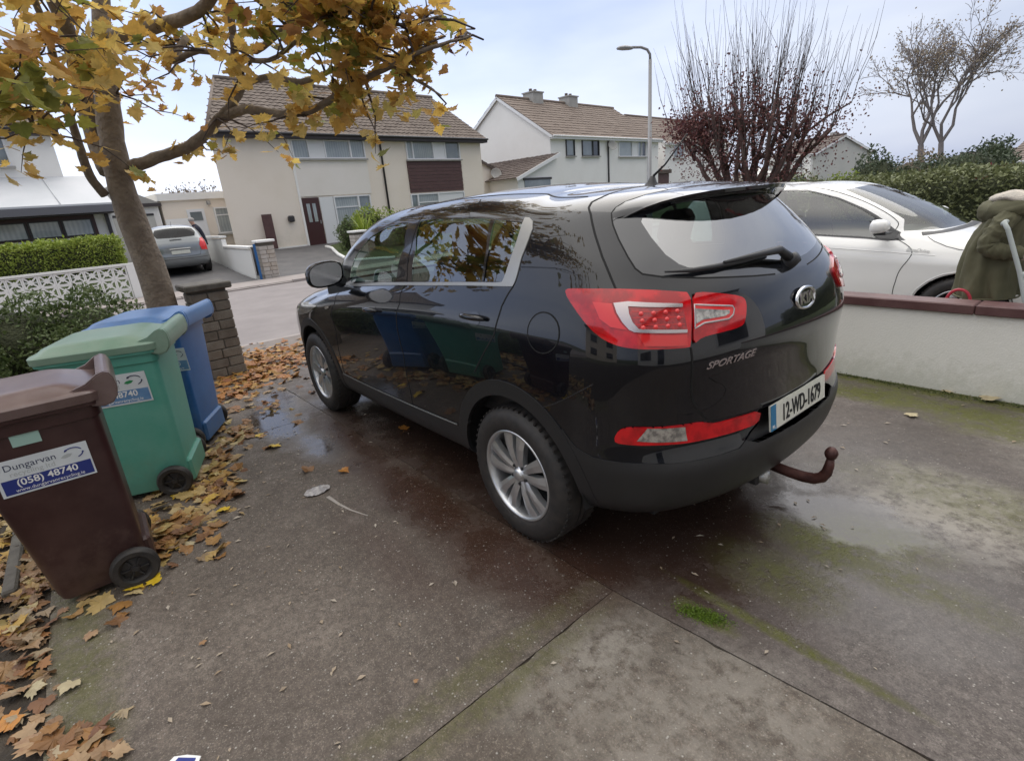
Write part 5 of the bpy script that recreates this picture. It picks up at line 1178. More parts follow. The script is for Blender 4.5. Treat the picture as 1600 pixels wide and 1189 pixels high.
bm = nb(); Fm = frame(HMx @ Vector((16.3, -.82, 2.90)), HMx.to_3x3() @ Vector((4.28, 0, 1.45)), (0, 0, 1)); box(bm, (2.26, -.05, 0), (4.52, .2, .05), Fm); bobj('barge_board', bm, M['upvc'], L_)
hb('garage_window', 17.3, 19.8, -.54, -.49, 2.2, 2.86, M['pane'], L_); hb('window_head', 17.2, 19.9, -.58, -.5, 2.80, 2.93, M['gutter'], L_)
# ---- third and fourth houses down the road
H3 = thing('white_houses', tuple(HMx @ Vector((42, 2, .4))), 'white gabled house half hidden behind the purple-leaved tree', 'house')
house_walls(H3, 37.5, 51, 1.0, 9, .1, 5.6, 8.2, M['render_white']); pitched(H3, 37.5, 51, 1.0, 9, 5.65, 8.2, M['tile_tan'], verge=.15, tw=.6, th=.5, arch=.02)
window(H3, 39, 41, 4.2, 5.3, .98, [(39.1, 39.9, 'g'), (40.0, 40.9, 'g')]); hb('side_wall', 35.4, 37.4, .5, 5, .1, 2.9, M['brown_board'], H3); hb('side_roof', 35.2, 37.5, .3, 5.2, 2.9, 3.2, M['tile_dark'], H3)
# house with conservatory, end-on, beyond the tree
M4 = Matrix.Translation((23.3, -54.4, 0)) @ Matrix.Rotation(R(160), 4, 'Z')
H4 = thing('end_house', tuple(M4 @ Vector((0, 0, .4))), 'distant pale house with white bay and glazed conservatory, right of the purple tree', 'house')
house_walls(H4, -3.4, 2.2, 0, 6.5, .1, 3.7, 5.0, M['render_grey'], Mx=M4); pitched(H4, -3.4, 2.2, 0, 6.5, 3.75, 5.1, M['tile_dark'], Mx=M4, tw=.8, th=.6, arch=.02)
hb('white_bay', -.2, 2.0, -.3, .02, .2, 3.6, M['render_white'], H4, Mx=M4)
window(H4, -2.2, -1.2, 2.5, 3.4, -.03, [(-2.1, -1.3, 'd')], Mx=M4); window(H4, .2, 1.2, 2.5, 3.4, -.33, [(.3, 1.1, 'd')], Mx=M4); window(H4, .2, 1.6, .9, 1.8, -.33, [(.3, .8, 'g'), (.9, 1.5, 'd')], Mx=M4)
cv = hb('conservatory', -5.6, -1.6, -2.4, -.4, .2, 1.9, M['upvc'], H4, Mx=M4)
for k in range(8): hb('window_pane', -5.5+.49*k, -5.1+.49*k, -2.44, -2.4, .9, 1.8, M['pane'], cv, Mx=M4)
bm = nb(); prism(bm, [(-5.8, 1.9), (-1.4, 1.9), (-3.6, 2.9)], M4 @ Matrix(((1, 0, 0, 0), (0, 0, -1, -.3), (0, 1, 0, 0), (0, 0, 0, 1))), 2.2); bobj('conservatory_roof', bm, M['render_white'], cv)
M5 = Matrix.Translation((27.5, -64, 0)) @ Matrix.Rotation(R(85), 4, 'Z')
H5 = thing('end_house', tuple(M5 @ Vector((0, 0, .4))), 'pale cream gabled house just behind the one with the conservatory', 'house')
house_walls(H5, -4, 3, 0, 6, .1, 3.8, 5.0, M['render_cream'], Mx=M5); pitched(H5, -4, 3, 0, 6, 3.85, 5.3, M['tile_dark'], Mx=M5, tw=.8, th=.6, arch=.02)
hb('chimney', -2, -1.4, 2.7, 3.3, 4.8, 6.0, M['concrete_grey'], H5, Mx=M5)
# houses at the right edge beyond the hedge
Mk = Matrix.Translation((2.0, -40.5, 0)) @ Matrix.Rotation(R(178), 4, 'Z')
Bk = thing('bungalow', tuple(Mk @ Vector((0, 0, 0))), 'low cream bungalow with brown roof at the right edge beyond the hedge', 'bungalow')
house_walls(Bk, -3.3, 9, 0, 9, -.1, 1.55, 2.7, M['render_cream'], Mx=Mk); pitched(Bk, -3.3, 9, 0, 9, 1.6, 2.85, M['tile_brown'], Mx=Mk, tw=.6, th=.5, arch=.02)
hb('chimney', 1, 1.8, 4, 5, 2.5, 3.3, M['concrete_grey'], Bk, Mx=Mk); window(Bk, 1.0, 3.0, .4, 1.3, -.03, [(1.1, 2.9, 'g')], Mx=Mk)
M7 = Matrix.Translation((13.0, -80, 0)) @ Matrix.Rotation(R(175), 4, 'Z')
B7 = thing('bungalow', tuple(M7 @ Vector((0, 0, 0))), 'far grey-roofed bungalow below the bare tree', 'bungalow')
house_walls(B7, -4, 4, 0, 6, -.1, 1.5, 2.6, M['render_grey'], Mx=M7); pitched(B7, -4, 4, 0, 6, 1.55, 2.75, M['tile_dark'], Mx=M7, tw=.8, th=.6, arch=.02)

# ---- own house and the neighbour's on this side, seen only as reflections
OH = thing('own_house', (-6.2, 0, 0), 'pale rendered house whose drive this is, mirrored in the car tailgate', 'house')
bm = nb(); box(bm, (-8.2, 1.5, 2.7), (5, 13, 5.4)); bobj('wall', bm, M['render_white'], OH)
bm = nb(); prism(bm, [(-11.2, 5.3), (-5.2, 5.3), (-8.2, 7.6)], Matrix(((1, 0, 0, 0), (0, 0, -1, 8.4), (0, 1, 0, 0), (0, 0, 0, 1))), 13.6); bobj('roof', bm, M['tile_dark'], OH)
for y0, y1, z0, z1 in ((-3.6, -1.4, .9, 2.3), (2.6, 3.6, .1, 2.2), (4.6, 7.2, .9, 2.3), (-3.6, -1.6, 3.4, 4.6), (4.6, 6.8, 3.4, 4.6)):
    f_ = boxo('window_frame', (-5.68, (y0+y1)/2, (z0+z1)/2), (.08, y1-y0, z1-z0), M['upvc'], OH); boxo('window_pane', (-5.64, (y0+y1)/2, (z0+z1)/2), (.05, y1-y0-.16, z1-z0-.16), M['pane_dark'], f_)
NH = thing('neighbour_house', (2, 18, 0), 'hip-roofed house beyond the garden on the left, mirrored in the car side', 'house')
bm = nb(); box(bm, (1.5, 19, 2.6), (9, 9, 5.2)); bobj('wall', bm, M['render_cream'], NH)
bm = nb(); v = [bm.verts.new(p) for p in ((-3.5, 14, 5.2), (6.5, 14, 5.2), (6.5, 24, 5.2), (-3.5, 24, 5.2), (1.5, 17.5, 7.6), (1.5, 20.5, 7.6))]
for f_ in ((0, 1, 4), (1, 2, 5, 4), (2, 3, 5), (3, 0, 4, 5)): bm.faces.new([v[i] for i in f_])
bobj('roof', bm, M['tile_dark'], NH)
for x0 in (-1.8, 2.8):
    for z0 in (.9, 3.2): boxo('window_pane', (x0+.9, 14.46, z0+.6), (1.8, .1, 1.2), M['pane_dark'], NH)

# ---- hill and sky line
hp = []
M['hill'] = mat('hill', (.16, .20, .25), .95, c2=(.20, .24, .28), scale=.02)  # blue-grey stands in for distance haze, painted into the hill colour
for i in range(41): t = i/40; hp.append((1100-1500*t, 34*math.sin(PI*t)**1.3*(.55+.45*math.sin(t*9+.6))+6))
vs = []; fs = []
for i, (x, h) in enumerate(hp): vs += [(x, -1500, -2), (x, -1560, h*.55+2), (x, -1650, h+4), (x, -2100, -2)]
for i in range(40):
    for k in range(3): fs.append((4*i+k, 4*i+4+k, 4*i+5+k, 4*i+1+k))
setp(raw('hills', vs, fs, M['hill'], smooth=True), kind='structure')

# ---- street lamp
M['lamp_post'] = mat('lamp_post', (.30, .30, .30), .5, .4)
LP = thing('street_lamp', (8.07, -10.93, 0), 'tall grey street lamp with a curved arm, between the white houses and the purple tree', 'street lamp')
bobj('lamp_pole', sweep(nb(), [(8.07, -10.93, 0), (8.07, -10.93, 1.2), (8.07, -10.93, 1.25), (8.07, -10.93, 4.9)], [.085, .085, .06, .045], 10), M['lamp_post'], LP, True)
bobj('lamp_arm', sweep(nb(), [(8.07, -10.93, 4.88), (8.07, -10.92, 5.02), (8.10, -10.84, 5.13), (8.16, -10.66, 5.18), (8.24, -10.38, 5.17)], .035, 8), M['lamp_post'], LP, True)
Mq = frame((8.29, -10.20, 5.14), (.27, .96, -.02), (-.96, .27, 0))
bm = nb()
rings = []
for x_, w_, h_ in ((-.20, .04, .04), (-.12, .08, .06), (.08, .11, .07), (.22, .09, .05), (.27, .04, .02)):
    rings.append([bm.verts.new(Mq @ Vector((x_, w_*math.cos(a), h_*math.sin(a)*(1 if math.sin(a) > 0 else .6)))) for a in np.linspace(0, 2*PI, 12, endpoint=False)])
for a, b in zip(rings[:-1], rings[1:]):
    for k in range(12): f = bm.faces.new((a[k], a[(k+1) % 12], b[(k+1) % 12], b[k])); f.smooth = True
bm.faces.new(rings[0]); bm.faces.new(rings[-1]); bmesh.ops.recalc_face_normals(bm, faces=bm.faces); bobj('lamp_head', bm, M['lamp_post'], LP)

# ================================================================ THE TWO OTHER CARS
SKA = SK; SK2 = Skin(RINGS2); SK = SK2; UM = float(SK.S[-1]); HM = float(SK.H[-1])
_u, _h = np.meshgrid(np.linspace(0, UM, 420), np.linspace(0, HM, 200)); _u = _u.ravel(); _h = _h.ravel(); _P = SK.P(_u, _h)
def inv_xz(x, z):
    d = (_P[:, 0]-x)**2+(_P[:, 2]-z)**2+(_P[:, 1] < .5)*9; i = d.argmin(); return float(_u[i]), float(_h[i])
def inv_yz(y, z):
    d = (_P[:, 1]-y)**2+(_P[:, 2]-z)**2+(_P[:, 0] > .1)*9; i = d.argmin(); return float(_u[i]), float(_h[i])
def arcp(cx, r, a0=-14, a1=194, n=24): return [inv_xz(cx+r*math.cos(R(a0+(a1-a0)*i/(n-1))), .33+r*math.sin(R(a0+(a1-a0)*i/(n-1)))) for i in range(n)]
def small_car(label, name, paint, side_glass, doorgap, ws, loc, rz, rear, wheels_s=5, trim=None, glassm=None, rear_glass=None):
    T = thing(name, (0, 0, 0), label, 'car')
    q_rear = [(inv_xz(.78, 1.04)), (inv_xz(.78, 1.40)), inv_xz(.3, 1.42), inv_xz(-.02, 1.32), inv_xz(-.12, 1.08)]
    dlo2 = [(a, b) for a, b in side_glass]
    # the full side window line behind the front door
    band = [(2.5, .925), (3.06, .93)]+[(a, b) for a, b in side_glass[-3:-1]] if False else []
    regs = [('hole', arcp(0, .365)), ('hole', arcp(2.55, .365)), ('side_window', side_glass), ('rear_side_window', [(2.86, .955), (2.86, 1.385), (2.2, 1.39), (1.9, 1.33), (1.62, 1.02)]),
            ('window_frame', [(1.55, .985), (1.86, 1.38), (2.1, 1.42), (3.12, 1.42), (4.06, 1.425), (4.19, 1.30), (4.21, 1.17), (4.17, .95), (3.95, .87), (3.74, .86), (3.60, .885), (3.05, .92), (2.3, .94), (1.7, .955)]),
            ('windscreen', ws), ('rear_window', rear_glass or [(-.01, 1.03), (.60, 1.05), (.72, 1.20), (.70, 1.36), (.4, 1.40), (-.01, 1.42)]), ('sill_cladding', [(.0, -.01), (0, .10), (1.0, .12), (1.9, .10), (3.4, .10), (4.4, .10), (UM, .10), (UM, -.01)])]
    P_, T_2 = cdt([clipd(p) for _, p in regs], (0, UM, 0, HM), .045)
    cn = P_[T_2].mean(1); ow = np.full(len(T_2), -1)
    for i in range(len(regs)-1, -1, -1): ow[tri_inside(regs[i][1], cn)] = i
    emit('body', P_, T_2[ow == -1], paint, T, 0, (1, -1))
    for i, (nm, _) in enumerate(regs):
        if nm == 'hole': continue
        tt = T_2[ow == i]
        if not len(tt): continue
        mt_ = {'window_frame': M['dark_gloss'], 'sill_cladding': M['black_plastic'] if trim else paint}.get(nm, glassm or M['glass_side'])
        if nm in ('windscreen', 'rear_window'): emit(nm, P_, tt, mt_, T, 0, (1, -1))
        elif nm == 'sill_cladding': emit('lower_body', P_, tt, mt_, T, .001, (1, -1))
        else:
            for s in (1, -1): emit(nm, P_, tt, mt_, T, -.003 if 'frame' not in nm else 0, (s,))
    for s in (1, -1):
        ribbon('door_gap', doorgap, .007, M['seam'], T, sides=(s,)); ribbon('arch_lip', arcp(2.55, .375), .012, paint, T, .004, (s,), hgt=.008); ribbon('arch_lip', arcp(0, .375), .012, paint, T, .004, (s,), hgt=.008)
        # black band round the windows, mirror
        ribbon('waist_seal', [(1.7, .950), (2.3, .937), (3.05, .922), (3.60, .887), (3.76, .866)], .018, M['black_plastic'], T, .003, (s,))
        bm = nb(); rings = []
        for x_, k in [(1.81, .55), (1.83, .92), (1.87, 1.0), (1.92, .9), (1.955, .6), (1.965, .2)]:
            rings.append([bm.verts.new((x_, s*(.955+.085*k*math.copysign(abs(math.cos(a))**.8, math.cos(a))), 1.115+.066*k*math.copysign(abs(math.sin(a))**.8, math.sin(a)))) for a in np.linspace(0, 2*PI, 20, endpoint=False)])
        for a, b in zip(rings[:-1], rings[1:]):
            for k in range(20): f = bm.faces.new((a[k], a[(k+1) % 20], b[(k+1) % 20], b[k])); f.smooth = True
        bm.faces.new(rings[0]); bm.faces.new(rings[-1]); bmesh.ops.recalc_face_normals(bm, faces=bm.faces)
        mo_ = bobj('door_mirror', bm, paint, T)
        bobj('mirror_base', box(nb(), (1.90, s*.90, 1.047), (.10, .18, .022), bev=.008), M['black_plastic'], mo_)
        patch('mirror_triangle', [(4.17, .955), (3.95, .885), (3.83, .875), (4.05, 1.06)], M['black_plastic'], mo_, .004, .03, (s,), .003)
    for x_ in (0, 2.55):
        for s in (1, -1):
            wheel(x_, s, T, .33, .215, .865, .2)
            bm = nb(); r0 = None
            for a in np.linspace(R(-2), R(182), 14):
                q = [bm.verts.new((x_+.385*math.cos(a), s*yy, .33+.385*math.sin(a))) for yy in (.845, .56)]
                if r0: bm.faces.new((r0[0], q[0], q[1], r0[1]))
                r0 = q
            bm.faces.new([bm.verts.new((x_+.385*math.cos(a), s*.56, .33+.385*math.sin(a))) for a in np.linspace(R(-2), R(182), 14)])
            bobj('wheel_well', bm, M['dark'], T)
    boxo('underbody', (1.25, 0, .30), (3.7, 1.15, .10), M['dark'], T); boxo('cabin_floor', (1.1, 0, .55), (2.6, 1.35, .04), M['dark'], T)
    boxo('dashboard', (1.85, 0, .92), (.36, 1.3, .18), M['black_plastic'], T, bev=.05)
    for x in (1.15, .3):
        for y in (.36, -.36):
            bm = nb(); box(bm, (x, y, .72), (.46, .48, .14), bev=.04); box(bm, (0, 0, .26), (.13, .46, .52), Matrix.Translation((x-.24, y, .74)) @ Euler((0, R(-14), 0)).to_matrix().to_4x4(), bev=.04)
            box(bm, (0, 0, .58), (.09, .24, .15), Matrix.Translation((x-.24, y, .74)) @ Euler((0, R(-14), 0)).to_matrix().to_4x4(), bev=.03); bobj('seat', bm, M['seat'], T)
    rear(T)
    T.location = loc; T.rotation_euler = (0, 0, rz)
    return T
M['car_white'] = mat('car_white', (.82, .81, .77), .3, coat=.9, crough=.04, c2=(.84, .83, .80), scale=1.5)
M['car_silver'] = mat('car_silver', (.25, .265, .27), .28, .5, coat=.9, crough=.04)
M['pale_dash'] = mat('pale_dash', (.30, .30, .29), .7)
M['glass_white_car'] = glass_mat('glass_white_car', (.62, .68, .60), 1.75)
M['glass_dark'] = glass_mat('glass_dark', (.10, .11, .12), 1.3)
def rear_white(T):
    for s in (1, -1):
        patch('headlight', [(4.50, .80), (4.72, .80), (4.72, .70), (4.45, .66)], M['lamp_clear'], T, .004, .04, (s,), .004)
        ribbon('crease', [(2.2, .772), (2.835, .763), (3.336, .752), (3.80, .742)], .010, M['car_white'], T, .0005, (s,), hgt=.004)
        ribbon('bonnet_gap', [(4.252, .905), (4.15, .86), (4.10, .823), (4.12, .80), (4.35, .775)], .006, M['seam'], T, .001, (s,))
    ribbon('wiper_cowl', [(4.28, .93), (4.6, .945), (5.0, .95), (UM, .95)], .06, M['black_plastic'], T, .004)
    ribbon('wiper_cowl', [(4.28, .93), (4.6, .945), (5.0, .95), (UM, .95)], .06, M['black_plastic'], T, .004, (-1,))
    patch('mirror_triangle', [(4.157,1.095),(4.14,0.99),(4.019,0.914),(3.829,0.869),(3.716,0.884),(4.028,1.012)], M['black_plastic'], T, .005, .03, (-1,), .004)
    # chrome script on the front wing
    uvs = [(3.613,0.77),(3.794,0.763)]
    p0, n0 = skin_pts(uvs, .002, -1); TM_ = frame(p0[0], p0[1]-p0[0], (0, 0, 1))
    if TM_.to_3x3().col[2].dot(Vector(n0[0])) < 0: print('text flip')
    L_ = float(np.linalg.norm(p0[1]-p0[0]))
    t_ = text_mesh('BlueDrive', .030, .004, Matrix.Identity(4), 'wing_script', M['white_paint'], None, shear=.4, width=.001)
    mx_ = max(v.co.x for v in t_.data.vertices); t_.data.transform(TM_ @ Matrix.Translation((0, 0, .004)) @ Matrix.Diagonal((L_/mx_, 1, 1, 1))); t_.parent = T
side_g = [(3.31,1.382),(4.028,1.39),(4.149,1.292),(4.166,1.171),(4.14,1.08),(4.123,0.967),(3.889,0.891),(3.69,0.922),(3.111,0.944),(3.008,0.974),(2.74,0.982)]
gapl = [(3.40, .11)]+[(3.388,0.355),(3.448,0.672),(3.768,0.838),(4.252,0.997),(4.304,1.088),(4.339,1.254),(4.287,1.39),(4.174,1.473),(3.327,1.488)]
gapl = [g for g in gapl if g[0] > 3.3]
def smooth_line(p, it=3):
    for _ in range(it):
        o = [p[0]]
        for a, b in zip(p[:-1], p[1:]): o += [(a[0]*.75+b[0]*.25, a[1]*.75+b[1]*.25), (a[0]*.25+b[0]*.75, a[1]*.25+b[1]*.75)]
        p = o+[p[-1]]
    return p
gapl = smooth_line([gapl[0], gapl[1], ((gapl[2][0]+gapl[1][0])/2, .62)]+gapl[3:])
wsw = [(4.425, 1.385), (4.39, 1.20), (4.36, 1.06), (4.22, .965), (4.5, .965), (UM+.01, .965), (UM+.01, 1.42), (5.0, 1.41), (4.6, 1.395)]
sgw = [(2.93, .945), (2.93, 1.392), (3.33, 1.392), (4.028, 1.39), (4.149, 1.292), (4.166, 1.171), (4.14, 1.08), (4.10, .967), (3.941, .895), (3.777, .885), (3.639, .906)]
small_car('white hatchback parked behind the low wall with the maroon coping', 'white_car', M['car_white'], sgw, gapl, wsw, (1.89, -4.63, -.0), PI, rear_white, glassm=M['glass_white_car'])
def rear_silver(T):
    for s in (1, -1):
        patch('tail_light', [inv_yz(.80, .72), inv_yz(.62, .74), inv_yz(.58, .90), inv_yz(.66, 1.10), inv_yz(.74, 1.12)], M['lamp_pink'], T, .012, .03, (s,), .01)
    pl_ = boxo('number_plate', (-.80, 0, .73), (.02, .52, .11), M['plate_white'], T, bev=.004)
    text_mesh('131-WD-455', .06, .002, frame((-.812, 0, .705), (0, -1, 0), (0, 0, 1)), 'plate_number', M['dark'], pl_, sx=.7, align='CENTER') if False else None
    boxo('plate_light_bar', (-.805, 0, .83), (.03, .60, .035), M['satin'], T, bev=.01)
    boxo('rear_wiper', (-.70, .05, 1.12), (.02, .34, .02), M['black_plastic'], T, bev=.006)
    ribbon('bumper_line', [(0, .30), (.6, .30), (.9, .31)], .012, M['dark'], T, .002)
    ribbon('bumper_line', [(0, .30), (.6, .30), (.9, .31)], .012, M['dark'], T, .002, (-1,))
    ribbon('tailgate_gap', [(0, .36), (.55, .38), (.60, .52), (.62, .80)], .008, M['seam'], T, .002); ribbon('tailgate_gap', [(0, .36), (.55, .38), (.60, .52), (.62, .80)], .008, M['seam'], T, .002, (-1,))
    bobj('aerial', sweep(nb(), [(-.15, 0, 1.53), (-.28, 0, 1.68)], [.006, .003], 5), M['black_plastic'], T)
small_car('silver hatchback parked on the drive across the road, seen from behind', 'silver_car', M['car_silver'], sgw, gapl, wsw, (19.1, -.38, gz(19.0)), 0, rear_silver, glassm=M['glass_dark'])
SK = SKA; UM = float(SK.S[-1]); HM = float(SK.H[-1])

# ================================================================ TREES AND PLANTS
def leafmat(name, cols, rough=.55, tl=.35):
    """thin leaf: diffuse plus light through it; colour drawn per leaf from the list by random island"""
    m_ = bpy.data.materials.new(name); m_.use_nodes = True; t = m_.node_tree; t.nodes.clear(); l = t.links.new
    g = t.nodes.new('ShaderNodeNewGeometry'); oi = t.nodes.new('ShaderNodeObjectInfo'); ad = t.nodes.new('ShaderNodeMath'); ad.operation = 'ADD'
    l(g.outputs['Random Per Island'], ad.inputs[0]); l(oi.outputs['Random'], ad.inputs[1]); fr = t.nodes.new('ShaderNodeMath'); fr.operation = 'FRACT'; l(ad.outputs[0], fr.inputs[0])
    r_ = t.nodes.new('ShaderNodeValToRGB'); e = r_.color_ramp.elements; e[0].color = (*cols[0], 1); e[0].position = 0; e[1].color = (*cols[-1], 1); e[1].position = 1
    for i, c in enumerate(cols[1:-1]): x = e.new((i+1)/(len(cols)-1)); x.color = (*c, 1)
    l(fr.outputs[0], r_.inputs[0])
    nz = t.nodes.new('ShaderNodeTexNoise'); nz.inputs['Scale'].default_value = 25; l(g.outputs['Position'], nz.inputs[0])
    mr_ = t.nodes.new('ShaderNodeMapRange'); mr_.inputs[3].default_value = .65; mr_.inputs[4].default_value = 1.3; l(nz.outputs[0], mr_.inputs[0])
    vm = t.nodes.new('ShaderNodeVectorMath'); vm.operation = 'SCALE'; l(r_.outputs[0], vm.inputs[0]); l(mr_.outputs[0], vm.inputs['Scale'])
    b = t.nodes.new('ShaderNodeBsdfPrincipled'); b.inputs['Roughness'].default_value = rough; tr = t.nodes.new('ShaderNodeBsdfTranslucent')
    x = t.nodes.new('ShaderNodeMixShader'); x.inputs[0].default_value = tl; o = t.nodes.new('ShaderNodeOutputMaterial')
    l(vm.outputs[0], b.inputs['Base Color']); l(vm.outputs[0], tr.inputs[0]); l(b.outputs[0], x.inputs[1]); l(tr.outputs[0], x.inputs[2]); l(x.outputs[0], o.inputs[0])
    return m_
M['leaf_gold'] = leafmat('leaf_gold', [(.74, .50, .13), (.80, .60, .17), (.58, .34, .08), (.76, .60, .21), (.50, .28, .08), (.58, .52, .16)], tl=.5)
M['leaf_brown'] = leafmat('leaf_brown', [(.50, .27, .09), (.62, .37, .09), (.72, .49, .11), (.38, .19, .08), (.58, .40, .10), (.50, .41, .10)], tl=.55)
M['leaf_green'] = leafmat('leaf_green', [(.24, .27, .06), (.38, .36, .07), (.19, .22, .05), (.48, .37, .07)], tl=.45)
M['leaf_maroon'] = leafmat('leaf_maroon', [(.13, .045, .045), (.18, .065, .055), (.09, .035, .045), (.22, .10, .08)], tl=.2)
M['leaf_tan'] = leafmat('leaf_tan', [(.30, .23, .17), (.36, .29, .20), (.25, .19, .15), (.32, .28, .18)])
M['leaf_hedge'] = leafmat('leaf_hedge', [(.13, .15, .06), (.19, .21, .085), (.09, .105, .045), (.24, .26, .115)], tl=.15)
M['leaf_lime'] = leafmat('leaf_lime', [(.22, .30, .04), (.32, .40, .06), (.16, .22, .035), (.40, .44, .08)], tl=.2)
M['leaf_shrub'] = leafmat('leaf_shrub', [(.085, .13, .035), (.13, .18, .055), (.055, .085, .026), (.18, .23, .08)], tl=.15)
M['leaf_dark'] = leafmat('leaf_dark', [(.06, .085, .045), (.09, .12, .06), (.045, .06, .035)], tl=.1)  # far evergreens: palette lightened, haze put into the leaf colour
M['leaf_red'] = leafmat('leaf_red', [(.19, .02, .018), (.13, .015, .015), (.25, .04, .03)], tl=.15)
M['leaf_dry'] = leafmat('leaf_dry', [(.30, .20, .11), (.24, .12, .05), (.38, .30, .19), (.33, .15, .05), (.16, .075, .035), (.40, .28, .07)], tl=.15)
M['bark'] = mat('bark', (.135, .105, .080), .85, c2=(.25, .205, .155), scale=7, detail=7, bump=1, bscale=26, dist=.02, ramp=(.3, .7))
M['bark_dark'] = mat('bark_dark', (.055, .040, .036), .8, c2=(.10, .075, .065), scale=8, bump=.8, bscale=30, dist=.015)
M['bark_red'] = mat('bark_red', (.065, .038, .034), .8, c2=(.11, .065, .055), scale=6, bump=.8, bscale=30, dist=.015)
M['bark_far'] = mat('bark_far', (.19, .165, .16), .85, c2=(.25, .22, .21), scale=3)  # bark of the distant trees, made paler to paint in haze
LEAF2 = [(0, 0, 0), (.14, -.10, 0), (.33, -.17, -.02), (.31, -.03, .01), (.50, .06, -.02), (.44, .17, 0), (.58, .32, -.05), (.44, .36, -.01), (.40, .52, -.03), (.26, .46, .01), (.20, .66, -.01), (.10, .72, 0), (0, .92, -.07)]
LEAF2 = LEAF2+[(-x, y, z) for x, y, z in LEAF2[-2:0:-1]]
def leafpts(rg, size, curl=.45):
    """one lobed leaf: outline fan round its centre, cupped"""
    c = rg.uniform(-curl, curl); f = rg.uniform(-curl, curl); pts = [(0, .22, .03+.05*c)]
    for x, y, z in LEAF2: pts.append((x*(1+.16*rg.uniform(-1, 1)), y, z+c*(x*x)*1.3+f*(y-.2)**2*.8))
    return [Vector(p)*size for p in pts]
NL = len(LEAF2); LF = [(0, i+1, (i+1) % NL+1) for i in range(NL)]
def leaf_mesh(name, size, seed, mt):
    rg = random.Random(seed); me = bpy.data.meshes.new(name); p = leafpts(rg, size)
    p += [Vector((0, -.0, 0))*size, Vector((.012, -.35, -.10))*size, Vector((-.012, -.35, -.10))*size]
    me.from_pydata([tuple(v) for v in p], [], LF+[(NL+1, NL+2, NL+3)]); me.materials.append(mt); return me
def leaves_joined(name, spots, mt, parent, curl=.3, flat=False, kind='stuff', seed=1):
    """spots: (position, size, rotation matrix)"""
    rg = random.Random(seed); vs = []; fs = []
    for p, s, Rm in spots:
        b = len(vs); vs += [Rm @ v+Vector(p) for v in leafpts(rg, s, curl)]; fs += [tuple(b+i for i in f) for f in LF]
    o = raw(name, vs, fs, mt, parent); o['kind'] = kind; return o
def rot(rg, mode='hang'):
    if mode == 'hang': return (Matrix.Rotation(rg.uniform(0, 2*PI), 3, 'Z') @ Matrix.Rotation(R(180+rg.gauss(0, 38)), 3, 'X') @ Matrix.Rotation(rg.gauss(0, .5), 3, 'Y'))
    return Matrix.Rotation(rg.uniform(0, 2*PI), 3, 'Z') @ Matrix.Rotation(rg.gauss(0, .22), 3, 'X') @ Matrix.Rotation(rg.gauss(0, .25), 3, 'Y')
def quads(name, pts, size, mt, parent, seed=1, asp=.5, nrm=None, label=None):
    """many small pointed leaves"""
    rg = np.random.default_rng(seed); n = len(pts); pts = np.array(pts, float); size = np.array(size if hasattr(size, '__len__') else [size]*n)*rg.uniform(.6, 1.3, n)
    a = rg.normal(size=(n, 3))
    if nrm is not None: a = a*.55+np.array(nrm)[:n]*.0
    a /= np.linalg.norm(a, axis=1)[:, None]; b = rg.normal(size=(n, 3)); b -= a*(a*b).sum(1)[:, None]; b /= np.linalg.norm(b, axis=1)[:, None]; c = np.cross(a, b)
    s = size[:, None]; V = np.stack([pts, pts+a*s*.5+b*s*asp*.5, pts+a*s+c*s*.12, pts+a*s*.5-b*s*asp*.5], 1).reshape(-1, 3)
    F_ = np.arange(4*n).reshape(-1, 4)
    me = bpy.data.meshes.new(name); me.from_pydata(V.tolist(), [], F_.tolist())
    o = mesh_obj(name, me, mt, parent); o['kind'] = 'stuff'
    if label: o['label'] = label
    return o

# ---- the maple over the drive
rg = random.Random(11)
MT = thing('maple_tree', (4.85, 1.72, 0), 'autumn maple with golden brown leaves leaning over the bins at the left', 'tree')
def limb(name, pts, r0, r1, mt=None, parent=None, seg=10, wob=.006, sub=4):
    """smooth branch through pts with uneven girth"""
    P = [Vector(p) for p in pts]; out = []; n = len(P)
    for i in range(n-1):
        a, b, c, d = P[max(i-1, 0)], P[i], P[i+1], P[min(i+2, n-1)]
        for k in range(sub):
            t = k/sub; out.append(.5*((2*b)+(c-a)*t+(2*a-5*b+4*c-d)*t*t+(3*b-a-3*c+d)*t*t*t))
    out.append(P[-1]); m_ = len(out)
    rad = [(r0+(r1-r0)*i/(m_-1))*(1+rg.uniform(-.05, .05)) for i in range(m_)]
    out = [o+Vector((rg.gauss(0, wob), rg.gauss(0, wob), rg.gauss(0, wob)))*(r0*6) for o in out]
    return bobj(name, sweep(nb(), out, rad, seg), mt or M['bark'], parent or MT, True), out
tr, tp = limb('trunk', [(4.83, 1.72, -.05)]+[(4.869,1.7,1.116),(4.872,1.742,1.731),(4.872,1.745,2.123),(4.869,1.701,2.58),(4.862,1.629,2.964),(4.857,1.58,3.255),(4.846,1.485,3.643),(4.836,1.403,4.088)], .150, .058, seg=18, wob=.002)
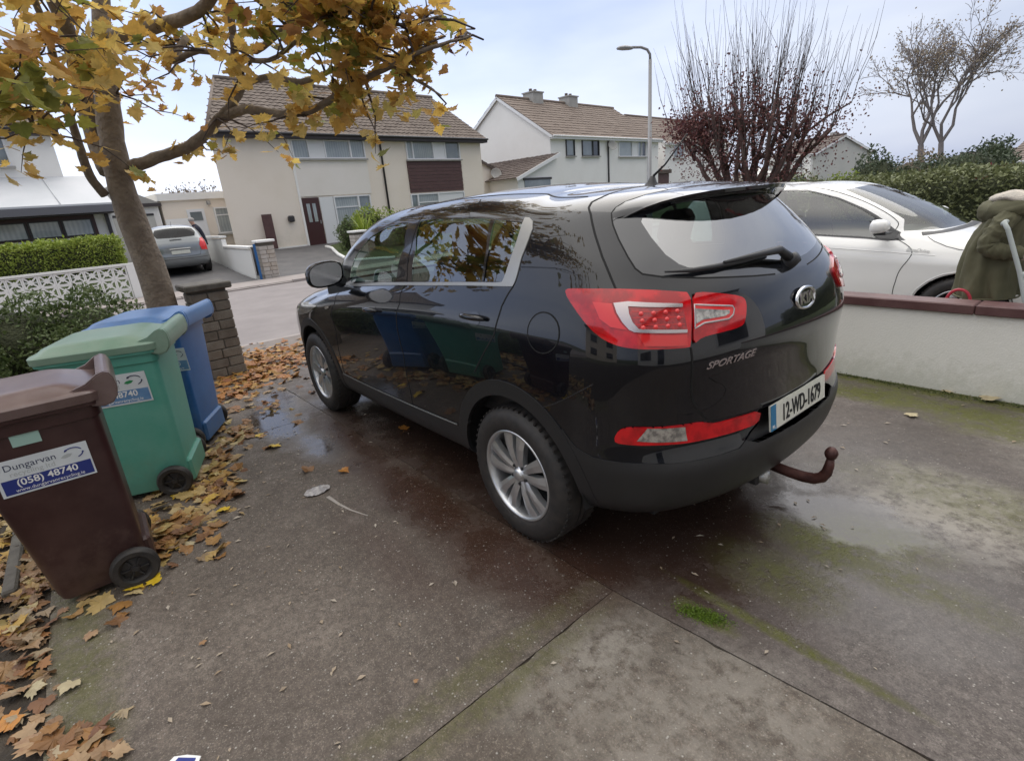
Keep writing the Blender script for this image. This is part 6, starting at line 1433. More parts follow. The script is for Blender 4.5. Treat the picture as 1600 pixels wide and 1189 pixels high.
# knots on the trunk
for q in [(4.723,1.759,1.71),(4.722,1.747,1.995),(4.719,1.716,2.365),(4.723,1.754,1.294)]:
    pass
L1, _ = limb('branch', [(4.866,1.672,2.225),(4.752,1.538,2.246),(4.632,1.388,2.295),(4.398,1.191,2.341),(4.169,1.056,2.424),(3.94,0.943,2.533),(3.812,0.842,2.625),(3.683,0.749,2.784),(3.59,0.788,2.933),(3.486,0.787,3.119),(3.381,0.783,3.401)], .062, .026)
L2, _ = limb('branch', [(3.936,0.928,2.533),(3.696,0.795,2.571),(3.473,0.74,2.536),(3.223,0.612,2.47),(2.876,0.531,2.43),(2.536,0.486,2.443),(2.281,0.4,2.507),(1.984,0.254,2.559),(1.672,0.114,2.617),(1.481,0.004,2.634),(1.365,-0.071,2.642)], .045, .006)
L3, _ = limb('branch', [(4.85,1.519,3.337),(4.528,1.365,3.313),(4.194,1.181,3.306),(3.858,1.037,3.29),(3.522,0.921,3.315),(3.294,0.84,3.45)], .062, .04)
L4, _ = limb('branch', [(4.883,1.901,1.983),(4.787,1.977,2.153),(4.687,1.989,2.363),(4.587,1.992,2.586),(4.388,2.007,2.752),(4.187,2.0,2.946),(3.987,1.999,3.159),(3.789,2.038,3.38)], .042, .022)
L5, _ = limb('branch', [(4.977,1.799,2.192),(5.078,1.819,2.523),(5.078,1.818,2.804),(4.977,1.807,3.081),(4.877,1.808,3.314),(4.679,1.844,3.546),(4.581,1.879,3.782)], .095, .055)
L6, _ = limb('branch', [(4.491,2.079,2.545),(4.194,2.245,2.451),(3.893,2.383,2.451),(3.588,2.54,2.423)], .028, .012)
L7, _ = limb('branch', [(3.964,1.052,3.165),(3.795,1.226,2.943),(3.558,1.067,2.972),(3.309,0.897,2.893),(2.944,0.722,2.795),(2.575,0.581,2.868),(2.205,0.475,2.903),(1.906,0.318,2.951)], .03, .008)
L8, _ = limb('branch', [(3.492,0.807,3.073),(3.254,0.707,2.933),(2.881,0.544,3.034),(2.42,0.467,3.001),(2.043,0.366,2.853),(1.835,0.191,2.8),(1.506,0.041,2.784)], .03, .006)
L9, _ = limb('branch', [(3.685,0.754,2.759),(3.236,0.652,2.749),(2.782,0.563,2.626),(2.411,0.447,2.636),(2.127,0.312,2.686),(1.814,0.154,2.491),(1.621,0.033,2.342)], .028, .006)
# leaf masses: centre, spread (m), how many, leaf size, material, near-twig source
CL = [((4.093,2.173,2.484), (.35, .45, .30), 110, .13, 'leaf_gold'), ((3.594,2.324,2.592), (.3, .4, .3), 70, .13, 'leaf_gold'), ((4.194,2.306,2.236), (.3, .45, .12), 40, .12, 'leaf_gold'),
      ((2.594,2.231,2.611), (.3, .3, .2), 46, .14, 'leaf_green'), ((2.792,2.135,2.88), (.3, .4, .25), 70, .14, 'leaf_brown'), ((3.176,1.855,3.0), (.35, .35, .25), 75, .13, 'leaf_gold'), ((3.772,1.786,2.871), (.2, .2, .2), 26, .14, 'leaf_gold'),
      ((3.713,1.337,3.25), (.4, .4, .2), 55, .12, 'leaf_gold'), ((4.106,1.26,3.034), (.4, .4, .3), 45, .10, 'leaf_brown'), ((4.709,1.227,2.791), (.4, .45, .14), 60, .10, 'leaf_brown'), ((3.547,1.019,3.177), (.35, .35, .25), 50, .11, 'leaf_gold'),
      ((3.837,0.942,2.444), (.2, .25, .15), 26, .12, 'leaf_gold'), ((3.815,0.856,2.254), (.25, .3, .12), 22, .075, 'leaf_brown'), ((2.83,0.699,3.044), (.35, .35, .22), 75, .12, 'leaf_gold'), ((3.167,0.765,2.773), (.3, .35, .2), 45, .11, 'leaf_gold'),
      ((2.122,0.534,2.761), (.22, .25, .20), 85, .12, 'leaf_green'), ((2.444,0.523,2.553), (.25, .3, .16), 70, .12, 'leaf_gold'), ((2.486,0.628,2.999), (.25, .3, .2), 60, .12, 'leaf_green'),
      ((2.132,0.32,2.626), (.21, .26, .18), 84, .11, 'leaf_brown'), ((1.933,0.371,2.842), (.21, .26, .20), 84, .11, 'leaf_brown'), ((1.836,0.193,2.725), (.13, .17, .18), 84, .10, 'leaf_brown'), ((1.835,0.19,2.947), (.16, .2, .2), 80, .10, 'leaf_brown'), ((1.747,0.044,2.622), (.06, .09, .18), 70, .085, 'leaf_brown'), ((1.632,0.05,2.799), (.06, .09, .12), 34, .085, 'leaf_brown'),
      ((2.122,0.302,2.336), (.10, .14, .12), 22, .12, 'leaf_gold'), ((2.687,0.596,2.375), (.2, .3, .09), 30, .12, 'leaf_gold'), ((1.941,0.174,2.414), (.09, .12, .09), 26, .10, 'leaf_gold'), ((1.437,-0.057,2.669), (.02, .03, .04), 8, .06, 'leaf_maroon'),
      ((2.047,0.613,3.361), (.5, .5, .4), 260, .12, 'leaf_brown'), ((3.028,1.006,3.753), (1.0, 1.0, .5), 260, .13, 'leaf_gold'), ((3.677,1.848,3.787), (1.0, 1.0, .5), 220, .13, 'leaf_gold'),
      ((1.6, 3.9, 4.5), (.6, .7, .4), 230, .13, 'leaf_gold'), ((2.8, 3.9, 4.6), (.7, .7, .5), 240, .13, 'leaf_brown'), ((3.8, 3.2, 4.8), (.7, .8, .5), 200, .13, 'leaf_gold')]
src = [Vector(v.co) for b in (L1, L2, L3, L4, L5, L6, L7, L8, L9, tr) for v in list(b.data.vertices)[::9]]
src = [v+Vector(MT.location) for v in src]
single = []; joined = {}
CAMP = Vector((-1.806, 2.284, 1.611))
twb = nb()
for c, sp, n, sz, mk in CL:
    c = Vector(c); near = min(src, key=lambda v: (v-c).length)
    tips = []
    for k in range(max(3, n//9)):
        tip = c+Vector((rg.gauss(0, sp[0]), rg.gauss(0, sp[1]), rg.gauss(0, sp[2])))*.9; st = near if rg.random() < .5 else min(src, key=lambda v: (v-tip).length)
        if (st-tip).length > 1.6: st = c+(st-c)*(.3 if c.z < 4 else .8)
        mid = (st+tip)/2+Vector((rg.gauss(0, .08), rg.gauss(0, .08), rg.gauss(.03, .07))); tips.append((st, mid, tip)); sweep(twb, [st, (st+mid)/2+Vector((0, 0, .02)), mid, (mid+tip)/2+Vector((0, 0, .015)), tip], [.010, .008, .006, .004, .002], 5, cap=False)
    for k in range(n):
        st, mid, tip = rg.choice(tips); t = rg.uniform(.35, 1.05); p = (st*(1-t)**2+mid*2*t*(1-t)+tip*t*t)+Vector((rg.gauss(0, .06), rg.gauss(0, .06), rg.gauss(-.02, .06)))
        m_ = mk if rg.random() < .8 else rg.choice(['leaf_gold', 'leaf_brown', 'leaf_green'])
        it = (p, sz*rg.uniform(.65, 1.15), rot(rg), m_); single.append(it)
tw_ = bobj('twigs', twb, M['bark_dark'], MT); tw_['kind'] = 'stuff'
inview = lambda p: True
single.sort(key=lambda it: -(it[1]/(it[0]-CAMP).length) if (it[0].z-CAMP.z)/(it[0]-CAMP).length < .42 else 0)
lm = {k: [leaf_mesh('leaf', 1.0, i, M[k]) for i in range(3)] for k in ('leaf_gold', 'leaf_brown', 'leaf_green', 'leaf_maroon')}
for p, s, Rm, mk in single[:285]:
    o = bpy.data.objects.new('leaf', rg.choice(lm[mk])); col.objects.link(o); o.parent = MT; o.matrix_local = Matrix.Translation(p-Vector(MT.location)) @ Rm.to_4x4() @ Matrix.Scale(s, 4)
for mk in lm:
    it = [(p, s, Rm) for p, s, Rm, k in single[285:] if k == mk]
    if it: setp(leaves_joined('foliage', it, M[mk], MT, seed=5), label={'leaf_gold': 'golden leaves', 'leaf_brown': 'brown leaves', 'leaf_green': 'green leaves'}.get(mk, 'dark leaves'))

# ---- leafy volumes for hedges and bushes
def blob_pts(n, c, r, seed, shell=.55):
    g = np.random.default_rng(seed); d = g.normal(size=(n, 3)); d /= np.linalg.norm(d, axis=1)[:, None]; k = g.uniform(shell, 1, n)**.6
    bump = 1+.16*np.sin(d[:, 0]*5+seed)+.14*np.sin(d[:, 1]*7+seed*2)+.12*np.sin(d[:, 2]*6+seed*3)
    P = np.array(c)+d*(k*bump)[:, None]*np.array(r); return P
def box_pts(n, x0, x1, y0, y1, z0, z1, seed, rough=.06, tops=1.0):
    g = np.random.default_rng(seed); A = [(y1-y0)*(z1-z0)]*2+[(x1-x0)*(z1-z0)]*2+[(x1-x0)*(y1-y0)*tops]; A = np.array(A); f = g.choice(5, n, p=A/A.sum())
    u, v = g.uniform(0, 1, n), g.uniform(0, 1, n); X_ = x0+(x1-x0)*u; Y_ = y0+(y1-y0)*g.uniform(0, 1, n); Z_ = z0+(z1-z0)*v
    X_[f == 0] = x0; X_[f == 1] = x1; Y_[f == 2] = y0; Y_[f == 3] = y1; Z_[f == 4] = z1
    w = .6*np.sin(X_*3.1+seed)*np.sin(Y_*2.7)+.5*np.sin(X_*7.3)*np.sin(Y_*8.1+1)+.4*np.sin(Z_*9+X_*5)
    P = np.stack([X_, Y_, Z_], 1); nrm = np.zeros((n, 3)); nrm[f == 0, 0] = -1; nrm[f == 1, 0] = 1; nrm[f == 2, 1] = -1; nrm[f == 3, 1] = 1; nrm[f == 4, 2] = 1
    return P+nrm*(w*rough+g.normal(0, rough*.5, n))[:, None]
def hedge(label, x0, x1, y0, y1, z0, z1, n, size, mt, inner, seed, cat='hedge', rough=.06, twig=None):
    T = thing('hedge', ((x0+x1)/2, (y0+y1)/2, z0), label, cat)
    boxo('inner_branches', ((x0+x1)/2, (y0+y1)/2, (z0+z1)/2-.04), (x1-x0-.16, y1-y0-.16, z1-z0-.08), inner, T, bev=.1)
    quads('foliage', box_pts(n, x0, x1, y0, y1, z0, z1, seed, rough), size, mt, T, seed); return T
M['hedge_inner'] = mat('hedge_inner', (.035, .042, .018), .9, c2=(.06, .07, .03), scale=20, bump=1, bscale=40, dist=.05)
hedge('long clipped green hedge beyond the white car, right side', -6, 2.1, -8.3, -7.15, .5, 1.47, 42000, .060, M['leaf_hedge'], M['hedge_inner'], 3, rough=.07)
hedge('bright yellow-green hedge above the white lattice wall, left', 15.35, 16.3, 1.35, 7, .7, 1.50, 24000, .085, M['leaf_lime'], M['hedge_inner'], 7, rough=.07)
def bush(label, c, r, n, size, mt, seed, name='bush', cat='bush', inner=True, asp=.5, group=None):
    T = thing(name, (c[0], c[1], max(0, c[2]-r[2])), label, cat, group)
    if inner:
        bm = nb(); bmesh.ops.create_icosphere(bm, subdivisions=2, radius=1, matrix=Matrix.Translation(c) @ Matrix.Diagonal((r[0]*.72, r[1]*.72, r[2]*.78, 1))); bobj('inner_branches', bm, M['hedge_inner'], T, True)
    quads('foliage', blob_pts(n, c, r, seed), size, mt, T, seed, asp); return T
# own shrub behind the bins: several overlapping domes of fine foliage
T = thing('shrub', (5.5, 3.3, 0), 'dense dark green shrub filling the corner behind the bins', 'shrub')
pp_ = []
for i, (c, r) in enumerate((((5.45, 2.35, .42), (.55, .5, .58)), ((5.5, 2.95, .45), (.6, .6, .62)), ((5.35, 3.7, .42), (.7, .7, .62)), ((5.2, 4.7, .45), (.8, .8, .6)), ((4.6, 3.6, .25), (.7, .8, .52)), ((4.9, 2.5, .3), (.35, .3, .45)), ((4.0, 4.2, .2), (.8, .9, .5)))):
    bm = nb(); bmesh.ops.create_icosphere(bm, subdivisions=2, radius=1, matrix=Matrix.Translation(c) @ Matrix.Diagonal((r[0]*.8, r[1]*.8, r[2]*.82, 1))); bobj('inner_branches', bm, M['hedge_inner'], T, True)
    pp_.append(blob_pts(8500, c, r, 20+i, .78))
quads('foliage', np.concatenate(pp_), .052, M['leaf_shrub'], T, 5, .45)
# across the road, in front of the cream houses
bush('golden green shrub against the front window of the cream house', (20.6, -8.0, 1.0), (.7, 1.0, .85), 2600, .12, M['leaf_lime'], 41)
bush('rounded dark green bush left of the spiky shrub', (19.4, -6.45, .85), (.42, .42, .75), 1500, .09, M['leaf_shrub'], 42)
bush('yellow-green low hedge bush right of the spiky shrub', (19.0, -9.4, .9), (.7, 1.6, .75), 2600, .12, M['leaf_lime'], 43)
SP = thing('spiky_shrub', (18.9, -6.9, .15), 'spiky yellow-green cordyline fanning up beside the front door', 'shrub')
bm = nb()
for k in range(150):
    a = rg.uniform(0, 2*PI); e = rg.uniform(.05, 1.35); L_ = rg.uniform(.7, 1.15); b0 = Vector((18.9+rg.gauss(0, .08), -6.9+rg.gauss(0, .10), .35+rg.uniform(0, .6))); d = Vector((math.cos(a)*math.cos(e), math.sin(a)*math.cos(e), math.sin(e)))
    sd_ = d.cross(Vector((0, 0, 1))).normalized()*.028; p1 = b0+d*L_*.55; p2 = b0+d*L_-Vector((0, 0, .18*L_*math.cos(e)))
    v = [bm.verts.new(q) for q in (b0-sd_, b0+sd_, p1+sd_*.9, p1-sd_*.9, p2)]; bm.faces.new(v[:4]); bm.faces.new((v[3], v[2], v[4]))
o_ = bobj('sword_leaves', bm, M['leaf_lime'], SP); o_['kind'] = 'stuff'
# ---- recursive bare trees
def tree_skel(bm, p, d, L_, r, depth, rg, tips, spread=.5, up=.15, seg=5, kids=(2, 3), shrink=.74, rmin=.004):
    q = p+d*L_; mid = (p+q)/2+Vector((rg.gauss(0, 1), rg.gauss(0, 1), rg.gauss(0, 1)))*L_*.06
    sweep(bm, [p, mid, q], [r, r*.86, r*.72], seg, cap=False); tips.append((q, depth)); tips.append((mid, depth))
    if depth == 0: return
    for k in range(rg.randint(*kids)):
        nd = (d+Vector((rg.gauss(0, 1), rg.gauss(0, 1), rg.gauss(0, 1)))*spread+Vector((0, 0, up))).normalized()
        tree_skel(bm, q if k < 2 else mid, nd, L_*shrink*rg.uniform(.8, 1.15), max(r*.66, rmin), depth-1, rg, tips, spread, up, max(3, seg-1), kids, shrink, rmin)
def bare_tree(label, base, stems, depth, mt, leaf=None, nleaf=0, lsize=.1, seed=1, spread=.42, name='bare_tree', up=.2, rmin=.01, shrink=.76, kids=(2, 3)):
    T = thing(name, base, label, 'tree'); rg_ = random.Random(seed); tips = []
    for i, (off, d, L_, r) in enumerate(stems):
        bm = nb(); p = Vector(base)+Vector(off); d = Vector(d).normalized(); sweep(bm, [p, p+d*L_*.5, p+d*L_], [r*1.15, r, r*.85], 8, cap=False); bobj('trunk', bm, mt, T, True)
        bm = nb(); q = p+d*L_
        for k in range(3): tree_skel(bm, q, (d+Vector((rg_.gauss(0, .4), rg_.gauss(0, .4), rg_.gauss(.1, .2)))).normalized(), L_*.55, r*.62, depth, rg_, tips, spread, up, 5, kids, shrink, rmin)
        o = bobj('branches', bm, mt, T, False); o['kind'] = 'stuff'
    if leaf:
        g = np.random.default_rng(seed); P = np.array([t[0][:] for t in tips if t[1] < depth]); P = P[g.integers(0, len(P), nleaf)]+g.normal(0, lsize*1.6, (nleaf, 3)); quads('foliage', P, lsize, leaf, T, seed, .7)
    return T
bare_tree('tall nearly bare twin-stemmed tree with a few tan leaves, right sky', (6.9, -31.7, 0), [((0, 0, 0), (.13, .02, 1), 2.7, .15), ((-.75, -.1, 0), (.12, 0, 1), 2.7, .13)], 6, M['bark_far'], M['leaf_tan'], 3600, .10, 31, spread=.44, rmin=.011, up=.12, shrink=.77)
bare_tree('small bare tree with dense twigs behind the outbuilding', (42.6, -4.8, .2), [((0, 0, 0), (0, 0, 1), 1.6, .3), ((.3, -.8, 0), (0, -.2, 1), 1.6, .25)], 4, M['bark_far'], M['leaf_tan'], 900, .16, 13, spread=.5, rmin=.02)
# purple-leaved pollard with long upright shoots
PT = thing('pollard_tree', (4.65, -10.1, 0), 'purple-leaved pollarded tree with long bare upright shoots behind the cars', 'tree')
rgp = random.Random(8); heads = []
base = Vector((4.65, -10.1, 0)); rt = Vector((-.62, -.78, 0)).normalized()*1.0; fw = Vector((.43, -.9, 0))
bm = nb(); sweep(bm, [base, base+Vector((0, 0, .6)), base+Vector((.05, 0, 1.1))], [.34, .28, .30], 10, cap=False); bobj('trunk', bm, M['bark_red'], PT, True)
scr = (Vector((3.303,-10.751,2.677))-Vector((5.703,-9.532,3.013))); scr.z = 0; scr = scr.normalized(); dep = Vector((-scr.y, scr.x, 0))
bm = nb()
for k in range(17):
    t = -1+2*k/16+rgp.uniform(-.08, .08); top = base+scr*(t*1.42-.05)+dep*rgp.uniform(-.8, .8)+Vector((0, 0, 2.75+.75*(1-t*t)+rgp.uniform(-.25, .25)))
    p1 = base+scr*t*.45+dep*rgp.uniform(-.15, .15)+Vector((0, 0, 1.15)); p2 = base+scr*t*.95+dep*rgp.uniform(-.4, .4)+Vector((0, 0, 1.9+rgp.uniform(-.1, .2)))
    sweep(bm, [p1, (p1+p2)/2+Vector((rgp.gauss(0, .06), rgp.gauss(0, .06), 0)), p2, (p2+top)/2+Vector((rgp.gauss(0, .08), rgp.gauss(0, .08), 0)), top], [.075, .062, .05, .04, .03], 7); heads += [top, (p2+top)/2, p2]
    for j in range(3):
        s_ = (p2+top)/2 if j else p2; e_ = s_+Vector((rgp.gauss(0, .35), rgp.gauss(0, .35), rgp.uniform(.3, .7))); sweep(bm, [s_, (s_+e_)/2+Vector((0, 0, .05)), e_], [.032, .025, .017], 5); heads.append(e_)
b_ = bobj('limbs', bm, M['bark_red'], PT, True); b_['kind'] = 'stuff'
bm = nb()
for k in range(300):
    h = rgp.choice(heads); t = (h-base).dot(scr)/1.8; d = (Vector((0, 0, 1))+scr*(t*.30+rgp.gauss(0, .07))+dep*rgp.gauss(0, .12)).normalized(); L_ = rgp.uniform(.9, 2.3)*(1.0 if h.z > 2.3 else .6)
    w1 = scr*rgp.gauss(0, .03)+dep*rgp.gauss(0, .03); w2 = scr*rgp.gauss(0, .04); e_ = h+d*L_; sweep(bm, [h, h+d*L_*.3+w1, h+d*L_*.6+w2-w1*.5, e_+Vector((0, 0, .06))], [.009, .0065, .0045, .002], 3, cap=False)
    if k % 2: m1 = h+d*L_*.45; sweep(bm, [m1, m1+(d+scr*rgp.gauss(0, .35)).normalized()*L_*.4], [.005, .002], 3, cap=False)
b_ = bobj('shoots', bm, M['bark_dark'], PT); b_['kind'] = 'stuff'
gp_ = np.random.default_rng(4); HP_ = np.array([h[:] for h in heads]); n_ = 9000
P = HP_[gp_.integers(0, len(HP_), n_)]+gp_.normal(0, 1, (n_, 3))*[.24, .24, .33]; quads('foliage', P, .055, M['leaf_maroon'], PT, 4, .7)
cl = np.array([(5.759,-9.496,2.954),(5.468,-9.678,2.981),(5.993,-9.343,2.918),(5.226,-9.822,2.75),(5.634,-9.575,2.669)]); P2 = cl[gp_.integers(0, 5, 2600)]+gp_.normal(0, 1, (2600, 3))*[.22, .22, .15]; setp(quads('foliage', P2, .07, M['leaf_maroon'], PT, 6, .7), label='thick clump of purple leaves on the left')
# background greenery beyond the hedge
bush('dark rounded evergreen tree left of the hill, beyond the hedge', (7.4, -26.3, 1.2), (1.1, 1.5, 1.15), 3000, .16, M['leaf_dark'], 51, 'evergreen_bush')
bush('yellow-green bush rising just above the clipped hedge', (3.2, -11.5, 1.05), (.6, .8, .62), 1800, .07, M['leaf_lime'], 52)
bush('loose olive shrub under the bare twin-stemmed tree', (6.9, -30.5, 1.0), (1.6, 1.8, 1.15), 2600, .16, M['leaf_tan'], 53)
bush('grey-green conifer mass right of the bare tree', (5.0, -29.8, 1.1), (1.9, 1.9, 1.25), 4200, .16, M['leaf_dark'], 54, 'evergreen_bush')
bush('taller conifer top right of the bare tree', (4.3, -31.5, 1.5), (.8, .8, 1.1), 2000, .16, M['leaf_dark'], 55, 'evergreen_bush')
bush('dark red shrub in front of the low bungalow', (3.45, -27.2, 1.05), (1.0, .8, .45), 1600, .13, M['leaf_red'], 56)
bush('low green bushes left of the far evergreen', (9.8, -25.4, .9), (1.3, 1.1, .75), 2200, .16, M['leaf_hedge'], 57)
bush('brown autumn shrub behind the roof aerial', (9.6, -18.5, .9), (1.3, 1.5, 1.0), 2200, .12, M['leaf_tan'], 58)
bush('dark bush at the foot of the white gabled house', (13.5, -30, .9), (2.2, 2.2, 1.0), 2400, .2, M['leaf_dark'], 59)
hedge('distant hedge line across the gardens', -14, 14, -50, -49, 0, 1.5, 9000, .28, M['leaf_hedge'], M['hedge_inner'], 9, rough=.2)

# ---- white lattice block wall under the lime hedge
LWt = thing('lattice_wall', (15, 3.5, 0), 'white decorative lattice block wall below the bright hedge, left', 'wall')
bs = .285
bm = nb()
for a, b, c, d in ((0, bs, 0, .028), (0, bs, bs-.028, bs), (0, .028, .028, bs-.028), (bs-.028, bs, .028, bs-.028)): box(bm, (0, (a+b)/2, (c+d)/2), (.09, b-a, d-c))
for sg in (1, -1): box(bm, (0, 0, 0), (.082, bs*1.22, .034), Matrix.Translation((0, bs/2, bs/2)) @ Matrix.Rotation(sg*PI/4, 4, 'X'))
box(bm, (0, 0, 0), (.078, .10, .10), Matrix.Translation((0, bs/2, bs/2)) @ Matrix.Rotation(PI/4, 4, 'X'))
bme = bpy.data.meshes.new('lattice_block'); bm.to_mesh(bme); bm.free(); bme.materials.append(M['white_paint'])
for r_ in range(3):
    for k in range(24):
        o = bpy.data.objects.new('lattice_block', bme); col.objects.link(o); o.parent = LWt; o.location = (0, 1.36+k*(bs+.004)-3.5, -.02+r_*(bs+.003))
boxo('wall_coping', (15.0, 4.85, .875), (.16, 7.0, .05), M['white_paint'], LWt); boxo('end_post', (15.0, 1.25, .42), (.2, .2, .95), M['white_paint'], LWt)

# ================================================================ PEOPLE
M['skin'] = mat('skin', (.45, .27, .20), .55); M['hair_grey'] = mat('hair_grey', (.35, .33, .31), .8, bump=.6, bscale=120, dist=.006, obj=True)
M['coat_green'] = mat('coat_green', (.088, .084, .045), .85, c2=(.118, .112, .064), scale=7, detail=6, bump=.4, bscale=180, dist=.004)
M['lining'] = mat('lining', (.58, .52, .44), .9, c2=(.40, .37, .32), scale=14, bump=.6, bscale=90, dist=.01)
M['trousers'] = mat('trousers', (.018, .018, .024), .85); M['navy'] = mat('navy', (.012, .014, .030), .8); M['shoe'] = mat('shoe', (.015, .012, .010), .5)
M['grey_plastic'] = mat('grey_plastic', (.42, .46, .44), .5); M['red_plastic'] = mat('red_plastic', (.40, .025, .045), .4)
def skinned(name, chains, mt, parent, sub=2, root=0):
    """one continuous body grown over a skeleton: chains of (point, radius or (rx, ry))"""
    vs = []; es = []; rad = []; idx = {}
    for ch in chains:
        prev = None
        for p, r in ch:
            key = tuple(round(c, 4) for c in p)
            if key not in idx: idx[key] = len(vs); vs.append(p); rad.append(r)
            if prev is not None: es.append((prev, idx[key]))
            prev = idx[key]
    me = bpy.data.meshes.new(name+'_skel'); me.from_pydata(vs, es, []); o = bpy.data.objects.new(name, me); col.objects.link(o)
    md = o.modifiers.new('s', 'SKIN'); md.use_smooth_shade = True; sk = me.skin_vertices[0].data
    for i, r in enumerate(rad): sk[i].radius = r if isinstance(r, tuple) else (r, r); sk[i].use_root = (i == root)
    o.modifiers.new('d', 'SUBSURF').levels = sub; o.modifiers['d'].render_levels = sub
    bpy.context.view_layer.update(); m2 = bpy.data.meshes.new_from_object(o.evaluated_get(bpy.context.evaluated_depsgraph_get())); bpy.data.objects.remove(o)
    m2.materials.clear(); return mesh_obj(name, m2, mt, parent, True)
def ring_loft(name, secs, mt, parent, n=28, fold=.0, seed=0, cap=(False, False), power=1.0):
    """garment: elliptical sections (centre, x radius, y radius, tilt about y) with soft folds"""
    rg_ = random.Random(seed); ph = [rg_.uniform(0, 6) for _ in range(4)]; bm = nb(); rings = []
    for j, (c, rx, ry, ti) in enumerate(secs):
        Rm = Matrix.Rotation(ti, 3, 'Y'); r_ = []
        for k in range(n):
            a = 2*PI*k/n; f = 1+fold*(math.sin(3*a+ph[0]+j*.35)+.7*math.sin(7*a+ph[1]-j*.5)+.5*math.sin(11*a+ph[2]+j*.8))
            r_.append(bm.verts.new(Vector(c)+Rm @ Vector((rx*f*math.cos(a), ry*f*math.sin(a), fold*.25*math.sin(4*a+ph[3])))))
        rings.append(r_)
    for a, b in zip(rings[:-1], rings[1:]):
        for k in range(n): bm.faces.new((a[k], a[(k+1) % n], b[(k+1) % n], b[k]))
    if cap[0]: bm.faces.new(rings[0][::-1])
    if cap[1]: bm.faces.new(rings[-1])
    bmesh.ops.recalc_face_normals(bm, faces=bm.faces); o = bobj(name, bm, mt, parent, True)
    sb = o.modifiers.new('d', 'SUBSURF'); sb.levels = 1; sb.render_levels = 1; return o
from mathutils import noise as mn
def crumple(o, amp, sc, lv=1, seed=0):
    """bake the subdivision and press cloth creases into the surface"""
    for md in list(o.modifiers): o.modifiers.remove(md)
    md = o.modifiers.new('d', 'SUBSURF'); md.levels = lv+1; bpy.context.view_layer.update()
    m2 = bpy.data.meshes.new_from_object(o.evaluated_get(bpy.context.evaluated_depsgraph_get())); o.modifiers.clear(); nrm = [v.normal.copy() for v in m2.vertices]
    for v, n in zip(m2.vertices, nrm):
        q = Vector((v.co.x*sc, v.co.y*sc*1.1, v.co.z*sc*.8))+Vector((seed, 0, 0)); q += mn.noise_vector(q*.6)*1.1
        r_ = (1-abs(mn.noise(q)))**3*.9+(1-abs(mn.noise(q*2.3)))**3*.4-.55
        v.co += n*amp*r_
    o.data = m2; m2.polygons.foreach_set('use_smooth', [True]*len(m2.polygons)); return o
# person in the green coat, bending over a folded plastic chair on the far side of the wall
PX, PY = -.93, -3.22
P_ = thing('person', (PX, PY, 0), 'person in an olive green hooded coat stooping behind the maroon-topped wall, right edge', 'person')
def w_(dx, dy, z): return (PX+dx, PY+dy, z)
hip = w_(.06, 0, .84); wst = w_(.05, 0, .98); chs = w_(-.0, 0, 1.12); shd = w_(-.07, 0, 1.235); nck = w_(-.15, 0, 1.30); hd = w_(-.25, 0, 1.345); hd2 = w_(-.31, 0, 1.28)
ch = [[(hip, (.13, .15)), (wst, (.11, .14)), (chs, (.11, .15)), (shd, (.09, .12)), (nck, .052), (hd, .085), (hd2, .070)]]
for s in (1, -1):
    ch.append([(hip, (.13, .15)), w_(.05, s*.09, .74) and (w_(.05, s*.09, .74), .085), (w_(-.06, s*.11, .43), .060), (w_(.02, s*.11, .10), .040), (w_(-.10, s*.12, .035), .033), (w_(-.17, s*.125, .03), .027)])
    ch.append([(shd, (.09, .12)), (w_(-.06, s*.19, 1.20), .055), (w_(.01, s*.25, 1.02), .045), (w_(-.19, s*.22, .96), .032), (w_(-.25, s*.21, .95), .030)])
body = skinned('body', ch, M['skin'], P_)
def drape(secs, nm, n=44, seed=1, amp=.017, mt=None):
    """coat cloth: sections (centre dx, z, x radius back, x radius front, y radius) with vertical folds that deepen to the hem"""
    rg_ = random.Random(seed); ph = [rg_.uniform(0, 6) for _ in range(6)]; bm = nb(); rings = []; m_ = len(secs)
    for j, (dx, z, rb, rf, ry, ti) in enumerate(secs):
        t = j/(m_-1); f_ = amp*(1.35-t); r_ = []
        for k in range(n):
            a = 2*PI*k/n; c = math.cos(a); rx = rb if c > 0 else rf
            w = f_*(math.sin(5*a+ph[0]+z*2)+.8*math.sin(9*a+ph[1]-z*5)+.5*math.sin(14*a+ph[2]+z*9))+.010*math.sin(z*38+2.2*math.sin(a*2+ph[3]))*max(0, c)*t
            x = c*(rx+w); y = math.sin(a)*(ry+w); r_.append(bm.verts.new(Vector(w_(dx, 0, z))+Matrix.Rotation(ti, 3, 'Y') @ Vector((x, y, 0))))
        rings.append(r_)
    for a, b in zip(rings[:-1], rings[1:]):
        for k in range(n): bm.faces.new((a[k], a[(k+1) % n], b[(k+1) % n], b[k]))
    bmesh.ops.recalc_face_normals(bm, faces=bm.faces); o = bobj(nm, bm, mt or M['coat_green'], P_, True); sb = o.modifiers.new('d', 'SUBSURF'); sb.levels = sb.render_levels = 1; return o
coat = drape([(.01, .615, .185, .20, .23, .06), (.01, .63, .190, .20, .235, .05), (.01, .70, .190, .19, .235, 0), (.01, .80, .185, .18, .23, 0), (.01, .90, .178, .17, .22, -.05), (.0, 1.0, .170, .165, .215, -.15), (-.02, 1.09, .160, .16, .215, -.3), (-.05, 1.17, .145, .15, .215, -.45), (-.085, 1.235, .125, .13, .20, -.6), (-.12, 1.28, .095, .09, .14, -.8), (-.145, 1.30, .07, .06, .085, -.9)], 'coat')
bobj('hem_band', sweep(nb(), [Vector(w_(.01+(.192 if math.cos(a) > 0 else .203)*math.cos(a), .238*math.sin(a), .622)) for a in np.linspace(0, 2*PI, 30)], .007, 6), M['coat_green'], coat, True)
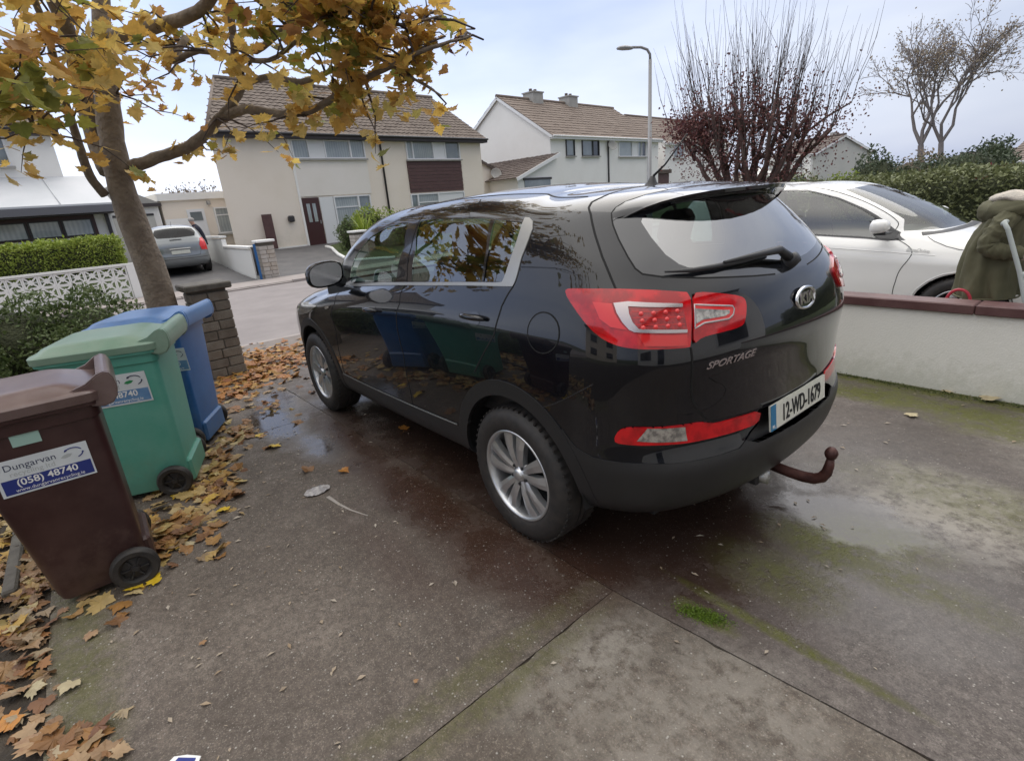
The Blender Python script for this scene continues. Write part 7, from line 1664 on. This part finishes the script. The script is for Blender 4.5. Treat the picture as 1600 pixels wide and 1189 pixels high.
bobj('back_seam', sweep(nb(), [Vector(w_(.01+.187, .0, .63)), Vector(w_(.01+.185, .0, .8)), Vector(w_(.155, 0, 1.02)), Vector(w_(.085, 0, 1.19))], .004, 5), M['coat_green'], coat, True)
for s in (1, -1):
    bm = nb(); pts = [w_(-.075, s*.13, 1.245), w_(-.06, s*.195, 1.215), w_(-.02, s*.235, 1.13), w_(.015, s*.255, 1.05), w_(.0, s*.255, 1.005), w_(-.06, s*.245, .985), w_(-.13, s*.235, .975), w_(-.20, s*.225, .965)]
    P = [Vector(p) for p in pts]; fine = []; rad = []; R0 = [.066, .074, .066, .062, .062, .058, .052, .046]
    for i in range(len(P)-1):
        for k in range(4): t = k/4; fine.append(P[i].lerp(P[i+1], t)); rad.append((R0[i]*(1-t)+R0[i+1]*t)*(1+.085*math.sin((i*4+k)*2.3)*(1 if i > 1 else .4)))
    fine.append(P[-1]); rad.append(R0[-1]); sl_ = bobj('sleeve', sweep(bm, fine, rad, 16), M['coat_green'], P_, True); crumple(sl_, .012, 10, 1, s)
    bobj('pale_cuff', sweep(nb(), [w_(-.195, s*.225, .966), w_(-.235, s*.22, .958)], [.045, .042], 14), M['lining'], sl_, True)
    fx, fy, fz = PX-.27, PY+s*.21, .95
    for k in range(4):
        o_ = (k-1.5)*.019; ln = (.030, .034, .032, .026)[k]
        skinned('finger', [[((fx-.0, fy+o_, fz), .0095), ((fx-.030, fy+o_*1.1, fz-.004), .009), ((fx-.046, fy+o_*1.1, fz-ln*.7), .0085), ((fx-.036, fy+o_*1.1, fz-ln*1.3), .0075)]], M['skin'], body, 1)
    skinned('thumb', [[((fx+.02, fy-s*.03, fz), .011), ((fx+.0, fy-s*.05, fz-.015), .010), ((fx-.020, fy-s*.045, fz-.032), .008)]], M['skin'], body, 1)
    ring_loft('trouser_leg', [(w_(.05, s*.09, .80), .105, .10, 0), (w_(-.0, s*.10, .60), .088, .085, 0), (w_(-.06, s*.11, .43), .078, .075, 0), (w_(-.01, s*.11, .25), .072, .07, 0), (w_(.02, s*.11, .09), .070, .068, 0)], M['trousers'], P_, fold=.02, seed=4)
    bm = nb(); sweep(bm, [w_(.06, s*.11, .045), w_(-.02, s*.115, .055), w_(-.12, s*.12, .045), w_(-.20, s*.125, .035)], [.035, .048, .045, .030], 12); bobj('shoe', bm, M['shoe'], P_, True)
crumple(coat, .013, 5.0, 1, 1)
# hood thrown back on the shoulders: a thick soft roll, its pale lining turned up
def roll(nm, secs, mt, par, n=12):
    bm = nb(); rings = []
    for c, r, sq, ti in secs:
        Rm = Matrix.Rotation(ti, 3, 'Z'); rings.append([bm.verts.new(Vector(c)+Rm @ Vector((r*math.cos(2*PI*k/n), 0, r*sq*math.sin(2*PI*k/n)))) for k in range(n)])
    for a, b in zip(rings[:-1], rings[1:]):
        for k in range(n): bm.faces.new((a[k], a[(k+1) % n], b[(k+1) % n], b[k]))
    bm.faces.new(rings[0][::-1]); bm.faces.new(rings[-1]); bmesh.ops.recalc_face_normals(bm, faces=bm.faces)
    o = bobj(nm, bm, mt, par, True); sb = o.modifiers.new('d', 'SUBSURF'); sb.levels = sb.render_levels = 1; return o
hs = []; hl_ = []
for i in range(13):
    b = R(-115+230*i/12); k = math.cos(b*.78); wob_ = .006*math.sin(i*2.3)
    cx, cy = -.13+.185*math.cos(b), .175*math.sin(b); hs.append((w_(cx, cy, 1.30-.045*max(0, k)+wob_), .055+.050*max(0, k), .85+.1*math.sin(i*1.3), b)); hl_.append((w_(cx-.035-.03*max(0, k), cy*.90, 1.362+.012*math.sin(i*1.7)-.018*k+wob_), .052+.060*max(0, k), .40+.12*math.sin(i*2.1), b))
hood = roll('hood', hs, M['coat_green'], P_); crumple(hood, .020, 7, 1, 5); crumple(roll('hood_lining', hl_, M['lining'], hood), .014, 9, 1, 7)
hc = Vector(w_(-.27, 0, 1.335))
bm = nb(); bmesh.ops.create_uvsphere(bm, u_segments=18, v_segments=12, radius=1, matrix=Matrix.Translation(hc+Vector((.018, 0, .025))) @ Matrix.Rotation(.5, 4, 'Y') @ Matrix.Diagonal((.098, .088, .086, 1))); bobj('hair', bm, M['hair_grey'], P_, True)
for s in (1, -1):
    bm = nb(); bmesh.ops.create_uvsphere(bm, u_segments=10, v_segments=8, radius=1, matrix=Matrix.Translation(hc+Vector((-.005, s*.084, -.015))) @ Matrix.Diagonal((.020, .010, .028, 1))); bobj('ear', bm, M['skin'], body, True)
    bm = nb(); bmesh.ops.create_uvsphere(bm, u_segments=8, v_segments=6, radius=.010, matrix=Matrix.Translation(hc+Vector((-.080, s*.030, -.035)))); bobj('eye', bm, M['dark'], body, True)
bobj('nose', sweep(nb(), [hc+Vector((-.080, 0, -.03)), hc+Vector((-.098, 0, -.055)), hc+Vector((-.085, 0, -.065))], [.008, .013, .008], 8), M['skin'], body, True)
bobj('mouth', sweep(nb(), [hc+Vector((-.066, -.02, -.085)), hc+Vector((-.072, 0, -.087)), hc+Vector((-.066, .02, -.085))], [.003, .005, .003], 6), M['red_plastic'], body, True)
# grey slatted plastic chair standing folded beyond the coat
CH = thing('plastic_chair', (-1.22, -3.05, 0), 'pale grey slatted plastic garden chair beside the person, cut by the right edge', 'chair')
for yy in (-3.26, -2.86):
    bobj('chair_frame', sweep(nb(), [(-1.00, yy, 1.20), (-1.03, yy, 1.15), (-1.14, yy, .86), (-1.22, yy, .60), (-1.32, yy, .30), (-1.42, yy, .01)], .015, 8), M['grey_plastic'], CH, True)
    bobj('leg', sweep(nb(), [(-1.50, yy, .46), (-1.30, yy, .44), (-1.12, yy, .20), (-1.02, yy, .01)], .014, 8), M['grey_plastic'], CH, True)
bobj('top_rail', sweep(nb(), [(-1.00, -3.27, 1.19), (-.995, -3.06, 1.205), (-1.00, -2.85, 1.19)], .017, 8), M['grey_plastic'], CH, True)
boxo('cross_rail', (-1.16, -3.06, .835), (.022, .42, .035), M['grey_plastic'], CH, bev=.005)
for k in range(11): bobj('slat', sweep(nb(), [(-1.165, -3.245+.037*k, .84), (-1.255, -3.245+.037*k, .50)], .0075, 6), M['grey_plastic'], CH)
for k in range(7): boxo('slat', (-1.29-.035*k, -3.06, .455), (.022, .42, .014), M['grey_plastic'], CH)
RC = thing('red_carrier', (-.82, -2.92, 0), 'red plastic hoop handle showing above the maroon coping beside the coat', 'carrier')
bobj('hoop_handle', sweep(nb(), [Vector((-.82+.075*math.cos(a), -2.92, .60+.10*math.sin(a))) for a in np.linspace(-.6, PI+.6, 16)], .011, 8), M['red_plastic'], RC, True)
bobj('carrier_body', box(nb(), (-.82, -2.92, .27), (.20, .16, .54), bev=.02), M['red_plastic'], RC)
# man in navy beyond the silver car
QX, QY, QZ = 20.4, -1.42, gz(20.4)
Q_ = thing('person', (QX, QY, QZ), 'grey-haired person in a dark navy jacket leaning beside the silver car', 'person')
def q(x, y, z): return (QX+x, QY+y, QZ+z)
ch = [[(q(0, 0, .88), (.14, .11)), (q(0, .02, 1.10), (.13, .10)), (q(0, .10, 1.32), (.15, .10)), (q(0, .15, 1.42), .055), (q(0, .20, 1.53), .085), (q(0, .22, 1.60), .07)]]
for s in (1, -1):
    ch.append([(q(0, 0, .88), (.14, .11)), (q(.0+s*.08, 0, .80), .085), (q(s*.09, 0, .45), .06), (q(s*.09, 0, .08), .045), (q(s*.09-.0, .10, .04), .04)])
    ch.append([(q(0, .10, 1.32), (.15, .10)), (q(s*.18, .12, 1.34), .055), (q(s*.22, .16, 1.10), .045), (q(s*.20, .30, .96), .033), (q(s*.19, .36, .94), .028)])
bq = skinned('body', ch, M['skin'], Q_)
bm = nb()
ring_loft('jacket', [(q(0, .0, .72), .18, .15, 0), (q(0, .0, .90), .175, .145, 0), (q(0, .03, 1.10), .175, .14, 0), (q(0, .09, 1.30), .20, .145, 0), (q(0, .12, 1.40), .12, .10, 0), (q(0, .14, 1.45), .07, .07, 0)], M['navy'], Q_, fold=.02, seed=9)
for s in (1, -1):
    bobj('sleeve', sweep(nb(), [q(s*.15, .10, 1.36), q(s*.19, .12, 1.30), q(s*.23, .16, 1.10), q(s*.21, .30, .97)], [.07, .072, .062, .05], 12), M['navy'], Q_, True)
    ring_loft('trouser_leg', [(q(s*.08, 0, .86), .10, .10, 0), (q(s*.09, 0, .45), .078, .078, 0), (q(s*.09, 0, .08), .072, .072, 0)], M['trousers'], Q_, seed=3)
bm = nb(); bmesh.ops.create_uvsphere(bm, u_segments=14, v_segments=10, radius=1, matrix=Matrix.Translation(q(0, .195, 1.60)) @ Matrix.Diagonal((.088, .10, .085, 1))); bobj('hair', bm, M['hair_grey'], Q_, True)

# ================================================================ FALLEN LEAVES AND SMALL LITTER
rl = random.Random(21)
M['litter_gold'] = leafmat('litter_gold', [(.52, .34, .07), (.34, .17, .045), (.46, .36, .14), (.24, .10, .035), (.50, .40, .20), (.28, .15, .06)], tl=.1)
M['litter_brown'] = leafmat('litter_brown', [(.22, .10, .035), (.30, .15, .04), (.15, .065, .03), (.36, .20, .06), (.26, .18, .10)], tl=.1)
M['litter_orange'] = leafmat('litter_orange', [(.34, .13, .03), (.40, .18, .04), (.25, .09, .03), (.44, .26, .06), (.20, .09, .04)], tl=.1)
def litter(name, label, spots, mt, size, seed, base=0, pile=.03):
    """spots: (x, y, spread x, spread y, count)"""
    g = random.Random(seed); it = []
    for x, y, sx, sy, n in spots:
        for k in range(n):
            px_, py_ = x+g.gauss(0, sx), y+g.gauss(0, sy); d = math.exp(-((px_-x)/sx)**2-((py_-y)/sy)**2)
            it.append(((px_, py_, base+.006+g.uniform(0, pile)*d), size*g.uniform(.55, 1.15), rot(g, 'flat')))
    o = leaves_joined(name, it, mt, None, .75, seed=seed); o['label'] = label; o['kind'] = 'stuff'; return o
litter('leaf_litter', 'drift of orange brown leaves at the foot of the brick pillar', [(4.45, .98, .22, .20, 150), (4.9, .75, .28, .22, 150), (5.3, .3, .25, .35, 90), (4.2, 1.3, .3, .15, 90), (5.5, .9, .4, .3, 80), (3.8, 1.45, .25, .15, 40)], M['litter_orange'], .10, 31)
litter('leaf_litter', 'golden and brown leaves banked between the bins and the drive', [(1.75, 2.02, .14, .06, 20), (2.05, 1.93, .12, .06, 22), (1.45, 2.25, .12, .08, 22), (1.35, 2.52, .2, .2, 36), (2.5, 1.85, .2, .07, 22), (2.75, 1.66, .15, .07, 14), (1.65, 2.40, .3, .25, 60), (2.3, 2.4, .4, .3, 60), (3.2, 1.85, .3, .2, 60), (3.4, 2.3, .4, .3, 60)], M['litter_gold'], .098, 32)
litter('leaf_litter', 'damp brown leaves among the golden ones beside the bins', [(1.78, 1.98, .15, .06, 26), (2.2, 1.87, .2, .07, 30), (1.4, 2.2, .12, .07, 26), (1.3, 2.42, .2, .18, 30), (2.7, 1.62, .2, .08, 26)], M['litter_brown'], .088, 33)
litter('leaf_litter', 'thick leaf carpet on the garden bed behind the brown bin', [(1.9, 3.15, .5, .14, 170), (2.6, 3.3, .5, .3, 150), (1.2, 3.1, .4, .10, 90), (3.2, 3.2, .4, .3, 90)], M['litter_gold'], .105, 34, base=.0)
litter('leaf_litter', 'brown curled leaves along the concrete garden edging', [(1.35, 2.86, .22, .05, 50), (.9, 2.86, .2, .05, 26), (.6, 2.84, .15, .04, 16), (1.7, 2.9, .3, .07, 50)], M['leaf_dry'], .075, 35)
litter('leaf_litter', 'heap of large dry maple leaves in the bottom left corner', [(.12, 2.66, .08, .04, 9), (.02, 2.62, .06, .04, 5), (.30, 2.76, .10, .04, 9)], M['leaf_dry'], .085, 36)
litter('leaf_litter', 'reddish leaves in the bottom left corner', [(.16, 2.68, .08, .04, 8), (.3, 2.78, .12, .04, 8)], M['litter_brown'], .09, 37)
litter('leaf_litter', 'sparse pale leaves beyond the front wheel on the pavement', [(4.2, .6, .7, .5, 26), (3.2, 1.3, .5, .15, 26), (5.5, -.3, .4, 1.0, 40)], M['leaf_dry'], .085, 38)
M['flake'] = leafmat('flake', [(.42, .36, .28), (.30, .22, .14), (.50, .45, .38), (.22, .16, .10)], tl=.1)
g = np.random.default_rng(6); P = []
for cx, cy, sx, sy, n in ((.6, 2.2, .8, .35, 90), (1.6, 1.8, .9, .35, 90), (.2, 2.1, .5, .35, 60), (2.6, 1.4, .6, .2, 60), (-.9, -.6, .6, .8, 60), (-1.0, .9, .3, .4, 20), (-1.0, -1.7, .8, .5, 60), (1.2, -.2, 1.5, .8, 50)):
    P.append(np.stack([g.normal(cx, sx, n), g.normal(cy, sy, n), np.full(n, .004)], 1))
P = np.concatenate(P); V = []; Fq = []
for i, p_ in enumerate(P):
    a = g.uniform(0, 6.28); L_ = abs(g.normal(.006, .006))+.003; w_ = L_*g.uniform(.2, .6); c, s = math.cos(a), math.sin(a)
    for u_, v_, z_ in ((-1, 0, 0), (0, -1, .25), (1, 0, .1), (0, 1, .25)): V.append((p_[0]+u_*L_*c-v_*w_*s, p_[1]+u_*L_*s+v_*w_*c, p_[2]+z_*L_))
    Fq.append((4*i, 4*i+1, 4*i+2, 4*i+3))
fl = raw('seed_litter', V, Fq, M['flake']); setp(fl, label='tiny dry seed wings and leaf scraps scattered over the concrete', kind='stuff')
# leaves one can pick out on the bare concrete
YL = mat('leaf_yellow_fresh', (.62, .42, .02), .5, c2=(.50, .34, .02), scale=30); OL = mat('leaf_orange_fresh', (.46, .20, .03), .55, c2=(.36, .15, .03), scale=30)
PL_ = mat('leaf_pale', (.42, .36, .22), .6, c2=(.34, .28, .17), scale=30); BL = mat('leaf_buff', (.36, .24, .13), .6, c2=(.26, .15, .08), scale=30); TL = mat('leaf_tan_dry', (.30, .17, .08), .65, c2=(.20, .11, .05), scale=25)
def one(pos, size, mt, label, rz=0, group=None, curl=1):
    me = leaf_mesh('fallen_leaf', size, int(abs(pos[0]*97+pos[1]*31)), mt); o = bpy.data.objects.new('fallen_leaf', me); col.objects.link(o)
    o.location = (pos[0], pos[1], .012); o.rotation_euler = (rl.gauss(0, .12), rl.gauss(0, .12), rz); return setp(o, label, 'leaf', group)
one((1.492,1.976,0.0), .085, YL, 'bright yellow maple leaf lying alone on the concrete right of the green bin', .6)
one((1.42,1.282,0.0), .075, OL, 'small orange leaf on the concrete midway between bins and rear wheel', 2.0)
one((1.694,0.668,0.0), .085, OL, 'orange leaf on the wet strip beside the car sill', 4.2)
one((2.216,1.486,0.0), .085, YL, 'yellow leaf on the concrete right of the blue bin wheel', 1.2)
one((2.54,1.542,0.0), .08, YL, 'smaller yellow leaf nearest the puddle by the front wheel', 3.3)
one((-1.149,-2.481,0.0), .12, PL_, 'large pale leaf at the foot of the white wall, rightmost', 1.9)
one((-0.932,-2.544,0.0), .075, PL_, 'pale yellow leaf tucked against the wall base, left of the large pale leaf', .4)
one((-0.876,-1.855,0.0), .085, PL_, 'pale leaf on the mossy strip left of the wall leaves', 2.6)
one((1.213,2.22,0.0), .085, PL_, 'pale buff leaf beside the near wheel of the brown bin', 5.0)
one((0.985,2.411,0.0), .075, YL, 'yellow leaf just in front of the brown bin wheel', 3.9)
one((1.035,2.492,0.0), .085, YL, 'golden leaf partly under the brown bin beside its wheel', 2.3)
one((1.927,2.156,0.0), .095, YL, 'large golden leaf leaning on the green bin wheel', .9)
one((1.102,2.652,-0.0), .085, BL, 'buff curled leaf at the front foot of the brown bin', 4.9)
one((0.527,2.716,-0.0), .075, PL_, 'flat pale grey leaf on the near concrete, left', 1.0)
one((0.603,2.845,0.0), .07, PL_, 'crumpled pale leaf left of the flat pale grey leaf', 2.7)
one((0.263,2.786,0.0), .13, BL, 'big tan maple leaf in the bottom left corner', 5.6)
one((0.485,2.872,0.0), .10, OL, 'orange maple leaf above the big tan leaf, bottom left', .3)
one((0.802,2.648,0.0), .06, BL, 'broken brown leaf on the damp patch below the brown bin', 1.1)
one((0.391,2.294,-0.0), .028, TL, 'tiny curled brown leaf alone on the near concrete', 1.7)
one((-0.39,1.742,0.0), .020, TL, 'tiny dark brown leaf on the near concrete, nearest the slab joint', 3.0)
one((4.405,0.718,0.0), .09, BL, 'buff leaf beyond the pillar drift near the front bumper', 2.0)
# crumpled foil label, damp trickle and scrap of blue-white packaging
fo = mat('foil_grey', (.42, .40, .40), .35, .3, c2=(.26, .25, .25), scale=60)
bm = nb(); c0 = Vector((1.272,1.5,0.0)); bmesh.ops.create_grid(bm, x_segments=9, y_segments=9, size=.5)
for v in bm.verts:
    r_ = v.co.length; k = 1 if r_ < .5 else .5/r_; x, y = v.co.x*k, v.co.y*k; v.co = c0+Vector((x*.11, y*.16, .006+.010*abs(math.sin(x*13+y*7))*abs(math.cos(y*11))))
setp(bobj('crumpled_label', bm, fo), 'crumpled grey foil scrap flat on the concrete between bins and rear wheel', 'litter')
tr_pts = [(1.161,1.476,0.0),(1.019,1.46,0.0),(0.906,1.436,0.0),(0.773,1.389,0.0)]
bm = nb(); prev = None
for i, q_ in enumerate(tr_pts):
    w_ = .011*(1-i/4.5); a = Vector(q_); r2 = [bm.verts.new(a+Vector((0, -w_, .0022))), bm.verts.new(a+Vector((0, w_, .0022)))]
    if prev: bm.faces.new((prev[0], r2[0], r2[1], prev[1]))
    prev = r2
setp(bobj('dried_trickle', bm, mat('trickle', (.34, .31, .28), .6)), kind='structure')
WS = thing('packaging_scrap', (-0.12,2.435,0.0), 'blue and white scrap of packaging at the bottom edge of the drive', 'litter')
Mz = frame(Vector((-0.128,2.436,0.0))+Vector((0, 0, .004)), Vector((-0.182,2.368,0.0))-Vector((-0.072,2.489,0.0)), (1, 0, 0))
bm = nb(); prism(bm, [(-.055, -.03), (.058, -.028), (.05, .012), (.0, .016), (-.04, .010)], Mz, .004); bobj('white_border', bm, M['white_paint'], WS)
bm = nb(); prism(bm, [(-.030, -.026), (.045, -.024), (.038, .005), (-.022, .006)], Mz @ Matrix.Translation((0, 0, .0045)), .001); bobj('blue_panel', bm, M['label_blue'], WS)
# moss cushion and edge moss
M['moss'] = leafmat('moss', [(.10, .17, .012), (.15, .24, .02), (.07, .11, .01)], tl=.2)
g = np.random.default_rng(9); n_ = 2600; P = np.stack([g.normal(0, .045, n_), g.normal(0, .018, n_), np.abs(g.normal(.004, .004, n_))], 1); a = .35
mc = np.array((-0.914,0.734,0.0)); P[:, :2] = P[:, :2] @ np.array([[math.cos(a), math.sin(a)], [-math.sin(a), math.cos(a)]]); P += mc
setp(quads('moss', P, .007, M['moss'], None, 3, .6), label='small vivid green moss cushion in the slab joint', kind='stuff')
n_ = 9000; xw = g.uniform(-4, 3, n_); P = np.stack([xw, -2.50+np.abs(g.normal(0, .016+.02*(np.sin(xw*5)+1), n_)), np.abs(g.normal(.003, .006, n_))], 1)
M['moss_dark'] = leafmat('moss_dark', [(.05, .075, .012), (.08, .11, .02), (.04, .05, .015)], tl=.1)
setp(quads('moss', P, .011, M['moss_dark'], None, 5, .6), label='thin line of moss and weeds along the foot of the white wall', kind='stuff')
